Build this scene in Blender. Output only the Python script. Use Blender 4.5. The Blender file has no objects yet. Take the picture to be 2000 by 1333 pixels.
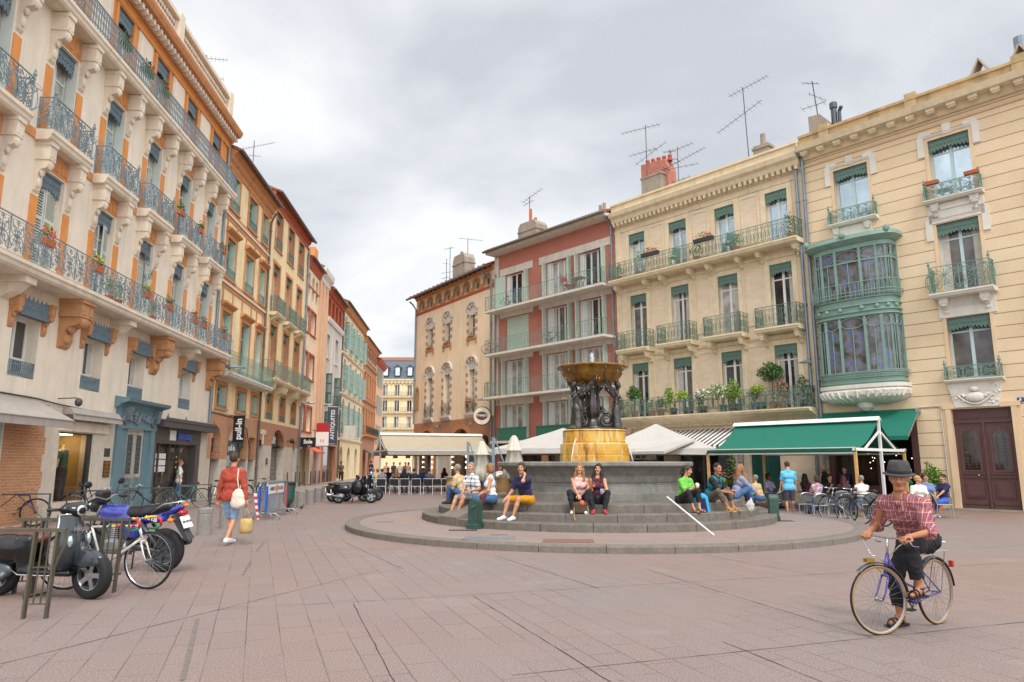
import bpy,bmesh,math,random
import numpy as np
from mathutils import Vector,Matrix,Euler
sc=bpy.context.scene
COL=sc.collection
PI=math.pi
rad=math.radians
random.seed(7)
rng=np.random.default_rng(7)
FPX,HORIZ,EYE=1380.0,906.0,1.55
PITCH=math.atan((HORIZ-666.5)/FPX)
cam_d=bpy.data.cameras.new('camera')
cam_d.sensor_width=36.0
cam_d.lens=36.0*FPX/2000.0
cam_d.clip_start=0.1
cam_d.clip_end=2000.0
cam=bpy.data.objects.new('camera',cam_d)
COL.objects.link(cam)
cam.location=(0,0,EYE)
cam.rotation_euler=(PI/2+PITCH,0,0)
sc.camera=cam
SUN_EL,SUN_AZ=rad(52),rad(163)
world=bpy.data.worlds.new('World')
sc.world=world
world.use_nodes=True
wn=world.node_tree
wn.nodes.clear()
def wnode(t,**k):
 n=wn.nodes.new(t)
 for a,b in k.items():
  setattr(n,a,b)
 return n
def build_world():
 L=wn.links.new
 out=wnode('ShaderNodeOutputWorld')
 sky=wnode('ShaderNodeTexSky',sky_type='NISHITA',sun_disc=False)
 sky.sun_elevation=SUN_EL
 sky.sun_rotation=SUN_AZ
 b1=wnode('ShaderNodeBackground')
 b1.inputs[1].default_value=0.1
 L(sky.outputs[0],b1.inputs[0])
 tc=wnode('ShaderNodeTexCoord')
 sep=wnode('ShaderNodeSeparateXYZ')
 L(tc.outputs['Generated'],sep.inputs[0])
 zz=wnode('ShaderNodeMath',operation='MAXIMUM')
 L(sep.outputs[2],zz.inputs[0])
 zz.inputs[1].default_value=0.0
 za=wnode('ShaderNodeMath',operation='ADD')
 L(zz.outputs[0],za.inputs[0])
 za.inputs[1].default_value=0.22
 dx=wnode('ShaderNodeMath',operation='DIVIDE')
 dy=wnode('ShaderNodeMath',operation='DIVIDE')
 L(sep.outputs[0],dx.inputs[0]);L(za.outputs[0],dx.inputs[1])
 L(sep.outputs[1],dy.inputs[0]);L(za.outputs[0],dy.inputs[1])
 cmb=wnode('ShaderNodeCombineXYZ')
 L(dx.outputs[0],cmb.inputs[0]);L(dy.outputs[0],cmb.inputs[1])
 cmb.inputs[2].default_value=CLOUD_SEED
 n1=wnode('ShaderNodeTexNoise')
 n1.inputs['Scale'].default_value=1.35
 n1.inputs['Detail'].default_value=7.0
 n1.inputs['Roughness'].default_value=0.5
 n1.inputs['Distortion'].default_value=0.25
 L(cmb.outputs[0],n1.inputs['Vector'])
 ramp=wnode('ShaderNodeValToRGB')
 e=ramp.color_ramp.elements
 e[0].position=0.33;e[0].color=(0.54,0.565,0.61,1)
 e[1].position=0.58;e[1].color=(0.86,0.865,0.88,1)
 m=ramp.color_ramp.elements.new(0.46);m.color=(0.70,0.72,0.755,1)
 L(n1.outputs[0],ramp.inputs[0])
 dot=wnode('ShaderNodeVectorMath',operation='DOT_PRODUCT')
 L(tc.outputs['Generated'],dot.inputs[0])
 dot.inputs[1].default_value=(math.cos(SUN_EL)*math.sin(SUN_AZ),math.cos(SUN_EL)*math.cos(SUN_AZ),math.sin(SUN_EL))
 mr=wnode('ShaderNodeMapRange')
 L(dot.outputs['Value'],mr.inputs[0])
 mr.inputs[1].default_value=0.15;mr.inputs[2].default_value=1.0
 mr.inputs[3].default_value=CLOUD_LOW;mr.inputs[4].default_value=CLOUD_HIGH
 b2=wnode('ShaderNodeBackground')
 L(ramp.outputs[0],b2.inputs[0])
 L(mr.outputs[0],b2.inputs[1])
 mx=wnode('ShaderNodeMixShader')
 mx.inputs[0].default_value=0.93
 L(b1.outputs[0],mx.inputs[1]);L(b2.outputs[0],mx.inputs[2])
 L(mx.outputs[0],out.inputs[0])
CLOUD_SEED,CLOUD_LOW,CLOUD_HIGH=12.4,1.03,2.8
build_world()
sun_d=bpy.data.lights.new('sun','SUN')
sun_d.energy=1.5
sun_d.angle=rad(11)
sun_d.color=(1.0,0.95,0.88)
sun=bpy.data.objects.new('sun',sun_d)
COL.objects.link(sun)
sun.rotation_euler=(PI/2-SUN_EL,0,PI-SUN_AZ)
sc.view_settings.view_transform='Standard'
sc.view_settings.look='None'
sc.view_settings.gamma=1.0
sc.view_settings.exposure=0.25
sc.view_settings.use_curve_mapping=False
sc.cycles.max_bounces=6
sc.cycles.diffuse_bounces=3
sc.cycles.glossy_bounces=3
sc.cycles.transparent_max_bounces=12
def ray(x,y):
 cp,sp=math.cos(PITCH),math.sin(PITCH)
 a,b=(x-1000)/FPX,(666.5-y)/FPX
 return Vector((a,cp-b*sp,sp+b*cp))
def G(x,y,z=0.0):
 d=ray(x,y)
 t=(z-EYE)/d.z
 return Vector((d.x*t,d.y*t,z))
def Y_(x,y,Y):
 d=ray(x,y)
 return Vector((d.x/d.y*Y,Y,EYE+d.z/d.y*Y))
MATS={}
def srgb(h):
 h=h.lstrip('#')
 v=[int(h[i:i+2],16)/255 for i in(0,2,4)]
 return tuple((c/12.92 if c<=.04045 else((c+.055)/1.055)**2.4)for c in v)
class NT:
 def __init__(s,m):
  s.t=m.node_tree
  s.b=s.t.nodes['Principled BSDF']
 def n(s,t,**k):
  nd=s.t.nodes.new(t)
  for a,b in k.items():
   if a.startswith('i_'):
    nd.inputs[a[2:].replace('_',' ')].default_value=b
   else:
    setattr(nd,a,b)
  return nd
 def l(s,a,b):
  s.t.links.new(a,b)
 def mix(s,fac,a,b,mode='MIX'):
  m=s.n('ShaderNodeMix',data_type='RGBA',blend_type=mode)
  for sock,v in((m.inputs[0],fac),(m.inputs[6],a),(m.inputs[7],b)):
   if hasattr(v,'is_linked')or hasattr(v,'node'):
    s.l(v,sock)
   elif isinstance(v,(int,float)):
    sock.default_value=v
   else:
    sock.default_value=(*v[:3],1)
  return m.outputs[2]
 def ramp(s,src,p0,p1,c0=(0,0,0),c1=(1,1,1)):
  r=s.n('ShaderNodeValToRGB')
  r.color_ramp.elements[0].position=p0
  r.color_ramp.elements[1].position=p1
  r.color_ramp.elements[0].color=(*c0,1)
  r.color_ramp.elements[1].color=(*c1,1)
  s.l(src,r.inputs[0])
  return r.outputs[0]
 def bump(s,h,strength,dist=.01):
  b=s.n('ShaderNodeBump')
  b.inputs['Strength'].default_value=strength
  b.inputs['Distance'].default_value=dist
  s.l(h,b.inputs['Height'])
  s.l(b.outputs[0],s.b.inputs['Normal'])
def newmat(name):
 m=bpy.data.materials.new(name)
 m.use_nodes=True
 MATS[name]=m
 return m,NT(m)
def mat(name,col,rough=.7,metal=0.0,var=.12,scale=6.0,bump=0.0,stain=0.0,spec=.5,coat=0.0,emit=0.0,fine=0.0):
 if name in MATS:
  return MATS[name]
 if isinstance(col,str):
  col=srgb(col)
 m,t=newmat(name)
 b=t.b
 b.inputs['Roughness'].default_value=rough
 b.inputs['Metallic'].default_value=metal
 b.inputs['Specular IOR Level'].default_value=spec
 b.inputs['Coat Weight'].default_value=coat
 b.inputs['Base Color'].default_value=(*col,1)
 if emit:
  b.inputs['Emission Color'].default_value=(*col,1)
  b.inputs['Emission Strength'].default_value=emit
 if var or stain or bump:
  tc=t.n('ShaderNodeTexCoord')
  n=t.n('ShaderNodeTexNoise',i_Scale=scale,i_Detail=5.0,i_Roughness=.6)
  t.l(tc.outputs['Object'],n.inputs['Vector'])
  d=tuple(max(0,c*(1-var))for c in col)
  u=tuple(min(1,c*(1+var))for c in col)
  c=t.mix(t.ramp(n.outputs[0],.3,.7),d,u)
  if fine:
   nf=t.n('ShaderNodeTexNoise',i_Scale=scale*18,i_Detail=3.0)
   t.l(tc.outputs['Object'],nf.inputs['Vector'])
   c=t.mix(fine,c,t.ramp(nf.outputs[0],.35,.65),'SOFT_LIGHT')
  if stain:
   mp=t.n('ShaderNodeMapping')
   mp.inputs['Scale'].default_value=(2.2,2.2,.22)
   t.l(tc.outputs['Object'],mp.inputs[0])
   n2=t.n('ShaderNodeTexNoise',i_Scale=1.3,i_Detail=8.0,i_Roughness=.65)
   t.l(mp.outputs[0],n2.inputs['Vector'])
   f=t.n('ShaderNodeMath',operation='MULTIPLY')
   t.l(t.ramp(n2.outputs[0],.48,.78),f.inputs[0])
   f.inputs[1].default_value=min(.9,stain*1.5)
   c=t.mix(f.outputs[0],c,tuple(x*.45 for x in col))
  t.l(c,b.inputs['Base Color'])
  if bump:
   n3=t.n('ShaderNodeTexNoise',i_Scale=scale*5,i_Detail=4.0)
   t.l(tc.outputs['Object'],n3.inputs['Vector'])
   t.bump(n3.outputs[0],bump)
 return m
def brick(name,c1,c2,mortar,w=.24,h=.065,ms=.012,rough=.85,stain=.25,offs=.5,bump=.4):
 if name in MATS:
  return MATS[name]
 m,t=newmat(name)
 tc=t.n('ShaderNodeTexCoord')
 sp=t.n('ShaderNodeSeparateXYZ')
 t.l(tc.outputs['Object'],sp.inputs[0])
 ad=t.n('ShaderNodeMath',operation='ADD')
 t.l(sp.outputs[0],ad.inputs[0]);t.l(sp.outputs[1],ad.inputs[1])
 cb=t.n('ShaderNodeCombineXYZ')
 t.l(ad.outputs[0],cb.inputs[0]);t.l(sp.outputs[2],cb.inputs[1])
 br=t.n('ShaderNodeTexBrick',offset=offs)
 br.inputs['Scale'].default_value=1.0
 br.inputs['Brick Width'].default_value=w
 br.inputs['Row Height'].default_value=h
 br.inputs['Mortar Size'].default_value=ms
 br.inputs['Mortar Smooth'].default_value=.2
 br.inputs['Color1'].default_value=(*srgb(c1),1)
 br.inputs['Color2'].default_value=(*srgb(c2),1)
 br.inputs['Mortar'].default_value=(*srgb(mortar),1)
 t.l(cb.outputs[0],br.inputs['Vector'])
 n=t.n('ShaderNodeTexNoise',i_Scale=1.7,i_Detail=6.0)
 t.l(tc.outputs['Object'],n.inputs['Vector'])
 c=t.mix(t.ramp(n.outputs[0],.35,.7,(0,0,0),(stain,stain,stain)),br.outputs[0],tuple(x*.5 for x in srgb(c1)))
 n2=t.n('ShaderNodeTexNoise',i_Scale=30.0,i_Detail=3.0)
 t.l(tc.outputs['Object'],n2.inputs['Vector'])
 c=t.mix(.35,c,t.ramp(n2.outputs[0],.3,.7),'SOFT_LIGHT')
 t.l(c,t.b.inputs['Base Color'])
 t.b.inputs['Roughness'].default_value=rough
 iv=t.n('ShaderNodeMath',operation='SUBTRACT')
 iv.inputs[0].default_value=1.0
 t.l(br.outputs[1],iv.inputs[1])
 t.bump(iv.outputs[0],bump,.008)
 return m
def stripes(name,c1,c2,period,axis='X',duty=.5,rough=.8):
 if name in MATS:
  return MATS[name]
 m,t=newmat(name)
 tc=t.n('ShaderNodeTexCoord')
 sp=t.n('ShaderNodeSeparateXYZ')
 t.l(tc.outputs['Object'],sp.inputs[0])
 d=t.n('ShaderNodeMath',operation='DIVIDE')
 t.l(sp.outputs['XYZ'.index(axis)],d.inputs[0]);d.inputs[1].default_value=period
 f=t.n('ShaderNodeMath',operation='FRACT')
 t.l(d.outputs[0],f.inputs[0])
 g=t.n('ShaderNodeMath',operation='GREATER_THAN')
 t.l(f.outputs[0],g.inputs[0]);g.inputs[1].default_value=duty
 t.l(t.mix(g.outputs[0],srgb(c1),srgb(c2)),t.b.inputs['Base Color'])
 t.b.inputs['Roughness'].default_value=rough
 return m
class MB:
 def __init__(s):
  s.v,s.f,s.mi,s.n=[],[],[],0
 def add(s,v,f,mi=0):
  v=np.asarray(v,float).reshape(-1,3)
  o=s.n
  s.v.append(v)
  if isinstance(f,np.ndarray):
   s.f.extend((f+o).tolist())
  else:
   s.f.extend([[i+o for i in q]for q in f])
  s.mi.extend([mi]*len(f))
  s.n+=len(v)
  return s
 def quad(s,a,b,c,d,mi=0):
  return s.add([a,b,c,d],[[0,1,2,3]],mi)
 def box(s,x0,x1,y0,y1,z0,z1,mi=0):
  v=[(x,y,z)for z in(z0,z1)for y in(y0,y1)for x in(x0,x1)]
  return s.add(v,[[0,2,3,1],[4,5,7,6],[0,1,5,4],[2,6,7,3],[0,4,6,2],[1,3,7,5]],mi)
 def obox(s,c,sx,sy,sz,rot=None,mi=0):
  v=np.array([(x,y,z)for z in(-.5,.5)for y in(-.5,.5)for x in(-.5,.5)])*(sx,sy,sz)
  if rot is not None:
   v=v@np.array(rot.to_3x3()).T
  return s.add(v+np.array(c,float),[[0,2,3,1],[4,5,7,6],[0,1,5,4],[2,6,7,3],[0,4,6,2],[1,3,7,5]],mi)
 def beam(s,a,b,w,h,mi=0):
  a,b=Vector(a),Vector(b)
  d=b-a
  q=d.to_track_quat('X','Z').to_matrix()
  return s.obox((a+b)/2,d.length,w,h,q,mi)
 def tube(s,pts,r,n=6,mi=0,closed=False,caps=True):
  P=np.asarray(pts,float)
  m=len(P)
  R=np.full(m,r)if np.isscalar(r)else np.asarray(r,float)
  if closed:
   T=np.roll(P,-1,0)-np.roll(P,1,0)
  else:
   T=np.gradient(P,axis=0)
  T/=np.linalg.norm(T,axis=1)[:,None]+1e-12
  t0=T[0]
  up=np.array([0,0,1.])if abs(t0[2])<.9 else np.array([1.,0,0])
  N=np.zeros_like(P)
  nn=np.cross(up,t0);nn/=np.linalg.norm(nn)
  for i in range(m):
   nn=nn-T[i]*(nn@T[i])
   l=np.linalg.norm(nn)
   nn=nn/l if l>1e-6 else np.cross(T[i],up)
   N[i]=nn
  B=np.cross(T,N)
  a=np.arange(n)*2*PI/n+PI/4
  V=P[:,None]+R[:,None,None]*(np.cos(a)[None,:,None]*N[:,None]+np.sin(a)[None,:,None]*B[:,None])
  k=m if closed else m-1
  i,j=np.meshgrid(np.arange(k),np.arange(n),indexing='ij')
  i2,j2=(i+1)%m,(j+1)%n
  F=np.stack([i*n+j,i*n+j2,i2*n+j2,i2*n+j],-1).reshape(-1,4)
  s.add(V.reshape(-1,3),F,mi)
  if caps and not closed:
   o=s.n-m*n
   s.f.append([o+q for q in range(n-1,-1,-1)])
   s.f.append([o+(m-1)*n+q for q in range(n)])
   s.mi+=[mi,mi]
  return s
 def lathe(s,prof,n=24,c=(0,0,0),a0=0.0,a1=2*PI,mi=0,flute=None):
  full=abs(a1-a0-2*PI)<1e-6
  m=n if full else n+1
  A=a0+(a1-a0)*np.arange(m)/n
  pr=np.asarray(prof,float)
  r=pr[:,0][:,None]*np.ones(m)[None]
  if flute:
   r=r*flute(pr[:,1][:,None],A[None])
  V=np.stack([c[0]+r*np.cos(A),c[1]+r*np.sin(A),c[2]+pr[:,1][:,None]*np.ones(m)[None]],-1)
  k=len(pr)
  i,j=np.meshgrid(np.arange(k-1),np.arange(n),indexing='ij')
  j2=(j+1)%m
  F=np.stack([i*m+j,i*m+j2,(i+1)*m+j2,(i+1)*m+j],-1).reshape(-1,4)
  return s.add(V.reshape(-1,3),F,mi)
 def prism(s,poly,axis,a,b,mi=0):
  k=len(poly)
  def P(p,t):
   return{'x':(t,p[0],p[1]),'y':(p[0],t,p[1]),'z':(p[0],p[1],t)}[axis]
  v=[P(p,a)for p in poly]+[P(p,b)for p in poly]
  f=[[i,(i+1)%k,k+(i+1)%k,k+i]for i in range(k)]
  f+=[list(range(k-1,-1,-1)),list(range(k,2*k))]
  return s.add(v,f,mi)
 def ell(s,c,r,n=10,m=7,rot=None,mi=0):
  th=np.linspace(0,PI,m+1)
  pr=[(math.sin(t),math.cos(t))for t in th]
  q=MB().lathe(pr,n)
  v=np.concatenate(q.v)*np.asarray(r,float)
  if rot is not None:
   v=v@np.array(rot.to_3x3()).T
  return s.add(v+np.asarray(c,float),np.array(q.f)[:,::-1],mi)
 def merge(s,o,M=None,mi=None):
  if not o.n:
   return s
  v=np.concatenate(o.v)
  if M is not None:
   M=np.array(M)
   v=v@M[:3,:3].T+M[:3,3]
  k=s.n
  s.v.append(v)
  s.f.extend([[i+k for i in q]for q in o.f])
  s.mi.extend(o.mi if mi is None else[mi]*len(o.f))
  s.n+=len(v)
  return s
 def mesh(s,name,mats,smooth=False):
  me=bpy.data.meshes.new(name)
  v=np.concatenate(s.v)if s.v else np.zeros((0,3))
  me.from_pydata(v.tolist(),[],s.f)
  for m in(mats if isinstance(mats,(list,tuple))else[mats]):
   me.materials.append(m)
  if any(s.mi):
   me.polygons.foreach_set('material_index',s.mi)
  if smooth:
   me.polygons.foreach_set('use_smooth',[True]*len(me.polygons))
  me.update()
  return me
 def build(s,name,mats,parent=None,smooth=False,loc=None,rot=None):
  if not s.n:
   return None
  return link(bpy.data.objects.new(name,s.mesh(name,mats,smooth)),parent,loc,rot)
def link(o,parent=None,loc=None,rot=None):
 COL.objects.link(o)
 if parent is not None:
  o.parent=parent
 if loc is not None:
  o.location=loc
 if rot is not None:
  o.rotation_euler=rot if hasattr(rot,'__len__')else(0,0,rot)
 return o
def tag(o,label=None,cat=None,group=None,kind=None):
 if label:o['label']=label
 if cat:o['category']=cat
 if group:o['group']=group
 if kind:o['kind']=kind
 return o
def thing(name,label,cat,loc=(0,0,0),rz=0.0,group=None):
 o=bpy.data.objects.new(name,None)
 o.empty_display_size=.2
 return tag(link(o,None,loc,rz),label,cat,group)
KIDS={}
def children(o):
 return[c for c in COL.objects if c.parent==o]
def dup(o,loc=None,rz=None,label=None,parent=None):
 c=o.copy()
 COL.objects.link(c)
 if parent is not None:
  c.parent=parent
 if loc is not None:c.location=loc
 if rz is not None:c.rotation_euler=(0,0,rz)
 if label:c['label']=label
 for ch in children(o):
  dup(ch,parent=c)
 return c
def text_mesh(s,size=1.0,depth=.01,bold=0.0,squeeze=1.0,shear=0.0):
 cu=bpy.data.curves.new('lettering','FONT')
 cu.body=s
 cu.size=size
 cu.align_x='CENTER'
 cu.align_y='CENTER'
 cu.extrude=depth/2
 cu.offset=bold
 cu.shear=shear
 cu.resolution_u=3
 ob=bpy.data.objects.new('lettering',cu)
 COL.objects.link(ob)
 bpy.context.view_layer.update()
 me=bpy.data.meshes.new_from_object(ob)
 v=np.array([tuple(q.co)for q in me.vertices])
 f=[list(p.vertices)for p in me.polygons]
 COL.objects.unlink(ob)
 bpy.data.objects.remove(ob)
 bpy.data.meshes.remove(me)
 mb=MB()
 if len(v):
  v=np.stack([v[:,0]*squeeze,-v[:,2],v[:,1]],-1)
  mb.add(v,f)
 return mb
def arc(c,r,a0,a1,n,r1=None):
 out=[]
 for i in range(n+1):
  t=i/n
  a=a0+(a1-a0)*t
  q=r+((r1 if r1 is not None else r)-r)*t
  out.append((c[0]+q*math.cos(a),c[1]+q*math.sin(a)))
 return out
M=MATS
for a in[('cream_stucco','#e6d8c4',dict(rough=.9,var=.07,scale=1.2,bump=.06,stain=.25,fine=.12)),('cream_stone','#decfba',dict(rough=.85,var=.08,scale=3,bump=.2,stain=.35)),('orange_paint','#d98f4c',dict(rough=.85,var=.09,scale=2.5,bump=.1,stain=.2)),('terracotta','#bd8a60',dict(rough=.85,var=.16,scale=5,bump=.3,stain=.3)),('orange_band','#c68858',dict(rough=.85,var=.1,scale=3,bump=.15,stain=.25)),('yellow_stucco','#ecd5a8',dict(rough=.9,var=.08,scale=1.5,bump=.06,stain=.3,fine=.15)),('peach_stucco','#efd6b4',dict(rough=.9,var=.07,scale=1.2,bump=.12,stain=.22,fine=.25)),('salmon_stucco','#e0b490',dict(rough=.9,var=.07,scale=1.2,bump=.1,stain=.2)),('red_paint','#b4593a',dict(rough=.85,var=.1,scale=2,bump=.1,stain=.2)),('pale_grey_wall','#cdc3ba',dict(rough=.9,var=.06,scale=1.2,bump=.1,stain=.22)),('pink_stone','#d3b0a1',dict(rough=.9,var=.07,scale=2,bump=.1,stain=.2)),('ochre_stone','#dccaa8',dict(rough=.85,var=.09,scale=3,bump=.2,stain=.3)),('white_stone','#d8d3c6',dict(rough=.85,var=.06,scale=3,bump=.2,stain=.22)),('pier_stone','#cbbfae',dict(rough=.9,var=.1,scale=3,bump=.3,stain=.3)),('iron_blue','#74868f',dict(rough=.5,var=.2,scale=8)),('iron_dark','#3f4a4c',dict(rough=.5,var=.2,scale=8)),('iron_green','#647a6c',dict(rough=.5,var=.2,scale=8)),('iron_verdigris','#6c8a7e',dict(rough=.5,var=.18,scale=8)),('lamb_blue','#657983',dict(rough=.55,var=.2,scale=14,bump=.6)),('lamb_green','#5b776c',dict(rough=.6,var=.18,scale=14,bump=.6)),('lamb_white','#c9cdca',dict(rough=.6,var=.12,scale=14,bump=.6)),('shutter_white','#cdd2c9',dict(rough=.6,var=.05,scale=3)),('shutter_green','#b7c8b8',dict(rough=.6,var=.07,scale=3)),('shutter_grey','#8fa9a0',dict(rough=.6,var=.1,scale=3)),('frame_white','#d9dad6',dict(rough=.45,var=.03)),('frame_pale_blue','#b7c9ca',dict(rough=.45,var=.03)),('frame_green','#9dbcab',dict(rough=.5,var=.04)),('bow_green','#7c988c',dict(rough=.5,var=.1,scale=4,stain=.2)),('door_blue','#64828a',dict(rough=.5,var=.08,scale=3,stain=.12)),('door_brown','#5a3c3a',dict(rough=.42,var=.1,scale=3,stain=.15)),('door_green','#1f4f45',dict(rough=.4,var=.1)),('shop_grey','#4d4845',dict(rough=.5,var=.08)),('black_paint','#1c1b1d',dict(rough=.4,var=.1)),('dark_grey_paint','#3a3d40',dict(rough=.45,var=.1)),('white_paint','#e2e0da',dict(rough=.6,var=.04,stain=.1)),('zinc','#7d8993',dict(rough=.4,metal=.5,var=.12,scale=3)),('gutter_dark','#6a5f58',dict(rough=.5,metal=.3,var=.12)),('slate','#5a626e',dict(rough=.6,var=.15,scale=8)),('concrete','#9a8f80',dict(rough=.9,var=.15,scale=3,bump=.3,stain=.45)),('concrete_band','#d4cabd',dict(rough=.9,var=.08,scale=3,bump=.15,stain=.3)),('old_render','#b0a28e',dict(rough=.9,var=.12,scale=2,bump=.3,stain=.4)),('clay_pot','#b3653f',dict(rough=.8,var=.12)),('steel','#b9bcbf',dict(rough=.3,metal=.9,var=.06)),('steel_dark','#55595d',dict(rough=.4,metal=.7,var=.1)),('rubber','#1a1a1b',dict(rough=.75,var=.2,scale=12)),('black_plastic','#17171a',dict(rough=.42,var=.1)),('leaf_dark','#3f5e2f',dict(rough=.6,var=.35,scale=9)),('leaf_mid','#5d7f35',dict(rough=.6,var=.35,scale=9)),('leaf_light','#93ab3c',dict(rough=.6,var=.3,scale=9)),('flower_red','#c92a35',dict(rough=.6,var=.2)),('flower_pink','#d9658a',dict(rough=.6,var=.2)),('flower_white','#e6e4da',dict(rough=.6,var=.1)),('curtain','#bcb7ac',dict(rough=.9,var=.12,scale=5)),('interior','#3a332d',dict(rough=.9,var=.3,scale=1.5)),('sign_white','#e8e6e0',dict(rough=.5,var=.02)),]:
 mat(a[0],a[1],**a[2])
def glassmat(name,base,rough,spec=.6,metal=0.0,var=.5,scale=1.3):
 m,t=newmat(name)
 tc=t.n('ShaderNodeTexCoord')
 n=t.n('ShaderNodeTexNoise',i_Scale=scale,i_Detail=3.0)
 t.l(tc.outputs['Object'],n.inputs['Vector'])
 b=srgb(base)
 t.l(t.mix(t.ramp(n.outputs[0],.38,.62),tuple(x*(1-var)for x in b),tuple(x*(1+var)for x in b)),t.b.inputs['Base Color'])
 t.b.inputs['Roughness'].default_value=rough
 t.b.inputs['Specular IOR Level'].default_value=spec
 t.b.inputs['Metallic'].default_value=metal
 t.b.inputs['Coat Weight'].default_value=.6
 t.b.inputs['Coat Roughness'].default_value=.02
 n2=t.n('ShaderNodeTexNoise',i_Scale=2.2,i_Detail=1.0)
 t.l(tc.outputs['Object'],n2.inputs['Vector'])
 t.bump(n2.outputs[0],.06,.02)
glassmat('glass_dark','#2c2a2a',.06)
glassmat('glass_mid','#5a5754',.08,var=.45)
glassmat('glass_sky','#c2d3da',.06,metal=.75,var=.12)
glassmat('glass_curtain','#a7a49c',.12,var=.3,scale=2.5)
glassmat('glass_shop','#4a4036',.05,var=.6,scale=.8)
GL=['glass_dark','glass_mid','glass_curtain','glass_sky']
brick('brick_orange','#c98d60','#bd7c52','#c2a488',.27,.075,.012)
brick('brick_red','#bd6a54','#b05d49','#c4a092',.24,.08,.010)
brick('brick_rust','#bd8059','#b07250','#bd9c82',.27,.07,.010)
brick('brick_pale','#e0ccb0','#d8c0a0','#dfd0b8',.30,.09,.006,bump=.25,stain=.15)
brick('brick_stripe','#e2d9c6','#b4664c','#cdb9a2',.60,.24,.004,offs=0.0,bump=.1)
stripes('quoin_stripe','#dfcfae','#b9694f',.54,'Z')
brick('ashlar_peach','#e2cba9','#ddc39f','#a0825f',40.0,.436,.017,offs=0.0,stain=.14,bump=1.0)
brick('roof_tile','#a86a4a','#8f5a43','#5b4436',.22,.34,.03,bump=.8)
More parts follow.
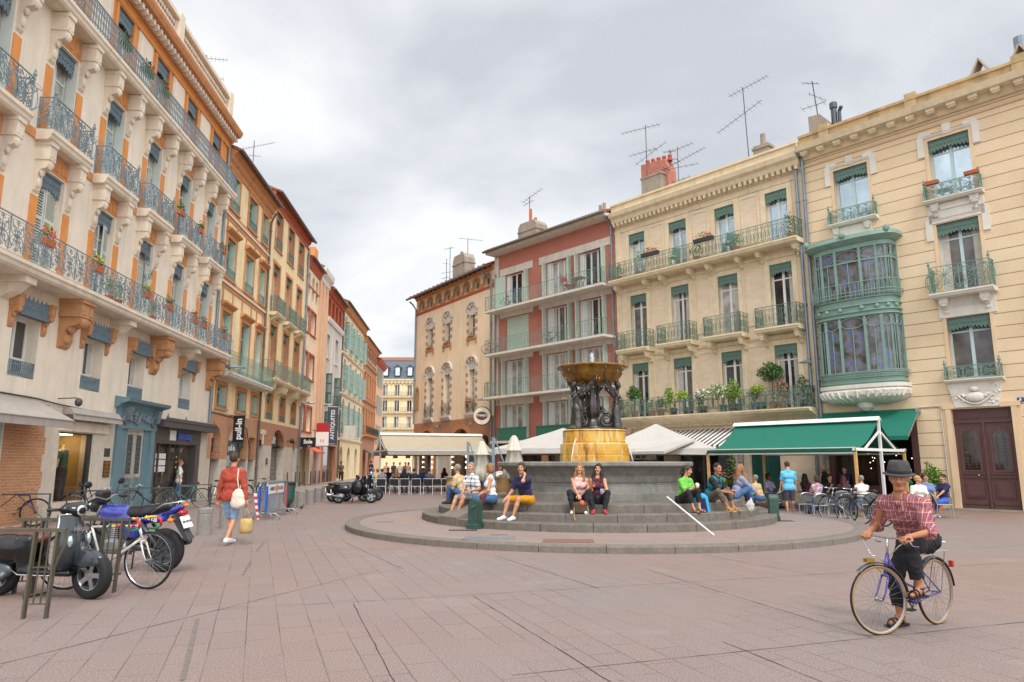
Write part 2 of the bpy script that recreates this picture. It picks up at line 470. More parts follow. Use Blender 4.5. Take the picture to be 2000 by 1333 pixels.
def iron_module(style,w,h):
 S=[]
 def sp(cx,cy,r,a0,turns,cw=1,r1=.25):
  S.append((arc((cx,cy),r,a0,a0+cw*turns*2*PI,int(10*turns+4),r*r1),False,1))
 def ring(cx,cy,rx,ry=None,n=12):
  ry=ry or rx
  S.append(([(cx+rx*math.cos(i*2*PI/n),cy+ry*math.sin(i*2*PI/n))for i in range(n)],True,1))
 if style=='scroll':
  S.append(([(0,.05*h),(0,h)],False,1.5))
  cx=w/2
  for sx in(-1,1):
   c=cx+sx*w*.22
   sp(c,.33*h,.19*h,PI/2+sx*PI/2,1.4,-sx)
   sp(c,.66*h,.17*h,-PI/2-sx*PI/2,1.4,sx)
   S.append(([(c-sx*.19*h,.33*h),(cx+sx*.02,.5*h),(c-sx*.17*h,.66*h)],False,1))
   S.append((arc((c,.5*h),.42*h,(0 if sx>0 else PI)-.8,(0 if sx>0 else PI)+.8,8),False,1))
   sp(c+sx*w*.2,.17*h,.09*h,PI/2,1.1,sx)
   sp(c+sx*w*.2,.84*h,.08*h,-PI/2,1.1,-sx)
   sp(cx+sx*.05*w,.13*h,.07*h,0,1,sx)
   sp(cx+sx*.05*w,.87*h,.07*h,0,1,-sx)
  ring(cx,.5*h,.05*h)
  S.append(([(cx,.08*h),(cx,.95*h)],False,1))
  S.append(([(0,.94*h),(w,.94*h)],False,.8))
 elif style=='rinceau':
  S.append(([(0,.05*h),(0,h)],False,1.6))
  for k in range(2):
   c=w*(.27+.46*k)
   sg=1 if k else-1
   sp(c,.62*h,.26*h,PI/2-sg*PI/2,1.9,sg)
   sp(c-sg*w*.05,.25*h,.17*h,PI/2+sg*PI/2,1.6,-sg)
   sp(c+sg*w*.15,.20*h,.10*h,PI/2,1.2,sg)
   sp(c+sg*w*.17,.86*h,.08*h,-PI/2,1.2,-sg)
   S.append((arc((c,.45*h),.45*h,PI/2-sg*.2,PI/2-sg*2.9,10),False,1))
   for q in range(4):
    a=q*1.4
    S.append(([(c+.26*h*math.cos(a),.62*h+.26*h*math.sin(a)),(c+.36*h*math.cos(a+.3),.62*h+.34*h*math.sin(a+.3))],False,1.6))
  ring(w/2,.5*h,.06*h,.12*h)
  S.append(([(w/2,.06*h),(w/2,.94*h)],False,1))
 elif style=='lyre':
  S.append(([(0,0),(0,h)],False,1.3))
  for q in(.25,.5,.75):
   S.append(([(w*q,.05*h),(w*q,.97*h)],False,.9))
  for q in(.125,.375,.625,.875):
   ring(w*q,.30*h,w*.1,.17*h)
   ring(w*q,.62*h,w*.1,.13*h)
   ring(w*q,.86*h,w*.09,.07*h)
   S.append((arc((w*q,.10*h),w*.1,0,PI,6),False,1))
  S.append(([(0,.95*h),(w,.95*h)],False,.8))
  S.append(([(0,.76*h),(w,.76*h)],False,.8))
 elif style=='oval':
  S.append(([(0,0),(0,h)],False,1.2))
  ring(w*.5,.45*h,w*.36,.40*h,14)
  ring(0,.45*h,w*.30,.40*h,14)
  ring(w*.5,.45*h,w*.14,.18*h)
  for q in(.25,.75):
   ring(w*q,.90*h,.05*h)
   ring(w*q,.10*h,.06*h)
   S.append(([(w*q,.2*h),(w*q,.8*h)],False,.8))
  S.append(([(0,.84*h),(w,.84*h)],False,.8))
 elif style=='bars':
  for k in range(4):
   S.append(([(w*k/4,.07*h),(w*k/4,h)],False,1))
  S.append(([(0,.07*h),(w,.07*h)],False,1))
  S.append(([(w*.12,.25*h),(w*.12,.82*h),(w*.63,.82*h),(w*.63,.25*h),(w*.12,.25*h)],False,.8))
 elif style=='lattice':
  for k in range(5):
   S.append(([(w*k/5,0),(w*k/5,.72*h)],False,1))
  S.append(([(0,.72*h),(w,.72*h)],False,1))
  for k in range(3):
   x=w*k/3
   S.append(([(x,.78*h),(x+w*.26,.78*h),(x+w*.26,.94*h),(x,.94*h),(x,.78*h)],False,1))
  for k in range(5):
   ring(w*(k+.5)/5,.12*h,.05*h)
 elif style=='baluster':
  for k in range(5):
   x=w*(k+.5)/5
   S.append(([(x,0),(x-.012,.2*h),(x+.014,.45*h),(x,.8*h),(x,h)],False,1.6))
   ring(x,.88*h,.04*h)
   ring(x,.1*h,.05*h)
  S.append(([(0,.18*h),(w,.18*h)],False,1))
  S.append(([(0,.80*h),(w,.80*h)],False,1))
 return S
def railing(mb,a,b,z,h,style,mod=.6,r=.009,top=.022,foot=.02,dens=None):
 a,b=np.array(a,float),np.array(b,float)
 L=np.linalg.norm(b-a)
 n=max(1,round(L/mod))
 w=L/n
 d=(b-a)/L
 q=MB()
 for pts,cl,k in iron_module(style,w,h-.05):
  P=np.array([(p[0],0,p[1]+.03)for p in pts])
  q.tube(P,r*k,4,closed=cl,caps=False)
 V0=np.concatenate(q.v)
 F0=np.array(q.f)
 for i in range(n):
  s=V0[:,0]+i*w
  V=np.stack([a[0]+d[0]*s-d[1]*V0[:,1],a[1]+d[1]*s+d[0]*V0[:,1],z+V0[:,2]],-1)
  mb.add(V,F0)
 for zz,rr in((z+h,top),(z+.03,foot*.7)):
  mb.beam((a[0]-d[0]*rr/2,a[1]-d[1]*rr/2,zz),(b[0]+d[0]*rr/2,b[1]+d[1]*rr/2,zz),rr*1.6,rr)
 for e in(a,b):
  mb.beam((e[0],e[1],z),(e[0],e[1],z+h),.026,.026)
 return mb
def finial(mb,x,y,z,r=.045):
 mb.lathe([(.01,0),(r*.5,.01),(r*.5,.05),(r,.08),(r*1.1,.12),(r*.5,.17),(r*.7,.2),(r*.3,.24),(.004,.28)],8,(x,y,z))
def console(mb,u,w,zt,proj,h,carved=True,mi=0):
 z=zt
 hb=h*.36
 mb.box(u-w*.56,u+w*.56,-proj*1.0,0,z-hb*.22,z,mi)
 mb.box(u-w/2,u+w/2,-proj*.92,0,z-hb,z-hb*.22,mi)
 pr=[(0,z-hb),(-proj*.86,z-hb),(-proj*.9,z-hb*1.25),(-proj*.72,z-hb*1.45),(-proj*.42,z-h*.55),(-proj*.24,z-h*.66),(-proj*.24,z-h*.82),(-proj*.14,z-h*.95),(0,z-h)]
 mb.prism(pr,'x',u-w*.4,u+w*.4,mi)
 if carved:
  mb.ell((u,-proj*.80,z-hb*1.22),(w*.45,proj*.13,hb*.3),8,6,mi=mi)
  mb.ell((u,-proj*.36,z-h*.58),(w*.34,proj*.14,h*.1),8,6,mi=mi)
  mb.ell((u,-proj*.22,z-h*.8),(w*.28,proj*.10,h*.1),8,6,mi=mi)
  for s in(-1,1):
   mb.box(u+s*w*.28-w*.14,u+s*w*.28+w*.14,-proj*.945,-proj*.9,z-hb*.85,z-hb*.4,mi)
SPLIT={'shop_window','frame_panel','dark_recess','attic_recess','shop_fascia','fanlight','red_panel'}
class House:
 def __init__(s,name,label,o,ang,u0,u1,depth=9.0,cat='house'):
  s.a=rad(ang)
  s.u=Vector((math.cos(s.a),math.sin(s.a),0))
  s.nrm=Vector((math.sin(s.a),-math.cos(s.a),0))
  s.o=Vector((o[0],o[1],0))
  s.u0,s.u1,s.D=u0,u1,depth
  s.e=thing(name,label,cat,s.o,s.a)
 def part(s,mb,name,mats,smooth=False,parent=None):
  if isinstance(mats,str):
   mats=M[mats]
  elif isinstance(mats,(list,tuple)):
   mats=[M[m]if isinstance(m,str)else m for m in mats]
  if name in SPLIT and len(mb.v)>1:
   n=0
   for v in mb.v:
    q=MB()
    q.add(v,[[i-n for i in f]for f in mb.f if n<=f[0]<n+len(v)])
    n+=len(v)
    o=q.build(name,mats,parent or s.e,smooth)
   return o
  return mb.build(name,mats,parent or s.e,smooth)
 def P(s,u,off,z=0):
  return s.o+s.u*u+s.nrm*off+Vector((0,0,z))
 def finish(s):
  s.e.location=s.o+s.u*s.u0
  todo=list(s.e.children)
  done=set()
  while todo:
   c=todo.pop()
   todo+=list(c.children)
   if c.data and c.data.name not in done:
    done.add(c.data.name)
    c.data.transform(Matrix.Translation((-s.u0,0,0)))
 def wall(s,m,z0,z1,ops=(),rec=.22,u0=None,u1=None,y=0.0,body=True,name='wall',mjamb=None):
  u0=s.u0 if u0 is None else u0
  u1=s.u1 if u1 is None else u1
  mb=MB()
  us=sorted({u0,u1,*[min(max(o[i],u0),u1)for o in ops for i in(0,1)]})
  zs=sorted({z0,z1,*[min(max(o[i],z0),z1)for o in ops for i in(2,3)]})
  for i in range(len(us)-1):
   j=0
   while j<len(zs)-1:
    cu=(us[i]+us[i+1])/2
    def hole(j):
     cz=(zs[j]+zs[j+1])/2
     return any(o[0]<cu<o[1]and o[2]<cz<o[3]for o in ops)
    if hole(j):
     j+=1
     continue
    k=j
    while k+1<len(zs)-1 and not hole(k+1):
     k+=1
    mb.quad((us[i],y,zs[j]),(us[i+1],y,zs[j]),(us[i+1],y,zs[k+1]),(us[i],y,zs[k+1]))
    j=k+1
  for o in ops:
   a,b,c,d=o[:4]
   r=rec
   jm=1 if mjamb else 0
   rise=o[4]if len(o)>4 else 0
   zs_=d-rise
   mb.quad((a,y,c),(a,y,zs_),(a,y+r,zs_),(a,y+r,c),jm)
   mb.quad((b,y,zs_),(b,y,c),(b,y+r,c),(b,y+r,zs_),jm)
   mb.quad((a,y,c),(a,y+r,c),(b,y+r,c),(b,y,c),jm)
   if rise:
    n=12
    cx,hw=(a+b)/2,(b-a)/2
    A=[(cx-hw*math.cos(PI*t/n),zs_+rise*math.sin(PI*t/n))for t in range(n+1)]
    for t in range(n):
     p,q=A[t],A[t+1]
     mb.quad((p[0],y,p[1]),(q[0],y,q[1]),(q[0],y,d),(p[0],y,d))
     mb.quad((p[0],y,p[1]),(p[0],y+r,p[1]),(q[0],y+r,q[1]),(q[0],y,q[1]),jm)
   else:
    mb.quad((a,y,d),(b,y,d),(b,y+r,d),(a,y+r,d),jm)
  if body:
   D=s.D
   mb.quad((u0,y,z0),(u0,y,z1),(u0,D,z1),(u0,D,z0))
   mb.quad((u1,y,z0),(u1,D,z0),(u1,D,z1),(u1,y,z1))
   mb.quad((u0,D,z0),(u0,D,z1),(u1,D,z1),(u1,D,z0))
  return s.part(mb,name,[m,mjamb]if mjamb else m)
 def band(s,m,prof,u0=None,u1=None,name='cornice',dent=None,ret=True):
  u0=s.u0 if u0 is None else u0
  u1=s.u1 if u1 is None else u1
  mb=MB()
  poly=[(-p[0],p[1])for p in prof]
  mb.prism(poly,'x',u0,u1)
  if dent:
   sp,w,o0,o1,za,zb=dent
   n=max(1,round((u1-u0)/sp))
   for i in range(n):
    c=u0+(i+.5)*(u1-u0)/n
    mb.box(c-w/2,c+w/2,-o1,-o0,za,zb)
  return s.part(mb,name,m)
 def roof(s,m,z,rise=1.8,over=.5,thick=.1,u0=None,u1=None,gutter=None):
  u0=s.u0 if u0 is None else u0
  u1=s.u1 if u1 is None else u1
  D=s.D
  sl=rise/(D/2)
  mb=MB()
  za=z-over*sl
  mb.prism([(-over,za),(-over,za+thick),(D/2,z+rise+thick),(D+over,za+thick),(D+over,za),(D/2,z+rise)],'x',u0-.05,u1+.05)
  for gx in(u0,u1):
   mb.add([(gx,.02,z-.02),(gx,D-.02,z-.02),(gx,D/2,z+rise-.05)],[[0,1,2]])
  n=int((u1-u0)/.22)
  for i in range(n):
   c=u0+(i+.5)*(u1-u0)/n
   mb.tube([(c,-over-.03,za+thick+.01),(c,D/2,z+rise+thick+.01)],.06,6,caps=True)
  r=s.part(mb,'roof',m)
  if gutter:
   g=MB()
   g.tube([(u0-.05,-over-.08,za+.03),(u1+.05,-over-.08,za+.03)],.08,8)
   s.part(g,'gutter',gutter,True)
  return r
 def pipe(s,u,z0,z1,r=.05,m='zinc',off=.1,bend=None):
  mb=MB()
  pts=[(u,-off,z0),(u,-off,z1)]
  if bend:
   pts+=[(u+bend[0]*.5,-off-bend[1]*.5,z1+.35),(u+bend[0],-off-bend[1],z1+.55)]
  mb.tube(pts,r,8)
  for z in np.arange(z0+1,z1,2.2):
   mb.lathe([(r,0),(r*1.35,0),(r*1.35,.06),(r,.06)],8,(u,-off,z))
  return s.part(mb,'downpipe',m,False)
 def win(s,u0,u1,z0,z1,rec=.22,frame='frame_white',glass=None,kind='double',transom=None,name='window',y=0.0,rise=0,bars=0):
  mb,gl=MB(),MB()
  f=min(.065,(u1-u0)*.08)
  ya,yb=y+rec-.03,y+rec+.03
  mb.box(u0,u0+f,ya,yb,z0,z1);mb.box(u1-f,u1,ya,yb,z0,z1)
  mb.box(u0+f,u1-f,ya,yb,z0,z0+f*1.4);mb.box(u0+f,u1-f,ya,yb,z1-f,z1)
  c=(u0+u1)/2
  lo,hi=z0+f*1.4,z1-f
  xs=[]
  if kind=='double':
   xs=[c]
  elif kind=='triple':
   xs=[u0+(u1-u0)/3,u0+2*(u1-u0)/3]
  for x in xs:
   mb.box(x-f*.8,x+f*.8,ya-.012,yb-.004,lo,hi)
  if transom:
   zt=z0+(z1-z0)*transom
   mb.box(u0+f,u1-f,ya+.004,yb-.008,zt-f*.45,zt+f*.45)
  for k in range(bars):
   zt=lo+(hi-lo)*(k+1)/(bars+1)
   mb.box(u0+f,u1-f,ya+.008,yb-.012,zt-f*.25,zt+f*.25)
  o=s.part(mb,name,frame)
  g=glass or random.choice(GL[:3])
  gl.quad((u0+f*.5,y+rec,z0+f*.5),(u1-f*.5,y+rec,z0+f*.5),(u1-f*.5,y+rec,z1-f*.5),(u0+f*.5,y+rec,z1-f*.5))
  s.part(gl,'pane',g,parent=o)
  if g in('glass_dark','glass_mid')and kind!='single' and random.random()<.6 and z1-z0>1.2:
   for sg in((-1,1)if random.random()<.6 else(1,)):
    k=MB()
    n,w=6,(u1-u0)*random.uniform(.12,.3)
    xs=[(u0+f if sg<0 else u1-f)-sg*w*i/n for i in range(n+1)]
    for i in range(n):k.quad((xs[i],y+rec-.004-.006*(i%2),z0+f),(xs[i+1],y+rec-.004-.006*((i+1)%2),z0+f),(xs[i+1],y+rec-.004-.006*((i+1)%2),z1-f),(xs[i],y+rec-.004-.006*(i%2),z1-f))
    s.part(k,'curtain','curtain',parent=o)
  return o
 def lambrequin(s,u0,u1,z1,h,m,y=.04,teeth=None):
  mb=MB()
  n=teeth or max(5,int((u1-u0)/.13))
  prof=[(u0,z1),(u0,z1-h*.7)]
  for i in range(n):
   a,b=u0+(u1-u0)*i/n,u0+(u1-u0)*(i+1)/n
   edge=.10*h*math.cos(2*PI*(i+.5)/n)
   prof+=[(a+(b-a)*.2,z1-h*.9-edge),((a+b)/2,z1-h-edge),(a+(b-a)*.8,z1-h*.9-edge),(b,z1-h*.78-edge*.6)]
  prof[-1]=(u1,z1-h*.7)
  prof.append((u1,z1))
  top=[(p[0],z1)for p in prof[1:-1]]
  bot=prof[1:-1]
  for i in range(len(bot)-1):
   p,q=bot[i],bot[i+1]
   mb.quad((p[0],y,p[1]),(q[0],y,q[1]),(q[0],y,z1),(p[0],y,z1))
   mb.quad((p[0],y+.02,p[1]),(p[0],y+.02,z1),(q[0],y+.02,z1),(q[0],y+.02,q[1]))
   mb.quad((p[0],y,p[1]),(p[0],y+.02,p[1]),(q[0],y+.02,q[1]),(q[0],y,q[1]))
  mb.box(u0,u1,y-.02,y+.03,z1-.05,z1)
  for i in range(n):
   a=u0+(u1-u0)*(i+.5)/n
   mb.lathe([(.012,0),(.03,.006),(.03,.012),(.0,.014)],6,(a,y-.01,z1-h*.5))
  return s.part(mb,'lambrequin',m)
 def shutter(s,u,z0,z1,w,m,ang=0.0,y=0.0,louvre=True):
  mb=MB()
  sg=1 if w>0 else-1
  W=abs(w)
  t=.018
  st=W*.1
  for x0,x1 in((0,st),(W-st,W)):
   mb.box(x0,x1,-t,t,0,z1-z0)
  nr=3 if z1-z0>1.6 else 2
  for k in range(nr+1):
   zz=(z1-z0-.09)*k/nr
   mb.box(st,W-st,-t,t,zz,zz+.09)
  if louvre:
   n=int((z1-z0)/.075)
   for k in range(n):
    zz=(z1-z0)*(k+.5)/n
    mb.add([(st,-t,zz-.025),(W-st,-t,zz-.025),(W-st,t,zz+.025),(st,t,zz+.025)],[[0,1,2,3]])
    mb.add([(st,-t,zz-.018),(W-st,-t,zz-.018),(W-st,t,zz+.032),(st,t,zz+.032)],[[3,2,1,0]])
  else:
   mb.box(st,W-st,-t*.5,t*.5,0,z1-z0)
  a=ang if sg>0 else PI-ang
  R=Matrix.Translation((u,y-.03,z0))@Matrix.Rotation(-a if sg>0 else-a,4,'Z')
  q=MB().merge(mb,R)
  return s.part(q,'shutter',m)
 def jambs(s,u0,u1,z0,z1,m,d=.26):
  for x0,x1 in((u0+.002,u0+.032),(u1-.032,u1-.002)):
   k=MB()
   k.box(x0,x1,-.02,d,z0+.02,z1-.02)
   for i in range(3):
    za,zb=z0+.1+(z1-z0-.2)*i/3,z0+.04+(z1-z0-.2)*(i+1)/3
    k.box(x0-.003,x1+.003,.03,d-.05,za,zb)
   s.part(k,'shutter',m)
 def balcony(s,u0,u1,z,proj,h,style,mrail,mslab,thick=.2,brackets=(),mod=.6,r=.009,bsize=(.22,.55,.7),mbr=None,posts=False,y=0.0,sides=(True,True),mould=True,inset=.06):
  mb=MB()
  if mould:
   mb.prism([(y,z),(-proj,z),(-proj,z-thick*.35),(-proj+.04,z-thick*.5),(-proj+.06,z-thick*.8),(-proj+.12,z-thick),(y,z-thick)],'x',u0,u1)
  else:
   mb.box(u0,u1,-proj,y,z-thick,z)
  o=s.part(mb,'balcony',mslab)
  rb=MB()
  i=inset
  railing(rb,(u0+i,-proj+i),(u1-i,-proj+i),z,h,style,mod,r)
  if sides[0]and proj>.25:
   railing(rb,(u0+i,y-.01),(u0+i,-proj+i),z,h,style,mod,r)
  if sides[1]and proj>.25:
   railing(rb,(u1-i,-proj+i),(u1-i,y-.01),z,h,style,mod,r)
  if posts:
   for x in(u0+i,u1-i):
    rb.lathe([(.03,0),(.035,.1),(.02,.14),(.022,h-.1),(.035,h)],8,(x,-proj+i,z))
    finial(rb,x,-proj+i,z+h)
  s.part(rb,'railing',mrail,parent=o)
  for b in brackets:
   k=MB()
   console(k,b,bsize[0],z-thick,proj*bsize[1]if bsize[1]<1.01 else bsize[1],bsize[2])
   s.part(k,'bracket',mbr or mslab,parent=o)
  return o
 def guard(s,u0,u1,z,h,style,m,off=.06,mod=.4,r=.008):
  mb=MB()
  railing(mb,(u0,-off),(u1,-off),z,h,style,mod,r)
  return s.part(mb,'window_guard',m)
 def surround(s,u0,u1,z0,z1,w,m,out=.03,sill=True,head=None,name='window_surround',rise=0):
  mb=MB()
  zt=z1-rise
  mb.box(u0-w,u0,-out,.05,z0,zt);mb.box(u1,u1+w,-out,.05,z0,zt)
  if rise:
   n=12
   cx,hw=(u0+u1)/2,(u1-u0)/2
   for t in range(n):
    a,b=PI*t/n,PI*(t+1)/n
    I=[(cx-hw*math.cos(q),zt+rise*math.sin(q))for q in(a,b)]
    O=[(cx-(hw+w)*math.cos(q),zt+(rise+w)*math.sin(q))for q in(a,b)]
    v=[(I[0][0],-out,I[0][1]),(I[1][0],-out,I[1][1]),(O[1][0],-out,O[1][1]),(O[0][0],-out,O[0][1])]
    v+=[(x,.05,z)for x,_,z in v]
    mb.add(v,[[0,1,2,3],[7,6,5,4],[0,4,5,1],[2,6,7,3],[1,5,6,2],[3,7,4,0]])
  else:
   mb.box(u0-w,u1+w,-out-.003,.05,z1,z1+w)
  if sill:
   mb.box(u0-w*1.1,u1+w*1.1,-out-.05,.05,z0-.1,z0)
  if head:
   mb.prism([(0,z1+w),(-out-.02,z1+w),(-out-head,z1+w+.12),(-out-head,z1+w+.2),(0,z1+w+.24)],'x',u0-w*1.3,u1+w*1.3)
  return s.part(mb,name,m)
 def panel(s,m,u0,u1,z0,z1,out=.02,name='wall_panel',back=-.02):
  mb=MB()
  mb.box(u0,u1,-out,-back if back<0 else back,z0,z1)
  return s.part(mb,name,m)
def leaves(mb,c,r,n,size,mis=(0,),flat=1.0,seed=None):
 c=np.asarray(c,float)
 r=np.broadcast_to(np.asarray(r,float),3)
 for _ in range(n):
  d=rng.normal(size=3);d/=np.linalg.norm(d)
  p=c+d*r*(rng.random()**.45)*(1+.18*math.sin(5*d[0]+3*d[2]))
  a=rng.normal(size=3);a/=np.linalg.norm(a)
  b=np.cross(a,rng.normal(size=3));b/=np.linalg.norm(b)+1e-9
  s=size*rng.uniform(.6,1.3)
  mb.add([p-a*s,p+b*s*.45,p+a*s,p-b*s*.45],[[0,1,2,3]],int(rng.choice(mis)))
def antenna(name,base,h,label,arms,group='roof aerials',lean=0.0):
 o=thing(name,label,'aerial',base,0,group)
 mb=MB()
 mb.tube([(0,0,-.4),(lean*h,0,h)],.024,6)
 mb.build('mast',M['steel_dark'],o)
 for z,az,L,tl,k in arms:
  q=MB()
  d=Vector((math.cos(az)*math.cos(tl),math.sin(az)*math.cos(tl),math.sin(tl)))
  c=Vector((lean*z,0,z))
  q.tube([c-d*L*.6,c+d*L],.013,5)
  sd=d.cross(Vector((0,0,1))).normalized()
  for i in range(k):
   p=c+d*(L*(-.5+1.5*i/max(1,k-1)))
   e=(.30-.012*i)*(1 if L>.5 else.6)
   q.tube([p-sd*e,p+sd*e],.0065,4)
  q.build('aerial_boom',M['steel_dark'],o)
 return o
# ================================================================ left side of the street
FL=((-12.42,19.1),93.9)
FR=((15.25,24.59),-48.4)
FP=((-1.08,42.98),-56.4)
def sign_board(h,name,label,c,w,hgt,th,mboard,rz_world,txt=(),cat='sign',arm=None,extra=None,round_=False):
 t=thing(name,label,cat,c,rz_world)
 mb=MB()
 if round_:
  A=np.arange(28)*2*PI/28
  mb.prism([(w/2*math.cos(a),w/2*math.sin(a))for a in A],'y',-th/2,th/2)
 else:
  mb.box(-w/2,w/2,-th/2,th/2,-hgt/2,hgt/2)
 mb.build('board',M[mboard],t)
 for(s_,size,x,z,mm,sq,bold,rot)in txt:
  q=text_mesh(s_,size,.012,bold,sq)
  R=Matrix.Translation((x,-th/2-.004,z))@Matrix.Rotation(rot,4,'Y')
  MB().merge(q,R).build('lettering',M[mm],t)
  R=Matrix.Translation((-x,th/2+.004,z))@Matrix.Rotation(PI,4,'Z')@Matrix.Rotation(rot,4,'Y')
  MB().merge(q,R).build('lettering',M[mm],t)
 if extra:
  extra(t)
 if arm:
  a=MB()
  for(p,q)in arm:
   a.tube([p,q],.018,5)
  a.build('bracket',M['black_paint'],t)
 return t
def flower_box(c,w,rz,label,mats=('leaf_mid','flower_red'),pot='clay_pot',n=60,group='flower boxes on the balconies',spread=(.0,.12,.16),size=.045,h=.16):
 t=thing('flower_box',label,'flower box',c,rz,group)
 mb=MB()
 mb.prism([(-.08,0),(.08,0),(.10,h),(-.10,h)],'x',-w/2,w/2)
 mb.build('planter',M[pot],t)
 lf=MB()
 k=len(mats)
 leaves(lf,(0,0,h+spread[2]*.8),(w/2+.03,spread[1]+.04,spread[2]),n,size,tuple([0]*3+list(range(1,k))if k>1 else[0]))
 lf.build('plant',[M[m]for m in mats],t)
 return t
h=House('balcony_house','tall cream house with orange trim and long blue iron balconies, nearest on the left',*FL,-8.3,11.9,10)
C1=[1.75+2.86*k for k in range(-3,4)]
ENT=[(-7.6,-6.5),(-5.0,-3.85),(-2.05,-.95),(1.25,2.4),(4.15,5.3),(8.4,9.6)]
shop_ops=[(-7.6,-5.2,.15,2.75),(-4.9,-1.95,.25,2.75),(.48,2.3,.5,2.42),(6.62,10.9,.08,2.3)]
h.wall(M['cream_stucco'],0,13.5,shop_ops+[(a,b,3.68,5.2)for a,b in ENT]+[(c-.55,c+.55,6.3,9.2)for c in C1]+[(c-.55,c+.55,10.05,12.85)for c in C1],rec=.34)
h.wall(M['orange_paint'],13.5,16.85,[(c-.52,c+.52,13.75,15.95)for c in C1],rec=.3,body=True,name='upper_wall')
for i,c in enumerate(C1):
 vis=c>-4.5
 h.win(c-.52,c+.52,13.78,15.95,.28,'frame_white',random.choice(['glass_sky','glass_mid','glass_curtain']),transom=.78)
 h.lambrequin(c-.52,c+.52,15.95,.5,'lamb_blue')
 h.surround(c-.52,c+.52,13.75,15.95,.17,'orange_paint',.04,sill=False)
 if i<6:
  m_=c+1.43
  h.panel('cream_stone',m_-.55,m_+.55,13.8,16.1,.03)
  h.panel('cream_stucco',m_-.4,m_+.4,13.95,15.95,.045)
 closed=i in(0,1)
 h.win(c-.55,c+.55,10.08,12.8,.32,'shutter_white',['glass_curtain','glass_mid','glass_curtain','glass_sky','glass_dark','glass_mid','glass_dark'][i],transom=.72)
 h.lambrequin(c-.54,c+.54,12.85,.5,'lamb_blue',y=.10)
 for s in(-1,1):
  h.panel('orange_paint',c+s*.74-.15,c+s*.74+.15,10.1,11.95,.03,'pilaster')
  k=MB()
  console(k,c+s*.74,.29,13.45,.48,1.4)
  h.part(k,'bracket','cream_stone')
 h.jambs(c-.55,c+.55,10.08,12.5,'shutter_white')
 h.panel('orange_paint',c-.6,c+.6,12.9,13.42,.025)
 for q in(-.4,.0,.4):
  h.panel('orange_band',c+q-.15,c+q+.15,12.97,13.35,.045,'panel_block')
 h.balcony(c-1.02,c+1.02,10.05,.46,.9,'rinceau','iron_blue','cream_stone',.28,mod=.62,r=.0092,posts=True)
 h.win(c-.55,c+.55,6.32,9.15,.32,'shutter_white',['glass_curtain','glass_curtain','glass_curtain','glass_curtain','glass_mid','glass_dark','glass_mid'][i],transom=.74)
 h.lambrequin(c-.54,c+.54,9.2,.5,'lamb_blue',y=.10)
 for s in(-1,1):
  h.panel('orange_paint',c+s*.74-.15,c+s*.74+.15,6.3,8.35,.03,'pilaster')
  k=MB()
  console(k,c+s*.74,.29,9.77,.4,1.35)
  h.part(k,'bracket','cream_stone')
 if i<4:
  h.shutter(c-.54,6.34,8.8,.535,'shutter_white',0.0,y=.2);h.shutter(c+.54,6.34,8.8,-.535,'shutter_white',rad(14 if i==3 else 2),y=.2)
 else:h.jambs(c-.55,c+.55,6.34,8.8,'shutter_white')
 h.panel('orange_paint',c-.6,c+.6,9.25,9.74,.025)
 for q in(-.4,.0,.4):
  h.panel('orange_band',c+q-.15,c+q+.15,9.32,9.68,.045,'panel_block')
h.band(M['orange_band'],[(0,9.78),(.04,9.78),(.04,10.02),(0,10.02)],name='string_course')
h.balcony(-8.25,11.86,13.75,.55,.86,'lyre','iron_blue','cream_stone',.28,mod=.55,r=.0095,sides=(False,True))
h.balcony(-8.25,11.88,6.27,.8,.9,'scroll','iron_blue','cream_stone',.26,mod=.55,r=.0095,sides=(False,True))
for u in(-5.5,.12,5.85,11.4):
 k=MB()
 console(k,u,.62,6.01,.66,1.35)
 h.part(k,'bracket','terracotta')
for u in(-7.9,-2.55,2.85,8.5):
 k=MB()
 k.box(u-.22,u+.22,-.62,0,5.84,6.01)
 k.prism([(0,5.84),(-.52,5.84),(-.3,5.62),(0,5.46)],'x',u-.17,u+.17)
 h.part(k,'bracket','cream_stone')
for a,b in ENT:
 h.win(a,b,3.7,5.2,.33,'frame_white','glass_dark' if a<8 else 'glass_sky',transom=.32)
 h.guard(a+.01,b-.01,3.7,.38,'baluster','iron_blue',-.03,.32,.009)
 k=MB()
 k.box(a-.02,b+.02,-.16,.02,5.26,5.62)
 k.box(a-.05,b+.05,-.2,.02,5.2,5.26)
 n=int((b-a)/.16)
 for i in range(n):
  x=a+(i+.5)*(b-a)/n
  k.add([(x-.06,-.15,5.62),(x+.06,-.15,5.62),(x,-.15,5.74),(x,-.12,5.62)],[[0,1,2],[1,3,2],[3,0,2]])
 for i in range(9):
  x=(a+b)/2+(i-4)*.09
  k.ell((x,-.165,5.44+.03*math.sin(i*2.1)),(.045,.015,.03+.04*(4-abs(i-4))/4),6,5)
 h.part(k,'blind_box','lamb_blue')
 for s,x in((-1,a-.14),(1,b+.14)):
  k=MB()
  console(k,x,.22,5.68,.26,.85)
  h.part(k,'bracket','terracotta')
h.band(M['orange_paint'],[(0,16.0),(.07,16.0),(.07,16.2),(.14,16.25),(0,16.28)],name='frieze')
h.band(M['orange_band'],[(0,16.28),(.2,16.28),(.24,16.5),(.52,16.56),(.6,16.7),(.62,16.82),(0,16.9)],name='cornice')
k=MB()
n=70
for i in range(n):
 x=h.u0+(i+.5)*20.2/n
 k.box(x-.07,x+.07,-.42,-.2,16.33,16.5)
 k.ell((x,-.3,16.32),(.055,.1,.045),6,5)
h.part(k,'dentils','cream_stone')
k=MB()
k.box(-8.3,11.75,-.06,.3,16.9,17.35)
k.box(-8.3,11.75,-.12,.36,18.25,18.42)
k.box(-8.3,11.75,.12,.2,17.35,18.25)
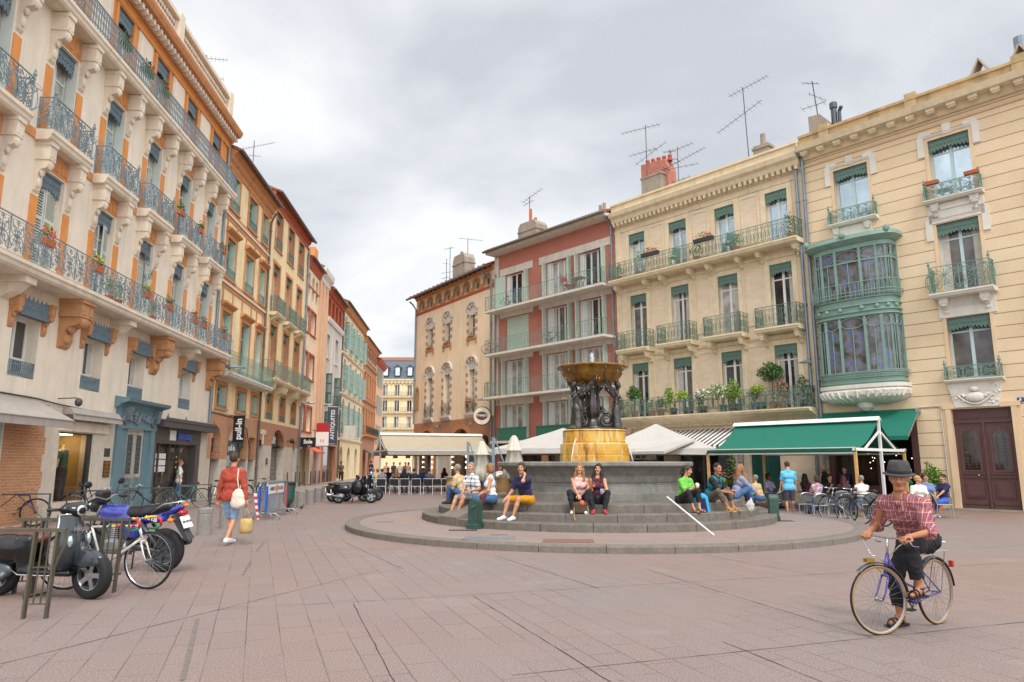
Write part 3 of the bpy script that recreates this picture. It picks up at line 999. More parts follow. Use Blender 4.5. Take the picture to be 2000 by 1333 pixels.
for i in range(100):
 x=-8.2+i*.2
 for z in(17.52,17.8,18.08):
  k.ell((x+(.1 if z==17.8 else 0),.06,z),(.085,.07,.11),7,5)
for x in(-8.1,-2.6,5.6,11.5):
 k.box(x-.22,x+.22,-.14,.38,16.9,18.6)
h.part(k,'parapet','cream_stone')
h.pipe(11.78,3.3,16.1,.06,'zinc',.08)
h.panel('brick_orange',-1.95,-.12,.05,3.1,.012,'brick_pier')
k=MB()
zz=0.02
for i in range(7):
 w=.62 if i%2 else.48
 k.box(-.14 if i%2==0 else-.24,.48,-.02,.02,zz,zz+.44)
 zz+=.442
h.part(k,'stone_quoins','pier_stone')
for a,b in((2.32,3.62),(10.92,11.88)):
 k=MB()
 zz=.02
 for i in range(7):
  k.box(a,b,-.02-.002*(i%2),.02,zz,zz+.44)
  zz+=.442
 h.part(k,'stone_pier','pier_stone')
k=MB()
k.box(-7.6,-5.2,.3,.34,.15,2.75);k.box(-4.9,-1.95,.3,.34,.25,2.75)
h.part(k,'shop_window','glass_shop')
k=MB()
k.box(-1.99,-1.93,-.02,.34,.25,2.75);k.box(-4.95,-4.88,-.02,.34,.25,2.75);k.box(-4.9,-1.95,-.01,.3,.1,.25)
h.part(k,'shop_frame','frame_white')
mat('shop_wood','#a06a2c',.5,var=.15)
mat('warm_wall','#b89a4e',.8,var=.1)
k=MB()
k.box(-3.0,-2.0,.36,.4,.25,2.75)
h.part(k,'shop_display','shop_wood')
def glass_clear(name):
 m,t=newmat(name)
 t.b.inputs['Base Color'].default_value=(.9,.95,.95,1)
 nt=m.node_tree
 out=nt.nodes['Material Output']
 tr=t.n('ShaderNodeBsdfTransparent');tr.inputs[0].default_value=(.93,.95,.94,1)
 gl=t.n('ShaderNodeBsdfGlossy');gl.inputs['Roughness'].default_value=.03
 fr=t.n('ShaderNodeFresnel');fr.inputs[0].default_value=1.5
 mx=t.n('ShaderNodeMixShader')
 t.l(fr.outputs[0],mx.inputs[0]);t.l(tr.outputs[0],mx.inputs[1]);t.l(gl.outputs[0],mx.inputs[2])
 t.l(mx.outputs[0],out.inputs[0])
 return m
glass_clear('clear_glass')
k=MB()
k.quad((.48,1.3,.5),(2.3,1.3,.5),(2.3,1.3,2.42),(.48,1.3,2.42),0)
k.quad((.48,.34,.5),(2.3,.34,.5),(2.3,1.3,.5),(.48,1.3,.5),1)
k.quad((.48,.34,2.42),(.48,1.3,2.42),(2.3,1.3,2.42),(2.3,.34,2.42),1)
k.quad((.48,.34,.5),(.48,1.3,.5),(.48,1.3,2.42),(.48,.34,2.42),1)
k.quad((2.3,.34,.5),(2.3,.34,2.42),(2.3,1.3,2.42),(2.3,1.3,.5),0)
k.box(1.25,1.75,1.2,1.29,.5,2.42,2)
h.part(k,'shop_display',['warm_wall','shop_wood','brick_rust'])
mat('lamp_glow','#ffe2b0',.5,var=0,emit=6)
k=MB();k.box(.7,2.1,.5,.8,2.38,2.41);h.part(k,'window_lamp','lamp_glow')
k=MB()
k.quad((.48,.1,.5),(2.3,.1,.5),(2.3,.1,2.42),(.48,.1,2.42))
h.part(k,'shop_window','clear_glass')
k=MB()
k.box(.44,.52,.05,.14,.5,2.42);k.box(2.24,2.3,.02,.16,.5,2.42);k.box(.44,2.3,.04,.14,2.38,2.45)
h.part(k,'shop_frame','dark_grey_paint')
k=MB()
k.box(.40,3.0,-.10,.0,2.45,2.72);k.box(.45,2.3,-.06,.05,.02,.5)
h.part(k,'shop_fascia','cream_stone')
k=MB()
for x in(3.72,6.2):
 k.box(x-.16,x+.18,-.10,.02,.0,3.2)
 k.box(x-.22,x+.24,-.14,.02,0,.5)
k.box(3.55,6.45,-.12,.02,2.68,3.35)
k.prism([(.02,3.35),(-.14,3.35),(-.2,3.45),(-.44,3.52),(-.48,3.62),(.02,3.7)],'x',3.4,6.65)
k.box(3.88,4.4,-.04,.02,0,2.68);k.box(5.65,6.05,-.04,.02,0,2.68)
h.part(k,'door_surround','door_blue')
k=MB()
for i in range(26):
 x=5.0+rng.uniform(-.75,.75)
 k.ell((x,-.14,3.02+rng.uniform(-.16,.2)*(1-abs(x-5)*.5)),(rng.uniform(.06,.14),.06,rng.uniform(.05,.12)),7,5)
for s in(-1,1):
 k.tube([(5+s*1.05+.16*math.cos(a),-.16,3.0+.16*math.sin(a))for a in np.linspace(0,5,12)],.05,6)
 console(k,5+s*1.1,.22,3.35,.36,.8)
h.part(k,'carved_overdoor','zinc')
k,g=MB(),MB()
for s in(-1,1):
 a,b=(4.4,5.02)if s<0 else(5.03,5.65)
 k.box(a,b,.0,.06,.05,2.64)
 k.box(a+.06,b-.06,-.03,0,.12,.5);k.box(a+.06,b-.06,-.03,0,.58,.8);k.box(a+.06,b-.06,-.035,0,.86,1.1)
 g.box(a+.14,b-.14,-.012,.0,1.22,2.5)
 for q in range(7):
  k.tube([((a+b)/2+.14*math.cos(t),-.016,1.35+q*.17+.08*math.sin(t))for t in np.linspace(0,2*PI,9)[:-1]],.008,4,closed=True)
d=h.part(k,'door','door_blue')
h.part(g,'pane','dark_grey_paint',parent=d)
k=MB()
mat('brass','#b8923f',.3,.9,var=.1)
k.ell((4.72,-.06,1.05),(.07,.03,.03));k.ell((5.33,-.06,1.05),(.07,.03,.03));k.box(4.6,4.85,-.04,-.03,.82,.87)
h.part(k,'handle','brass',parent=d)
k=MB()
k.box(6.4,11.75,-.42,0,2.86,3.08)
k.box(6.4,11.75,-.46,.0,3.08,3.13)
for i in range(66):
 x=6.45+i*.08
 k.lathe([(.03,0),(.03,.05),(.0,.09)],5,(x,-.43,3.13))
for x in(6.6,8.3,11.4):
 k.lathe([(.02,0),(.03,.1),(.0,.24)],6,(x,-.4,3.13))
h.part(k,'shop_canopy','shop_grey')
k=MB()
k.box(6.5,10.95,-.06,.02,2.3,2.86);k.box(6.5,6.66,-.05,.1,.02,2.3);k.box(10.5,10.95,-.05,.3,.02,2.3)
for x in(7.35,8.35,9.25):
 k.box(x-.03,x+.03,.12,.2,.1,2.3)
h.part(k,'shopfront','shop_grey')
mat('blue_sign','#2456b8',.4,var=.03)
k=text_mesh('biocoop',.42,.03,.016)
q=MB().merge(k,Matrix.Translation((9.15,-.1,2.62)))
h.part(q,'lettering','blue_sign')
h.panel('sign_white',7.75,8.3,2.42,2.8,.075,'sign_panel')
k=MB()
k.quad((6.66,.22,.1),(10.5,.22,.1),(10.5,.22,2.3),(6.66,.22,2.3))
h.part(k,'shop_window','glass_shop')
k=MB()
for r_ in range(3):
 k.box(7.0,8.15,.19,.2,1.25+r_*.24,1.45+r_*.24)
h.part(k,'window_notice','sign_white')
h.panel('dark_grey_paint',3.0,3.36,1.76,2.02,.03,'wall_box')
k=MB()
k.box(3.02,3.42,-.05,0,1.14,1.64)
h.part(k,'name_plates','door_brown')
k=MB()
for i in range(4):
 k.box(3.05,3.39,-.062,-.052,1.17+i*.115,1.26+i*.115)
h.part(k,'name_plate','brass')
mat('awning_grey','#a39b92',.85,var=.08,stain=.25,bump=.15)
k=MB()
k.prism([(-.02,3.12),(-.06,3.16),(-1.0,2.66),(-1.0,2.44),(-.97,2.44),(-.97,2.62)],'x',-6.5,-.75)
k.tube([(-6.5,-1.0,2.64),(-.75,-1.0,2.64)],.025,6)
h.part(k,'awning','awning_grey')
k=MB()
k.prism([(-.0,3.1),(-.2,3.1),(-.34,2.92),(-.36,2.76),(-.33,2.76),(-.3,2.9),(0,2.9)],'x',.5,3.3)
k.tube([(.5,-.34,2.92),(3.3,-.34,2.92)],.03,6)
h.part(k,'awning','awning_grey')
k=MB()
k.tube([(-.8,-.03,3.22),(0,-.05,3.16),(.5,-.05,3.14),(3.2,-.04,3.06),(3.6,-.1,2.95)],.02,5)
k.tube([(-8.2,-.03,3.3),(-.8,-.03,3.22)],.02,5)
h.part(k,'cable','dark_grey_paint')
k=MB()
k.tube([(.15,-.05,3.3),(.15,-.55,3.32)],.015,5)
k.ell((.15,-.6,3.2),(.09,.1,.12))
h.part(k,'wall_spotlight','dark_grey_paint')
h.finish()
H1=h
for i,(u,z,off,w,mats_,lab)in enumerate([(-2.2,7.02,.92,.55,('leaf_light','flower_red'),'clay box of red geraniums on the long lower balcony, nearest the left edge'),(.25,7.02,.92,.55,('leaf_light','flower_red'),'clay box of red flowers on the lower balcony above the first carved bracket'),(3.4,7.02,.92,.5,('leaf_light','flower_red'),'clay box of yellow-green plants beside the scrolled iron hook on the lower balcony'),(5.2,7.0,.92,.5,('leaf_mid','flower_red'),'small flower box with red blooms midway along the lower balcony'),(7.6,7.0,.92,.5,('leaf_mid','flower_red'),'flower box with red blooms on the lower balcony above the food shop'),(8.6,7.0,.92,.45,('leaf_mid','flower_red'),'flower box with one red bloom right of its twin above the food shop'),(10.9,7.0,.92,.5,('leaf_dark','flower_pink'),'flower box with pink blooms at the far end of the lower balcony'),(6.3,10.9,.58,.5,('leaf_mid','flower_red'),'flower box with leafy tuft on a single balcony of the cream house'),(8.3,10.86,.58,.35,('leaf_mid','flower_red'),'flower box with red bloom on the second last single balcony'),(11.1,10.86,.58,.4,('leaf_mid','flower_red'),'flower box with red bloom on the last single balcony by the house end'),(2.6,14.5,.68,.75,('leaf_dark','flower_red'),'green box with red flowers on the top balcony, second of the row'),(3.9,14.5,.68,.7,('leaf_dark','flower_red'),'green box with dense red flowers on the top balcony, last of the row'),(1.0,14.5,.68,.75,('leaf_dark','flower_red'),'green box of trailing flowers on the top balcony at the photo edge'),]):
 flower_box(H1.P(u,{.92:.68,.58:.36,.68:.42}[off],z-.12-(.04 if z>14 else 0)),w*.8,H1.a,lab,mats_,pot='clay_pot' if z<14 else 'leaf_dark',n=75,size=.06,spread=(0,.12,.2))
for j,(u,lab)in enumerate([(1.4,'leafy climbing plant behind the lower balcony rail near the second window'),(1.95,'tall green pot plant beside the climbing plant behind the lower balcony rail'),(4.4,'dark green potted plant on the lower balcony floor past the iron hook')]):
 t=thing('balcony_plant',lab,'plant',H1.P(u,.5,6.28),H1.a,'plants on the lower balcony')
 k=MB();k.lathe([(.0,0),(.1,0),(.13,.2),(.11,.2),(0,.18)],10);k.build('pot',M['clay_pot'],t)
 k=MB();leaves(k,(0,0,.5),(.25,.14,.33),90,.06,(0,1));k.build('foliage',[M['leaf_light'],M['leaf_mid']],t)
k=MB()
for p in([(0,0,0),(0,0,1.7)],):
 k.tube(p,.014,5)
for(c,r,a0,tn)in(((.22,.95),.2,PI,1.6),((.12,1.35),.11,PI,1.5),((.45,.55),.17,2,1.5),((.1,.4),.1,PI,1.3)):
 k.tube([(p[0],0,p[1])for p in arc(c,r,a0,a0-tn*2*PI,22,r*.2)],.010,4)
k.tube([(0,0,.2),(.4,0,.45),(.75,0,.9)],.01,4)
tag(k.build('iron_hook',M['iron_dark'],None,False,H1.P(2.95,.74,7.1),H1.a),'scrolled wrought iron ornament rising above the lower balcony rail','ironwork')
h=House('shop_house','cream house with orange window frames above arched brick shop fronts',*FL,11.95,19.45,9)
W2=[(13.2,.6),(16.1,.66),(18.4,.46)]
h.wall(M['yellow_stucco'],3.85,16.2,[(c-w,c+w,13.45,15.1)for c,w in W2]+[(c-w,c+w,10.1,12.0)for c,w in W2]+[(c-w,c+w,5.7,8.5)for c,w in W2]+[(c-w,c+w,4.05,5.08)for c,w in W2],rec=.3)
h.wall(M['brick_orange'],1.75,3.85,[(12.4,13.6,1.75,3.2,.6),(14.6,17.7,1.75,3.45,1.2),(17.95,19.0,1.75,2.9)],rec=.4,name='brick_base')
h.wall(M['pier_stone'],0,1.75,[(12.4,13.6,.02,1.75),(14.6,17.7,.02,1.75),(17.95,19.0,.02,1.75)],rec=.4,name='stone_base')
for c,w in W2:
 for z0,z1,hd in((13.45,15.1,0),(10.1,12.0,.22),(5.7,8.5,.2),(4.05,5.08,0)):
  h.win(c-w,c+w,z0,z1,.28,'frame_green','glass_dark',transom=.75)
  h.jambs(c-w,c+w,z0,z1,'shutter_green',.24)
  h.surround(c-w,c+w,z0,z1,.2,'orange_band',.04,head=hd or None)
  if z0>9 or z0<5:
   h.guard(c-w,c+w,z0,.45 if z0>9 else.12,'lattice' if z0>9 else 'bars','iron_verdigris',.06)
for z in(13.0,9.75):
 h.band(M['white_stone'],[(0,z),(.09,z),(.09,z+.1),(0,z+.14)],name='string_course')
 h.band(M['orange_band'],[(0,z+.14),(.04,z+.14),(.04,z+.3),(0,z+.3)],name='string_course')
 h.band(M['orange_band'],[(0,z-.2),(.03,z-.2),(.03,z),(0,z)],name='string_course')
 for c,w in W2:
  for s in(-1,1):
   h.panel('orange_band',c+s*(w+.1)-.08,c+s*(w+.1)+.08,z-.95,z-.2,.028,'pilaster')
h.band(M['orange_band'],[(0,15.3),(.06,15.3),(.08,15.5),(.2,15.6),(.24,15.8),(.4,15.9),(.46,16.1),(0,16.15)],name='cornice')
h.roof(M['roof_tile'],16.2,2.0,.55,gutter='gutter_dark')
h.balcony(11.98,19.4,5.62,.7,.95,'lattice','iron_verdigris','white_stone',.22,mod=.5,r=.009)
h.pipe(19.3,.3,15.0,.06,'gutter_dark',.08,bend=(-.1,.3))
k=MB()
k.box(12.4,13.6,.38,.42,.02,3.2);k.box(14.6,17.7,.38,.42,.02,3.4)
h.part(k,'shop_window','glass_shop')
k=MB()
k.box(12.45,13.55,.3,.36,2.1,2.7);k.box(14.65,17.4,.26,.34,1.95,2.65);k.box(12.45,13.55,.3,.36,.02,.5)
h.part(k,'shop_fascia','dark_grey_paint')
k=MB()
k.prism([(12.45,2.72)]+[(13-.52*math.cos(a),2.72+.42*math.sin(a))for a in np.linspace(.1,PI-.1,9)]+[(13.55,2.72)],'y',.33,.37)
k.prism([(14.7,2.67)]+[(16.15-1.45*math.cos(a),2.67+.75*math.sin(a))for a in np.linspace(.1,PI-.1,12)]+[(17.6,2.67)],'y',.33,.37)
h.part(k,'fanlight','cream_stone')
q=MB().merge(text_mesh('pull-in',.42,.02,.006),Matrix.Translation((16.0,.25,2.3)))
h.part(q,'lettering','white_paint')
q=MB().merge(text_mesh('pull-in',.2,.02,.004),Matrix.Translation((13.0,.29,2.45)))
h.part(q,'lettering','white_paint')
k=MB();k.box(17.95,19.0,.3,.36,.02,2.9);k.box(17.0,18.2,.2,.3,2.35,2.6)
h.part(k,'door','door_green')
for x in(13.65,14.55):
 k=MB();k.box(x-.03,x+.03,.2,.38,.02,2.7);h.part(k,'shop_frame','dark_grey_paint')
k=MB();k.tube([(12.1,-.03,3.8),(15.5,-.03,3.72),(17.3,-.03,3.3),(17.95,-.03,2.4),(18.0,-.03,1.8)],.02,5)
h.part(k,'cable','dark_grey_paint')
h.finish()
H2=h
h=House('green_balcony_house','yellow house with brick window frames and a long scrolled green balcony',*FL,19.47,29.0,9)
W3=[21.3,24.25,27.1]
h.wall(M['yellow_stucco'],3.85,17.0,[(c-.68,c+.68,14.0,16.25)for c in W3]+[(c-.68,c+.68,10.15,13.05)for c in W3]+[(c-.68,c+.68,6.3,9.45)for c in W3]+[(c-.62,c+.62,4.05,5.5)for c in W3],rec=.34,mjamb=M['brick_orange'])
h.wall(M['brick_rust'],2.56,3.85,[(22.35,25.2,2.56,3.55,.98),(19.75,20.5,2.56,2.85),(27.5,28.2,2.56,2.95)],rec=.45,name='brick_base')
h.wall(M['pier_stone'],0,2.56,[(22.35,25.2,.02,2.56),(19.75,20.5,.02,2.56),(27.5,28.2,.02,2.56)],rec=.45,name='stone_base')
for c in W3:
 for z0,z1 in((14.0,16.25),(10.15,13.05),(6.3,9.45),(4.05,5.5)):
  w=.68 if z0>5 else.62
  h.win(c-w,c+w,z0,z1,.32,'frame_white','glass_sky' if z0>9 else 'glass_mid',transom=.72)
  h.lambrequin(c-w,c+w,z1,.42,'lamb_green',y=.12)
  h.surround(c-w,c+w,z0,z1,.2,'orange_band',.03,sill=z0>13)
 h.guard(c-.68,c+.68,14.0,.6,'lattice','iron_green',.06)
 h.guard(c-.6,c+.6,4.05,.35,'baluster','iron_green',.02)
 h.balcony(c-1.05,c+1.05,10.1,.42,.95,'lyre','iron_green','ochre_stone',.2,brackets=(c-.7,c+.7),mod=.5,bsize=(.16,.9,.3))
h.balcony(19.5,28.95,6.22,.7,1.0,'scroll','iron_green','ochre_stone',.2,brackets=[20.2,22.2,22.9,25.4,26.1,28.3],mod=.6,bsize=(.22,.9,.75))
h.band(M['red_paint'],[(0,16.4),(.05,16.4),(.05,16.7),(.18,16.8),(.24,17.0),(.4,17.1),(0,17.15)],name='cornice')
h.roof(M['roof_tile'],17.1,1.8,.45,gutter='gutter_dark')
h.pipe(28.95,.3,16.5,.07,'zinc',.1)
h.panel('cream_stone',19.9,20.9,3.15,3.4,.05,'wall_letter')
h.panel('cream_stone',20.28,20.52,2.6,3.15,.05,'wall_letter')
k=MB();k.box(22.35,25.2,.4,.44,.02,3.55);k.box(27.5,28.2,.4,.44,.02,2.95)
h.part(k,'shop_window','glass_dark')
k=MB()
for i in range(9):k.box(22.4,25.15,.36,.4,.1+i*.27,.13+i*.27)
k.box(23.6,23.75,.34,.4,.02,2.6);k.box(22.4,25.15,.3,.39,2.5,2.7)
h.part(k,'door','dark_grey_paint')
k=MB();k.box(19.75,20.5,.3,.36,.02,2.85);h.part(k,'door','door_green')
q=MB().merge(text_mesh('Sole',.9,.03,.02,.8,.3),Matrix.Translation((23.8,.34,3.02)))
h.part(q,'lettering','white_paint')
k=MB();k.box(22.9,24.7,.36,.4,2.7,3.4);h.part(k,'fanlight','black_paint')
h.panel('dark_grey_paint',21.3,21.6,1.5,1.85,.04,'wall_box')
k=MB();k.ell((26.0,-.3,2.95),(.13,.14,.16));k.tube([(26,0,2.95),(26,-.3,2.95)],.03,5)
h.part(k,'wall_spotlight','black_paint')
k=MB();k.box(20.3,21.2,2.2,3.2,17.0,19.0)
h.part(k,'chimney','old_render')
h.finish()
H3=h
h=House('orange_house','narrow orange house with red window frames and an attic arcade',*FL,29.02,33.3,9)
ws=[(29.55,30.35),(30.9,32.6)]
rows=[(10.75,12.4),(7.5,9.25),(3.8,5.5)]
h.wall(M['peach_stucco'],0,16.0,[(a,b,c,d)for a,b in ws for c,d in rows]+[(29.5,30.3,13.2,15.0,.4),(30.9,31.7,13.2,15.0,.4),(32.2,33.0,13.2,15.0,.4)]+[(29.4,32.8,.05,2.9)],rec=.35)
for a,b in ws:
 for c,d in rows:
  h.win(a,b,c,d,.32,'frame_white','glass_mid',transom=.7)
  h.surround(a,b,c,d,.16,'red_paint',.04)
for a in(29.5,30.9,32.2):
 k=MB();k.box(a,a+.8,.33,.36,13.2,15.0);h.part(k,'attic_recess','interior')
h.band(M['red_paint'],[(0,14.0),(.03,14.0),(.03,14.15),(0,14.15)],name='string_course')
h.band(M['red_paint'],[(0,15.3),(.05,15.3),(.3,15.8),(.35,16.0),(0,16.05)],name='cornice')
h.roof(M['roof_tile'],16.0,1.6,.4,gutter='gutter_dark')
k=MB();k.box(30.2,31.0,1.0,1.8,16.2,17.4);h.part(k,'chimney','orange_paint')
k=MB();k.box(29.4,32.8,.3,.36,.05,2.9);h.part(k,'shop_window','glass_shop')
k=MB();k.box(29.5,31.4,.2,.26,.3,2.6);h.part(k,'shop_display','warm_wall')
mat('awning_orange','#d9603c',.8,var=.05)
k=MB();k.prism([(-.02,2.85),(-.02,2.92),(-1.1,2.35),(-1.1,2.25),(-1.07,2.25),(-1.07,2.32)],'x',29.8,32.6)
h.part(k,'awning','awning_orange')
h.finish()
H4=h
h=House('pilaster_house','pinkish house front of tall plain pilasters next to the orange house',*FL,33.32,36.9,9)
h.wall(M['pink_stone'],0,16.4,[(33.7,34.3,4.2,5.3),(35.6,36.2,4.2,5.3),(33.8,36.4,.05,2.8)],rec=.3)
for u in(33.75,34.95,36.2):
 h.panel('salmon_stucco',u-.38,u+.38,4.0,15.4,.12,'pilaster')
for a in(33.7,35.6):h.win(a,a+.6,4.2,5.3,.28,'frame_white','glass_dark')
h.band(M['white_stone'],[(0,15.4),(.15,15.4),(.2,15.7),(.45,16.0),(.5,16.4),(0,16.5)],name='cornice')
h.band(M['pale_grey_wall'],[(0,3.2),(.1,3.2),(.1,3.8),(.16,3.9),(0,3.95)],name='string_course')
h.roof(M['roof_tile'],16.5,1.5,.3)
k=MB();k.box(34.0,35.2,.6,1.8,16.5,18.2);h.part(k,'chimney','orange_paint')
k=MB();k.box(33.8,36.4,.26,.3,.05,2.8);h.part(k,'shop_window','glass_shop')
h.finish()
h=House('white_house','pale grey house with a red arcaded attic and green shutters',*FL,36.92,44.0,9)
ops=[(37.15,38.3,10.0,11.9),(40.85,42.35,10.0,12.1),(37.3,38.4,6.3,8.7),(40.95,42.5,6.35,8.75),(37.3,38.4,4.3,5.65),(40.95,42.5,4.3,5.65)]
h.wall(M['pale_grey_wall'],3.6,13.3,ops,rec=.35)
h.wall(M['red_paint'],13.3,15.4,[(37.3+i*1.65,38.3+i*1.65,13.6,15.0,.5)for i in range(4)],rec=.4,name='attic_wall')
h.wall(M['brick_rust'],0,3.6,[(37.8,43.3,.05,3.0)],rec=.4,name='shop_base')
for a,b,c,d in ops:
 h.win(a,b,c,d,.33,'frame_white','glass_dark',transom=.7)
 if c<9:h.shutter(a,c,d,-.5 if False else.5,'door_green',rad(80))
 h.surround(a,b,c,d,.05,'white_stone',.04)
h.balcony(40.6,42.9,6.3,.4,.9,'bars','iron_green','white_stone',.15)
h.guard(37.3,38.4,6.3,.9,'bars','iron_green')
k=MB()
for i in range(4):k.box(37.3+i*1.65,38.3+i*1.65,.38,.41,13.6,15.0)
h.part(k,'attic_recess','interior')
h.band(M['white_stone'],[(0,12.9),(.12,12.9),(.2,13.15),(.2,13.3),(0,13.3)],name='string_course')
for u in(39.4,43.7):h.panel('white_stone',u-.12,u+.12,3.7,12.9,.05,'pilaster')
h.band(M['red_paint'],[(0,15.2),(.1,15.2),(.4,15.6),(.45,15.8),(0,15.8)],name='cornice')
h.roof(M['roof_tile'],15.7,1.6,.5,gutter='gutter_dark')
k=MB();k.box(38.5,39.8,1.2,2.2,15.9,18.2);k.box(38.45,39.85,1.15,2.25,17.6,17.8);h.part(k,'chimney','salmon_stucco')
k=MB();k.box(37.8,43.3,.34,.4,.05,3.0);h.part(k,'shop_window','glass_dark')
h.finish()
h=House('striped_window_house','house with brick-and-stone striped window frames and grey shutters',*FL,44.02,58.0,9)
WS=[45.6+3.35*i for i in range(4)]
rows=[(12.0,15.0,.6),(8.2,11.0,.6),(4.2,7.3,.5)]
h.wall(M['yellow_stucco'],0,16.2,[(c-.62,c+.62,a,b,r_)for c in WS for a,b,r_ in rows]+[(c-.9,c+.9,.05,3.1,.9)for c in(46,50.3,55)],rec=.35)
for c in WS:
 for a,b,r_ in rows:
  h.win(c-.62,c+.62,a,b,.33,'shutter_grey','glass_dark',transom=.6)
  k=MB()
  for s in(-1,1):
   for i in range(int((b-r_-a)/.27)):
    k.box(c+s*.8-.18,c+s*.8+.18,-.05-.004*(i%2),.02,a+i*.27,a+i*.27+.27,i%2)
  h.part(k,'window_surround',['white_stone','red_paint'])
  h.surround(c-.75,c+.75,a,b+.1,.18,'white_stone',.10,sill=True,rise=.7,name='window_hood')
  for s in(-1,1):
   h.shutter(c+s*.62,a+.05,b-r_,s*.62,'shutter_grey',rad(30 if a<8 else 62),louvre=True)
  h.guard(c-.62,c+.62,a,.6,'bars','iron_verdigris')
for z in(11.4,7.7,3.6):
 h.band(M['ochre_stone'],[(0,z),(.12,z),(.2,z+.14),(.2,z+.22),(0,z+.25)],name='string_course')
h.band(M['orange_band'],[(0,15.5),(.08,15.5),(.35,15.95),(.45,16.2),(0,16.25)],name='cornice',dent=(.6,.3,.05,.3,15.55,15.8))
h.roof(M['roof_tile'],16.3,1.6,.5,gutter='gutter_dark')
for c in(46,50.3,55):
 k=MB();k.box(c-.9,c+.9,.3,.35,.05,3.1);h.part(k,'shop_window','glass_dark')
h.pipe(44.1,.3,15.5,.08,'gutter_dark',.1)
h.finish()
h=House('brick_house','dark orange brick house with an arcaded top floor and a black balcony',*FL,58.02,70.0,9)
WB=[59.6+2.3*i for i in range(5)]
h.wall(M['brick_rust'],0,15.4,[(c-.5,c+.5,9.1,11.7)for c in WB]+[(c-.5,c+.5,5.0,7.7)for c in WB]+[(58.8+i*1.6,59.9+i*1.6,13.0,14.6,.5)for i in range(7)]+[(60.2,62.4,.05,3.1,1.0),(64.5,67.5,.05,3.0,1.0)],rec=.4)
for c in WB:
 for a,b in((9.1,11.7),(5.0,7.7)):
  h.win(c-.5,c+.5,a,b,.38,'terracotta','glass_dark',transom=.7)
  h.surround(c-.5,c+.5,a,b,.22,'orange_band',.06)
k=MB()
for i in range(7):k.box(58.8+i*1.6,59.9+i*1.6,.38,.4,13.0,14.6)
k.box(60.2,62.4,.36,.4,.05,3.1);k.box(64.5,67.5,.36,.4,.05,3.0)
h.part(k,'dark_recess','interior')
k=MB()
for i in range(8):k.box(58.45+i*1.6,58.75+i*1.6,-.08,.02,13.2,13.5)
h.part(k,'impost_blocks','white_stone')
for z in(12.5,8.4,4.4):
 h.band(M['orange_band'],[(0,z),(.14,z),(.24,z+.2),(.24,z+.28),(0,z+.3)],name='string_course')
h.balcony(58.5,69.8,4.7,.6,.95,'bars','black_paint','orange_band',.2)
h.band(M['orange_band'],[(0,14.8),(.1,14.8),(.4,15.2),(.5,15.5),(0,15.6)],name='cornice')
h.roof(M['roof_tile'],15.5,1.6,.5,gutter='gutter_dark')
k=MB();k.prism([(-.05,3.0),(-.05,3.1),(-1.0,2.6),(-1.0,2.2),(-.97,2.2),(-.97,2.5)],'x',60.2,62.4);h.part(k,'awning','door_green')
h.finish()
h=House('corner_house','narrow house with pale grey shutters, last on the left of the street',*FL,70.02,78.0,9)
h.wall(M['salmon_stucco'],0,14.6,[(71.5+2.6*i,72.5+2.6*i,a,a+2.4)for i in range(2)for a in(4.0,7.8,11.4)],rec=.3)
for i in range(2):
 for a in(4.0,7.8,11.4):
  h.win(71.5+2.6*i,72.5+2.6*i,a,a+2.4,.28,'shutter_grey','glass_dark')
  for s,x in((-1,71.5+2.6*i),(1,72.5+2.6*i)):
   h.shutter(x,a,a+2.4,s*.6,'shutter_grey',rad(10))
h.band(M['red_paint'],[(0,14.0),(.1,14.0),(.5,14.5),(.5,14.8),(0,14.8)],name='cornice')
h.roof(M['roof_tile'],14.8,1.5,.5)
h.finish()
h=House('mansard_house','pale yellow house with a grey slate mansard roof closing the street',(0,130),0,-28,-15,12)
cs=[-23.4,-21.2,-18.9,-16.6,-25.7]
fl=[(1.0,4.2),(5.2,8.0),(9.0,11.8),(12.6,15.2),(16.2,18.6)]
base=1.2
FZ=[1.55+(906-y)*130/1404 for y in(838,806,775,742)]
h.wall(M['yellow_stucco'],0,FZ[3],[(c-.45,c+.45,z+.15,z+2.2)for c in cs for z in FZ[:3]]+[(c-.45,c+.45,2.5,6.5)for c in cs],rec=.3)
for c in cs:
 for z in FZ[:3]:
  h.win(c-.45,c+.45,z+.15,z+2.2,.28,'frame_white','glass_mid' if z>FZ[2]-1 else 'glass_dark')
for z in FZ[:3]:
 h.balcony(-27.5,-15.2,z,.6,.9,'bars','iron_dark','ochre_stone',.25,mod=.9,r=.02)
h.band(M['ochre_stone'],[(0,FZ[3]-.6),(.2,FZ[3]-.5),(.5,FZ[3]),(.5,FZ[3]+.2),(0,FZ[3]+.2)],name='cornice',dent=(.7,.35,.1,.4,FZ[3]-.6,FZ[3]-.3))
k=MB();k.prism([(.1,FZ[3]+.2),(1.6,FZ[3]+3.9),(10,FZ[3]+3.9),(11.9,FZ[3]+.2)],'x',-28,-15)
h.part(k,'mansard','slate')
k=MB();k.prism([(1.5,FZ[3]+3.9),(6,FZ[3]+5.2),(10.5,FZ[3]+3.9)],'x',-28,-15)
h.part(k,'roof','roof_tile')
for c in cs:
 k=MB()
 z=FZ[3]+.9
 k.box(c-.55,c-.4,-.1,1.2,z,z+1.5);k.box(c+.4,c+.55,-.1,1.2,z,z+1.5)
 k.prism([(c-.7,z+1.5),(c,z+2.1),(c+.7,z+1.5)],'y',-.2,1.4)
 d=h.part(k,'dormer','iron_dark')
 g=MB();g.box(c-.4,c+.4,.0,.1,z,z+1.5)
 h.part(g,'pane','glass_sky',parent=d)
h.finish()
mat('red_sign','#b3202c',.5,var=.04)
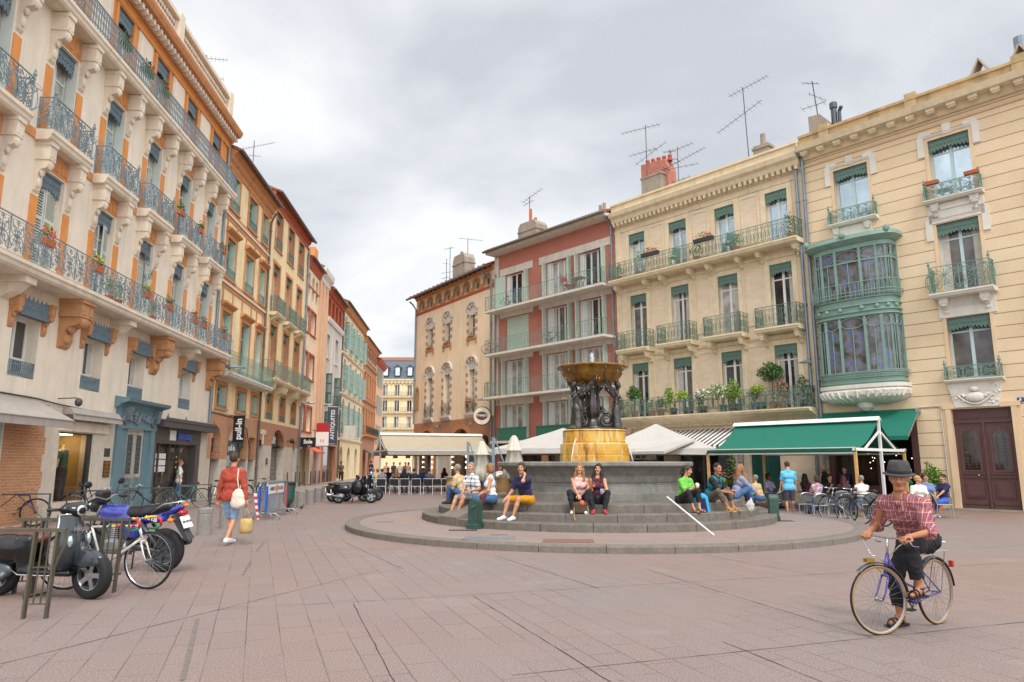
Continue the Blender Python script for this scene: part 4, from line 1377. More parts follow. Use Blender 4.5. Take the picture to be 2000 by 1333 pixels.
# ================================================================ right side of the square
h=House('arcade_house','peach house with a row of small attic arches and striped window frames',*FP,-11.08,-.02,9)
WP=[-8.7,-6.1,-2.75]
arch8=[-10.16+1.322*i for i in range(8)]
gops=[(-10.0,-8.0,.05,3.85,.75),(-5.2,-3.0,.05,3.8,.85),(-1.55,-.65,.05,3.3,.4)]
h.wall(M['peach_stucco'],4.42,13.95,[(c-.42,c+.42,9.65,11.75,.35)for c in WP]+[(c-.46,c+.46,4.75,8.15,.38)for c in WP]+[(c-.34,c+.34,12.75,13.38,.34)for c in arch8]+[(-.92,-.68,5.75,6.55),(-10.75,-10.45,5.55,6.95,.15)],rec=.3)
h.wall(M['brick_rust'],0,4.42,gops,rec=.4,name='brick_base')
for c in arch8:
 h.surround(c-.34,c+.34,12.75,13.38,.17,'terracotta',.03,sill=False,rise=.34,name='arch_ring')
 k=MB();k.box(c-.34,c+.34,.28,.31,12.75,13.4);k.box(c-.05,c+.34,.1,.28,12.75,13.1)
 h.part(k,'attic_recess','interior')
for i in range(9):
 u=arch8[0]-.66+1.322*i
 h.panel('terracotta',max(u-.3,-11.05),min(u+.3,-.05),12.68,12.95,.05,'impost')
h.band(M['red_paint'],[(0,12.48),(.05,12.48),(.08,12.58),(.08,12.66),(0,12.68)],name='string_course')
h.band(M['orange_band'],[(0,13.62),(.05,13.62),(.1,13.72),(.16,13.8),(.16,13.9),(0,13.92)],name='cornice')
for c in WP:
 for a,b,w,gd in((9.65,11.75,.42,0),(4.75,8.15,.46,1)):
  h.win(c-w,c+w,a,b-.1,.28,'frame_white','glass_curtain' if gd else 'glass_mid',transom=.72,bars=2)
  k=MB()
  rise=.36
  for s in(-1,1):
   n=int((b-rise-a-.2)/.25)
   for i in range(n):
    k.box(c+s*(w+.13)-.13,c+s*(w+.13)+.13,-.03-.003*(i%2),.02,a+.1+i*.25,a+.35+i*.25,i%2)
  for i in range(9):
   t0,t1=PI*i/9,PI*(i+1)/9
   zt=b-rise
   v=[]
   for(q,rr)in((t0,0),(t1,0),(t1,.24),(t0,.24)):
    v.append((c-(w+rr)*math.cos(q),-.034,zt+(rise+rr)*math.sin(q)))
   v+=[(x,.03,z)for x,_,z in v]
   k.add(v,[[0,1,2,3],[0,4,5,1],[2,6,7,3],[1,5,6,2],[3,7,4,0]],i%2)
  h.part(k,'window_surround',['white_stone','terracotta'])
  h.surround(c-w-.22,c+w+.22,b-.3,b+.22,.1,'white_stone',.12,sill=False,rise=.52,name='window_hood')
  k=MB()
  n=10
  for i in range(n):
   xa,xb=c-w+2*w*i/n,c-w+2*w*(i+1)/n
   za=b-rise+rise*math.sqrt(max(0,1-((xa-c)/w)**2));zb=b-rise+rise*math.sqrt(max(0,1-((xb-c)/w)**2))
   lo=b-.62+.05*(i%2)
   k.add([(xa,.06,b-.6),(xb,.06,lo),(xb,.06,zb-.01),(xa,.06,za-.01)],[[0,1,2,3]])
   k.add([(xa,.08,b-.6),(xb,.08,lo),(xb,.08,zb-.01),(xa,.08,za-.01)],[[3,2,1,0]])
  h.part(k,'lambrequin','lamb_white')
  if gd:
   h.guard(c-w-.06,c+w+.06,a,.85,'scroll','iron_dark',.1,mod=.5)
   k=MB();k.prism([(.02,4.74),(-.2,4.74),(-.2,4.64),(-.12,4.5),(.02,4.38)],'x',c-.68,c+.68)
   h.part(k,'window_sill','concrete_band')
  else:
   k=MB();k.box(c-.62,c+.62,-.1,.02,9.5,9.65)
   for s in(-1,1):k.box(c+s*.54-.07,c+s*.54+.07,-.06,.02,9.2,9.5)
   h.part(k,'window_sill','terracotta')
for c,z,ms,lab in((-8.7,9.66,('leaf_mid','flower_pink'),'small pots of pink flowers on the upper sill of the left arched window'),(-2.75,9.66,('leaf_mid','flower_white'),'row of small green plants on the upper sill of the right arched window'),(-6.1,9.66,('leaf_dark','flower_white'),'dark plant on the upper sill of the middle arched window'),(-2.75,5.5,('leaf_mid','flower_red'),'bright flower box hung on the iron guard of the right arched window')):
 flower_box(h.P(c,.06 if z>9 else.2,z-(.1 if z<9 else 0)),.7,h.a,lab,ms,n=50,size=.05,h=.1,group='window plants of the peach house')
k=MB()
for z in(10.6,10.2):pass
k.box(-.92,-.68,.25,.3,5.75,6.55);k.box(-10.75,-10.45,.25,.3,5.55,6.95)
for o in gops:k.box(o[0],o[1],.36,.4,o[2],o[3])
h.part(k,'dark_recess','interior')
h.surround(-10.75,-10.45,5.55,6.95,.16,'terracotta',.04,rise=.15)
for g_ in gops[:2]:
 h.surround(g_[0],g_[1],.05,g_[3],.3,'orange_band',.025,sill=False,rise=g_[4],name='brick_arch')
for u in(-6.9,-2.4,-.9):
 k=MB();k.tube([(u,0,4.1),(u,-.2,4.15)],.02,5);k.ell((u,-.26,4.0),(.09,.09,.14));h.part(k,'wall_lamp','iron_blue')
h.roof(M['roof_tile'],14.0,2.2,.75,gutter='gutter_dark')
k=MB()
for i in range(18):k.box(-10.9+i*.62,-10.72+i*.62,-.7,0,13.78,13.9)
h.part(k,'eave_rafters','door_brown')
k=MB()
k.prism([(-9.15,0),(-7.4,0),(-7.4,2.2),(-7.6,2.55),(-8.95,2.55),(-9.15,2.2)],'y',2.0,2.9)
q=MB().merge(k,Matrix.Translation((0,0,14.4)))
q.box(-9.2,-7.35,1.95,2.95,16.2,16.32)
q.lathe([(.12,0),(.12,.35)],8,(-8.5,2.4,16.95))
h.part(q,'chimney','concrete')
h.pipe(-.28,.3,13.0,.06,'zinc',.1,bend=(-.5,.5))
h.pipe(-10.98,4.4,13.0,.06,'zinc',.1,bend=(-.1,.5))
k=MB()
for u in(-10.9,-10.1,-8.0,-7.2,-5.3,-2.9,-1.7):k.box(u-.06,u+.06,-.12,.02,.02,2.35)
k.box(-11.0,-.6,-.16,.02,2.3,2.6)
for a,b in((-7.1,-5.4),(-2.8,-1.8)):k.box(a,b,-.05,.02,.02,2.3)
h.part(k,'shopfront','white_stone')
k=MB()
for a,b in((-10.0,-8.1),(-5.2,-3.0)):k.quad((a,-.04,.1),(b,-.04,.1),(b,-.04,2.3),(a,-.04,2.3))
h.part(k,'shop_window','glass_shop')
k=MB()
for u in(-9.3,-7.9,-5.0,-3.2):
 for z in(1.3,1.65,2.0):k.ell((u,-.1,z),(.05,.03,.06),7,5)
h.part(k,'window_lamps','lamp_glow')
h.panel('red_sign',-1.6,-1.2,.3,2.3,.1,'red_panel')
h.finish()
HP=h
antenna('roof_aerial',HP.P(-7.6,-2.4,16.5),1.6,'roof aerial with one long crossbar on the concrete chimney of the peach house',[(1.55,.3,1.1,0,3)])
antenna('roof_aerial',HP.P(-9.6,-2.0,15.2),2.7,'tall thin roof mast left of the concrete chimney of the peach house',[(2.6,2.6,.5,0,3)])
antenna('roof_aerial',HP.P(-10.15,-2.0,14.8),2.3,'low roof aerial with small crossbars, leftmost on the peach house',[(1.9,2.2,.5,.3,3),(1.2,.2,.6,.2,3),(.8,2.4,.5,0,3)])
h=House('apartment_house','red brick apartment house with white lintels and long green railed balconies',*FR,-24.6,-14.84,10)
WR=[(-23.55,-21.5),(-20.0,-17.98),(-17.45,-15.5)]
fl=[(10.75,12.95),(8.05,10.28),(5.5,7.63),(3.0,4.95)]
h.wall(M['brick_red'],0,14.5,[(a,b,c,d)for a,b in WR for c,d in fl]+[(-24.2,-15.2,.05,2.4)],rec=.28)
gl=[['glass_dark','glass_curtain','glass_dark'],[None,'glass_mid','glass_dark'],['glass_curtain','glass_curtain','glass_curtain'],['glass_curtain','glass_curtain','glass_curtain']]
for fi,(c,d)in enumerate(fl):
 for wi,(a,b)in enumerate(WR):
  if gl[fi][wi]is None:
   k=MB()
   k.box(a,b,.1,.16,c,d)
   for i in range(14):k.box(a+.02,b-.02,.085,.1,c+.02+i*.158,c+.15+i*.158)
   h.part(k,'roller_shutter','shutter_green')
   continue
  h.win(a+.32,b-.22,c,d,.22,'frame_white',gl[fi][wi],kind='triple')
  k=MB();k.box(a,a+.32,.1,.26,c,d);k.box(b-.22,b,.1,.26,c,d)
  h.part(k,'frame_panel','frame_white')
  big=fi==0 and wi==0
  h.shutter(a,c+.02,d-.02,-.9 if big else-.42 if False else.42,'shutter_green',rad(75)if not big else rad(0),louvre=False)if not big else h.shutter(a,c+.02,d-.02,-.9,'shutter_green',rad(6),louvre=False)
  h.shutter(b,c+.02,d-.02,-.40 if False else.4,'shutter_green',rad(82),louvre=False)
 for(a,b)in((-24.05,-21.1),(-20.55,-15.05)):
  zt=(13.4,10.66,7.98,5.4)[fi]
  h.panel('concrete_band',a,b,d+.02,zt,.05,'lintel')
for z in(10.72,8.04,5.46):
 o=h.balcony(-24.5,-14.95,z,.95,.86,'bars','iron_verdigris','concrete_band',.13,mod=.62,r=.010,mould=False)
k=MB();k.box(-24.4,-15.1,-.5,0,2.72,2.86);h.part(k,'balcony','concrete_band')
mat('green_panel','#2f6a57',.5,var=.08)
k=MB()
for a,b in((-23.7,-21.2),(-20.4,-15.3)):
 n=int((b-a)/.14)
 for i in range(n):
  k.box(a+(b-a)*i/n,a+(b-a)*(i+.86)/n,-.5,-.46,2.88,3.55)
 k.box(a,b,-.52,-.44,3.55,3.62)
h.part(k,'balcony_panel','green_panel')
h.panel('concrete_band',-24.6,-24.2,5.0,14.3,.03,'render_strip')
h.panel('shop_grey',-24.2,-15.2,2.42,2.7,.1,'shop_fascia')
k=MB();k.box(-24.2,-15.2,.25,.28,.05,2.4);h.part(k,'shop_window','glass_shop')
for x in(-22.4,-20.2,-18,-16.4):h.panel('terracotta',x-.25,x+.25,.03,2.42,.03,'pier')
h.panel('red_sign',-23.6,-22.8,2.1,2.6,.12,'shop_sign')
k=MB();k.prism([(0,14.35),(-.75,14.35),(-.8,14.5),(0,14.55)],'x',-24.6,-14.84);h.part(k,'soffit','concrete_band')
h.roof(M['roof_tile'],14.75,1.7,.85,gutter='gutter_dark')
k=MB()
k.prism([(-23.85,14.6),(-22.2,14.6),(-22.2,16.35),(-22.4,16.6),(-23.65,16.6),(-23.85,16.35)],'y',1.3,2.3)
k.box(-23.9,-22.15,1.26,2.34,16.0,16.08)
h.part(k,'chimney','concrete')
k=MB()
k.lathe([(.11,0),(.1,1.0),(.08,1.0)],10,(-23.2,1.8,16.6));k.lathe([(.1,0),(.1,.3)],10,(-22.75,1.8,16.6))
h.part(k,'chimney_pot','clay_pot')
k=MB();k.box(-18.4,-17.7,2.4,3.2,15.2,16.2);k.lathe([(.1,0),(.1,.5)],8,(-18.2,2.8,16.2));k.lathe([(.1,0),(.1,.55)],8,(-17.9,2.8,16.2));h.part(k,'chimney','concrete')
k=MB();k.prism([(.9,15.3),(1.9,15.85),(1.9,15.7),(.9,15.15)],'x',-21.4,-19.6);h.part(k,'roof_hatch','gutter_dark')
h.pipe(-24.42,.3,13.2,.05,'zinc',.1)
h.pipe(-14.98,.3,13.9,.055,'zinc',.12,bend=(-.1,.5))
h.finish()
H5=h
antenna('roof_aerial',H5.P(-23.3,-1.8,16.6),1.9,'roof aerial with a long slanting boom above the broad concrete chimney of the brick house',[(1.8,2.35+PI,1.1,.28,7),(1.5,2.4,.5,-.2,4)])
BALC=[(-22.5,10.74,'bike_teal','small turquoise bicycle on the top balcony of the brick house'),(-19.0,8.06,'iron_dark','dark bicycle on the middle balcony of the brick house'),(-24.1,8.06,'red_metal','bicycle at the left end of the middle balcony of the brick house')]
t=thing('folding_chair','red folding chair on the top balcony of the brick house','chair',H5.P(-17.9,.5,10.73),H5.a)
mat('red_metal','#b5303a',.4,var=.05)
k=MB()
for s in(-.2,.2):k.tube([(s,.2,0),(s,-.15,.45),(s,-.2,.85)],.018,5);k.tube([(s,-.2,0),(s,.2,.45)],.018,5)
k.build('frame',M['red_metal'],t)
k=MB();k.box(-.2,.2,-.17,.22,.44,.47);k.build('seat',M['red_metal'],t)
k=MB();k.box(-.2,.2,-.21,-.18,.6,.84);k.build('backrest',M['red_metal'],t)
t=thing('balcony_table','small dark table on the top balcony of the brick house','table',H5.P(-17.0,.5,10.73),H5.a)
k=MB();k.box(-.4,.4,-.3,.3,.66,.7);k.build('tabletop',M['old_render'],t)
for sx in(-.3,.3):
 k=MB();k.tube([(sx,-.2,0),(sx,.2,.66)],.015,5);k.tube([(sx,.2,0),(sx,-.2,.66)],.015,5);k.build('leg',M['iron_dark'],t)
h=House('pale_brick_house','pale yellow brick house with green pelmets and planted iron balconies',*FR,-14.8,-4.62,10)
W5=[-13.4,-10.92,-8.36,-5.84]
f5=[(10.74,13.15),(7.12,9.92),(3.74,6.44)]
h.wall(M['brick_pale'],0,14.0,[(c-.5,c+.5,a,b)for c in W5 for a,b in f5]+[(-14.3,-12.2,.05,2.9),(-11.4,-8.6,.05,2.9),(-7.8,-6.4,.05,2.75)],rec=.26)
g5=[['glass_sky','glass_sky','glass_sky','glass_sky'],['glass_mid','glass_mid','glass_curtain','glass_dark'],['glass_dark','glass_mid','glass_mid','glass_dark']]
for fi,(a,b)in enumerate(f5):
 for ci,c in enumerate(W5):
  h.win(c-.5,c+.5,a,b,.24,'frame_white',g5[fi][ci],transom=.77)
  h.lambrequin(c-.5,c+.5,b,.46,'lamb_green',y=.03)
  h.surround(c-.5,c+.5,a,b,.22,'ochre_stone',.03,sill=False)
  h.panel('ochre_stone',c-.72,c+.72,b+.24,b+.34,.05,'window_cap')
 for i in range(3):
  m_=(W5[i]+W5[i+1])/2
  k=MB()
  w=.42
  for(x0,x1,z0,z1)in((m_-w,m_+w,b+.05,b+.1),(m_-w,m_+w,a+.3,a+.35),(m_-w,m_-w+.05,a+.35,b+.05),(m_+w-.05,m_+w,a+.35,b+.05)):
   k.box(x0,x1,-.025,.01,z0,z1)
  h.part(k,'wall_panel','ochre_stone')
for z in(6.75,10.25,13.4):
 h.band(M['ochre_stone'],[(0,z),(.04,z),(.07,z+.1),(0,z+.12)],name='string_course')
for u in(-14.62,-4.8):
 h.panel('ochre_stone',u-.16,u+.16,3.6,13.4,.04,'pilaster')
h.balcony(-14.7,-4.7,10.72,.8,.84,'oval','iron_green','ochre_stone',.2,brackets=[-14.5,-12.7,-11.7,-10.1,-9.1,-7.6,-6.6,-4.95],mod=.34,r=.0085,bsize=(.2,.7,.5))
for c in W5:
 h.balcony(c-.98,c+.94,7.12,.72,.88,'oval','iron_green','ochre_stone',.2,brackets=[c-.78,c+.74],mod=.36,r=.009,bsize=(.18,.8,.55))
h.balcony(-14.75,-4.66,3.74,.8,.86,'rinceau','iron_green','ochre_stone',.16,mod=.5,r=.0105)
h.band(M['ochre_stone'],[(0,3.3),(.1,3.3),(.3,3.42),(.5,3.5),(.6,3.58),(0,3.58)],name='string_course',dent=(.13,.07,.05,.2,3.22,3.34))
for u in(-14.2,-5.4):
 k=MB();console(k,u,.5,3.3,.22,.6);h.part(k,'bracket','pink_stone')
h.band(M['ochre_stone'],[(0,13.7),(.06,13.7),(.06,13.86),(.28,13.92),(.34,14.1),(.5,14.2),(.56,14.4),(0,14.45)],name='cornice',dent=(.26,.13,.06,.27,13.74,13.92))
k=MB();k.box(-14.8,-4.62,-.3,.3,14.4,14.82);k.box(-14.8,-4.62,-.38,.36,14.82,14.92);h.part(k,'parapet','ochre_stone')
h.roof(M['roof_tile'],14.4,1.3,-.4)
k=MB();k.prism([(-14.05,14.6),(-12.3,14.6),(-12.3,16.7),(-12.5,17.3),(-14.05,17.45)],'y',1.4,2.1);h.part(k,'chimney','brick_red')
k=MB();k.box(-13.75,-12.5,1.0,1.39,14.6,16.5);k.box(-13.8,-12.45,.96,1.39,16.4,16.5);h.part(k,'chimney','concrete')
k=MB()
for i in range(5):k.lathe([(.13,0),(.15,.12),(.09,.16),(.12,.3),(.1,.36)],10,(-13.85+.36*i,1.75,17.4-.04*i))
h.part(k,'chimney_pot','red_paint')
k=MB();k.box(-7.35,-6.6,1.1,1.7,14.5,16.05);k.box(-7.4,-6.55,1.05,1.75,15.85,15.95);k.lathe([(.13,0),(.12,.6)],10,(-6.98,1.4,16.05));h.part(k,'chimney','concrete')
k=MB();k.prism([(-11.9,15.5),(-11.3,15.75),(-10.7,15.5),(-10.9,15.2),(-11.7,15.2)],'y',1.2,1.9);h.part(k,'roof_vent','concrete')
h.pipe(-4.82,.3,14.2,.065,'zinc',.14)
h.pipe(-4.52,.3,14.2,.065,'zinc',.14)
k=MB();k.box(-4.95,-4.45,-.35,.05,14.2,14.5);h.part(k,'rain_hopper','zinc')
k=MB()
k.box(-7.8,-6.4,.2,.26,.05,2.75)
for a in(-7.72,-7.05):
 k.box(a,a+.58,.17,.2,.15,.95)
 for i in range(8):
  for j in range(3):k.tube([(a+.1+j*.19+.07*math.cos(t),.185,1.15+i*.17+.07*math.sin(t))for t in np.linspace(0,2*PI,8)[:-1]],.01,4,closed=True)
h.part(k,'door','door_green')
k=MB();k.box(-14.3,-12.2,.22,.26,.05,2.9);k.box(-11.4,-8.6,.22,.26,.05,2.9);h.part(k,'shop_window','glass_dark')
k=MB();k.box(-9.4,-8.6,.16,.22,.05,2.9);k.box(-10.2,-10.1,.16,.24,.05,2.9);h.part(k,'shutter_door','zinc')
stripes('awning_stripe','#e6e3dd','#4a4649',.26,'X',.5)
k=MB();k.prism([(-.05,3.0),(-.05,3.06),(-1.9,2.3),(-1.9,2.0),(-1.87,2.0),(-1.87,2.27)],'x',-12.8,-7.9);h.part(k,'awning','awning_stripe')
h.finish()
H6=h
antenna('roof_aerial',H6.P(-13.5,-1.2,15.4),4.1,'tall roof mast in front of the red chimney, with three long booms',[(3.95,2.6,1.35,.0,9),(2.6,2.5,1.0,0,6),(2.3,-.5,1.2,.5,7)])
antenna('roof_aerial',H6.P(-12.42,-1.8,15.2),2.7,'crowded roof aerial close to the right of the red chimney',[(2.6,2.4,.4,.2,4),(2.1,2.4,.7,.1,4),(1.8,-.6,.5,.3,4)])
antenna('roof_aerial',H6.P(-11.75,-1.5,15.3),2.4,'roof aerial with a long rising boom, second right of the red chimney',[(2.3,-.6,.8,.15,6),(1.6,-.65,1.5,.25,12),(1.3,-.5,1.0,0,6),(.6,-.6,.6,.1,4)])
antenna('roof_aerial',H6.P(-7.6,-1.2,15.0),4.2,'tallest roof mast with two wide booms beside the small concrete chimney',[(4.1,-.7,1.2,.2,10),(2.9,2.35,1.5,-.35,10)],lean=-.03)
for i,(u,z,r_,n_,ms,lab)in enumerate([(-14.2,10.74,(.25,.2,.35),90,('leaf_mid','leaf_dark'),'thin leafy plants at the left end of the upper balcony of the pale brick house'),(-13.0,10.74,(.22,.2,.6),110,('leaf_light','leaf_mid'),'tall leafy plant beside the left window on the upper balcony'),(-9.6,10.74,(.35,.2,.3),80,('leaf_dark','leaf_mid'),'low green plant in the middle of the upper balcony'),(-7.55,10.74,(.3,.2,.3),80,('leaf_dark','leaf_mid'),'round dark plant near the third window of the upper balcony'),(-5.1,10.74,(.25,.2,.55),110,('leaf_mid','leaf_dark'),'tall shrub filling the right corner of the upper balcony'),]):
 t=thing('balcony_plant',lab,'plant',H6.P(u,.45,z),H6.a,'plants on the upper balcony')
 k=MB();k.lathe([(.0,0),(.11,0),(.15,.22),(.12,.22),(0,.2)],10);k.build('pot',M['clay_pot'],t)
 k=MB();leaves(k,(0,0,.25+r_[2]),r_,n_,.06,(0,1));k.build('foliage',[M[m]for m in ms],t)
for u,lab in((-11.95,'dark flower box with yellow and pink flowers on the upper balcony rail, left one'),(-8.95,'dark flower box with red and yellow flowers on the upper balcony rail, right one')):
 flower_box(H6.P(u,.86,11.45),1.0,H6.a,lab,('leaf_light','flower_red','flower_pink'),pot='dark_grey_paint',n=110,size=.055,group='flower boxes of the pale brick house',h=.17)
mat('green_chair','#3f8a6b',.5,var=.05)
for u,lab in((-10.9,'green folding garden chair on the upper balcony left of the centre'),(-8.0,'green folding garden chair on the upper balcony right of the centre')):
 t=thing('garden_chair',lab,'chair',H6.P(u,.4,10.74),H6.a+1.2,'green chairs on the upper balcony')
 k=MB()
 for s in(-.2,.2):k.tube([(s,.25,0),(s,-.15,.45),(s,-.25,.9)],.016,5);k.tube([(s,-.2,0),(s,.2,.45)],.016,5)
 k.build('frame',M['green_chair'],t)
 k=MB()
 for i in range(4):k.box(-.2,.2,-.17+.1*i,-.1+.1*i,.45,.47)
 k.build('seat',M['green_chair'],t)
 k=MB()
 for i in range(4):k.box(-.2,.2,-.24,-.2,.55+i*.09,.61+i*.09)
 k.build('backrest',M['green_chair'],t)
for u,off,z,r_,n_,ms,pot,lab in[(-13.45,.5,3.76,(.36,.36,.34),900,('leaf_dark','leaf_mid'),'clay_pot','clipped ball tree on the lower balcony, left of the pair'),(-6.3,.45,3.76,(.55,.5,.38),1300,('leaf_dark','leaf_mid'),'clay_pot','wide clipped ball tree on the lower balcony, right of the pair')]:
 t=thing('topiary_tree',lab,'plant',H6.P(u,off,z),H6.a,'ball trees on the lower balcony')
 k=MB();k.lathe([(0,0),(.13,0),(.17,.3),(.14,.3),(0,.27)],12);k.build('pot',M[pot],t)
 hh=.95 if u<-10 else 1.35
 k=MB();k.tube([(0,0,.2),(.01,0,hh)],.02,6);k.build('trunk',M['door_brown'],t)
 k=MB();leaves(k,(0,0,hh+.2),r_,n_,.06,(0,0,1));k.build('crown',[M[m]for m in ms],t)
lowp=[(-14.4,.35,(.2,.18,.4),70,('leaf_dark',),'dark shrub at the left end of the lower balcony'),(-12.55,.35,(.3,.2,.25),80,('leaf_mid','flower_white'),'white flowering plant beside the left ball tree'),(-11.9,.5,(.25,.2,.3),80,('leaf_dark',),'dark green plant on the balcony floor left of the trailing vine'),(-11.15,.85,(.3,.16,.5),150,('leaf_light','leaf_mid'),'bright trailing vine hanging through the lower rail'),(-10.45,.85,(.4,.2,.2),130,('leaf_light',),'yellow-green bush on top of the lower rail under the second window'),(-9.75,.5,(.2,.2,.4),80,('leaf_dark','leaf_mid'),'small conifer in a zinc pot on the lower balcony'),(-9.55,.8,(.25,.16,.16),70,('leaf_mid','flower_white'),'white flowers on the rail between the second and third windows'),(-8.55,.9,(.75,.2,.35),380,('leaf_light','leaf_mid','flower_white'),'big overflowing yellow-green creeper in the middle of the lower rail'),(-7.85,.85,(.4,.2,.5),220,('leaf_light','leaf_mid'),'tall bright creeper joined to the right of the overflowing one'),(-7.1,.5,(.22,.2,.35),80,('leaf_dark',),'dark spiky plant in a zinc tub on the lower balcony'),(-6.75,.85,(.3,.18,.2),90,('leaf_light',),'small yellow-green bush on the rail left of the wide ball tree'),(-5.9,.5,(.4,.25,.45),160,('leaf_dark','leaf_mid','flower_red'),'dark bush with a few red flowers under the wide ball tree'),(-5.0,.45,(.3,.25,.5),140,('leaf_dark',),'tall dark shrub in the right corner of the lower balcony')]
for u,off,r_,n_,ms,lab in lowp:
 t=thing('balcony_plant',lab,'plant',H6.P(u,min(off,.55),3.76),H6.a,'plants on the lower balcony of the pale brick house')
 k=MB();k.lathe([(.0,0),(.14,0),(.17,.3),(.14,.3),(0,.27)],10);k.build('pot',M['zinc' if u in(-9.75,-7.1,-14.4,-8.55)else 'clay_pot' if u in(-11.9,-5.9,-12.55)else 'dark_grey_paint'],t)
 zc=.3+r_[2]if off<.6 else.85
 k=MB();leaves(k,(0,-(off-min(off,.55)),zc),r_,int(n_*2.2),.06,tuple(range(len(ms))));k.build('foliage',[M[m]for m in ms],t)
h=House('bow_window_house','peach house of grooved stone with a tall green glazed bow window and brown carriage door',*FR,-4.58,7.0,10)
WA=(-2.68,.66)
WBc=.81
ops=[(-3.34,-2.02,11.0,13.22),(.15,1.47,11.0,13.27),(.15,1.47,7.5,10.06),(.15,1.47,4.42,6.6),(-4.38,-1.13,.02,3.36),(0,1.77,.02,3.4),(3.6,4.92,11.0,13.27),(3.6,4.92,7.5,10.06),(3.6,4.92,4.42,6.6)]
h.wall(M['ashlar_peach'],0,13.95,ops,rec=.3,mjamb=mat('trim_peach','#dcc09c',.85,var=.06,scale=2,bump=.1,stain=.2))
for(a,b,c,d),g_ in zip([ops[0],ops[1],ops[2],ops[3],ops[6],ops[7],ops[8]],['glass_sky','glass_sky','glass_mid','glass_mid','glass_sky','glass_mid','glass_mid']):
 h.win(a,b,c,d,.26,'frame_pale_blue',g_,transom=.77)
 h.lambrequin(a,b,d,.44,'lamb_green',y=.06,teeth=11)
 h.surround(a,b,c,d,.12,'trim_peach',.02,sill=False)
 k=MB()
 if d>9:
  z0=d-.02
  for s,x in((-1,a),(1,b)):
   k.prism([(x+s*.12,z0-.55),(x+s*.34,z0-.55),(x+s*.34,z0+.2),(x+s*.2,z0+.42),(x-s*.14,z0+.36),(x-s*.14,z0+.13),(x+s*.12,z0+.13)],'y',-.05,.02)
  k.box((a+b)/2-.14,(a+b)/2+.14,-.06,.02,z0+.12,z0+.5)
  k.prism([(.02,z0+.14),(-.05,z0+.14),(-.09,z0+.22),(.02,z0+.24)],'x',a-.1,b+.1)
  h.part(k,'window_keystones','white_stone')
for(a,b)in((-3.6,-1.75),(-.1,1.75),(3.35,5.2)):
 h.balcony(a,b,10.95,.32,.54,'scroll','iron_verdigris','white_stone',.13,mod=.6,r=.012,posts=True,mould=True)
for(a,b)in((-.1,1.75),(3.35,5.2)):
 k=MB()
 k.box(a+.05,b-.05,-.05,.02,10.1,10.8)
 for x in(a+.3,b-.3):
  console(k,x,.26,10.8,.2,.5)
 k.box(a+.45,b-.45,-.09,-.05,10.55,10.65)
 h.part(k,'carved_apron','white_stone')
 h.balcony(a-.05,b+.05,7.45,.55,.94,'rinceau','iron_verdigris','white_stone',.16,mod=.95,r=.014,posts=True)
 k=MB()
 k.box(a+.05,b-.05,-.05,.02,6.62,7.3)
 for x in(a+.3,b-.3):
  console(k,x,.26,7.3,.36,.6)
 for i in range(14):k.box(a+.5+i*.065,a+.53+i*.065,-.08,-.05,6.95,7.15)
 h.part(k,'carved_apron','white_stone')
 h.balcony(a+.05,b-.05,4.4,.3,.46,'scroll','iron_verdigris','white_stone',.1,mod=.55,r=.012,posts=True)
k=MB()
k.prism([(-.02,4.3),(1.62,4.3),(1.44,3.45),(.16,3.45)],'y',-.1,.02)
k.ell((.8,-.14,3.78),(.3,.1,.17),12,8)
k.ell((.8,-.16,4.05),(.14,.08,.1),10,7)
for s in(-1,1):
 k.tube([(.8+s*(.3+.02*i),-.13,3.8+.035*i-.004*i*i)for i in range(10)],[.07-.005*i for i in range(10)],6)
 k.tube([(.8+s*.1*i,-.13,3.55+.012*i*i)for i in range(6)],.04,6)
for i in range(70):
 x=rng.uniform(.05,1.55)
 z=rng.uniform(3.5,4.25)
 if abs(x-.8)<.36 or x<.0+(4.3-z)*.22 or x>1.6-(4.3-z)*.22:continue
 k.ell((x,-.105,z),(rng.uniform(.03,.07),.03,rng.uniform(.02,.05)),6,5)
h.part(k,'carved_crest','white_stone')
k=MB()
for s,x in((-1,0),(1,1.77)):
 k.box(x-.16 if s<0 else x,x if s<0 else x+.16,-.08,.02,0,3.42)
 k.box(x-.26 if s<0 else x+.16,x-.16 if s<0 else x+.26,-.04,.02,0,3.5)
k.box(-.26,.14,-.09,.02,3.42,3.58);k.box(1.46,2.03,-.09,.02,3.42,3.58)
h.part(k,'door_surround','trim_peach')
dm=MB()
dm.box(0,1.77,.14,.2,.02,2.92);dm.box(0,1.77,.08,.2,2.92,3.0);dm.box(0,1.77,.14,.2,3.0,3.4)
dm.box(.855,.915,.08,.14,.02,2.92)
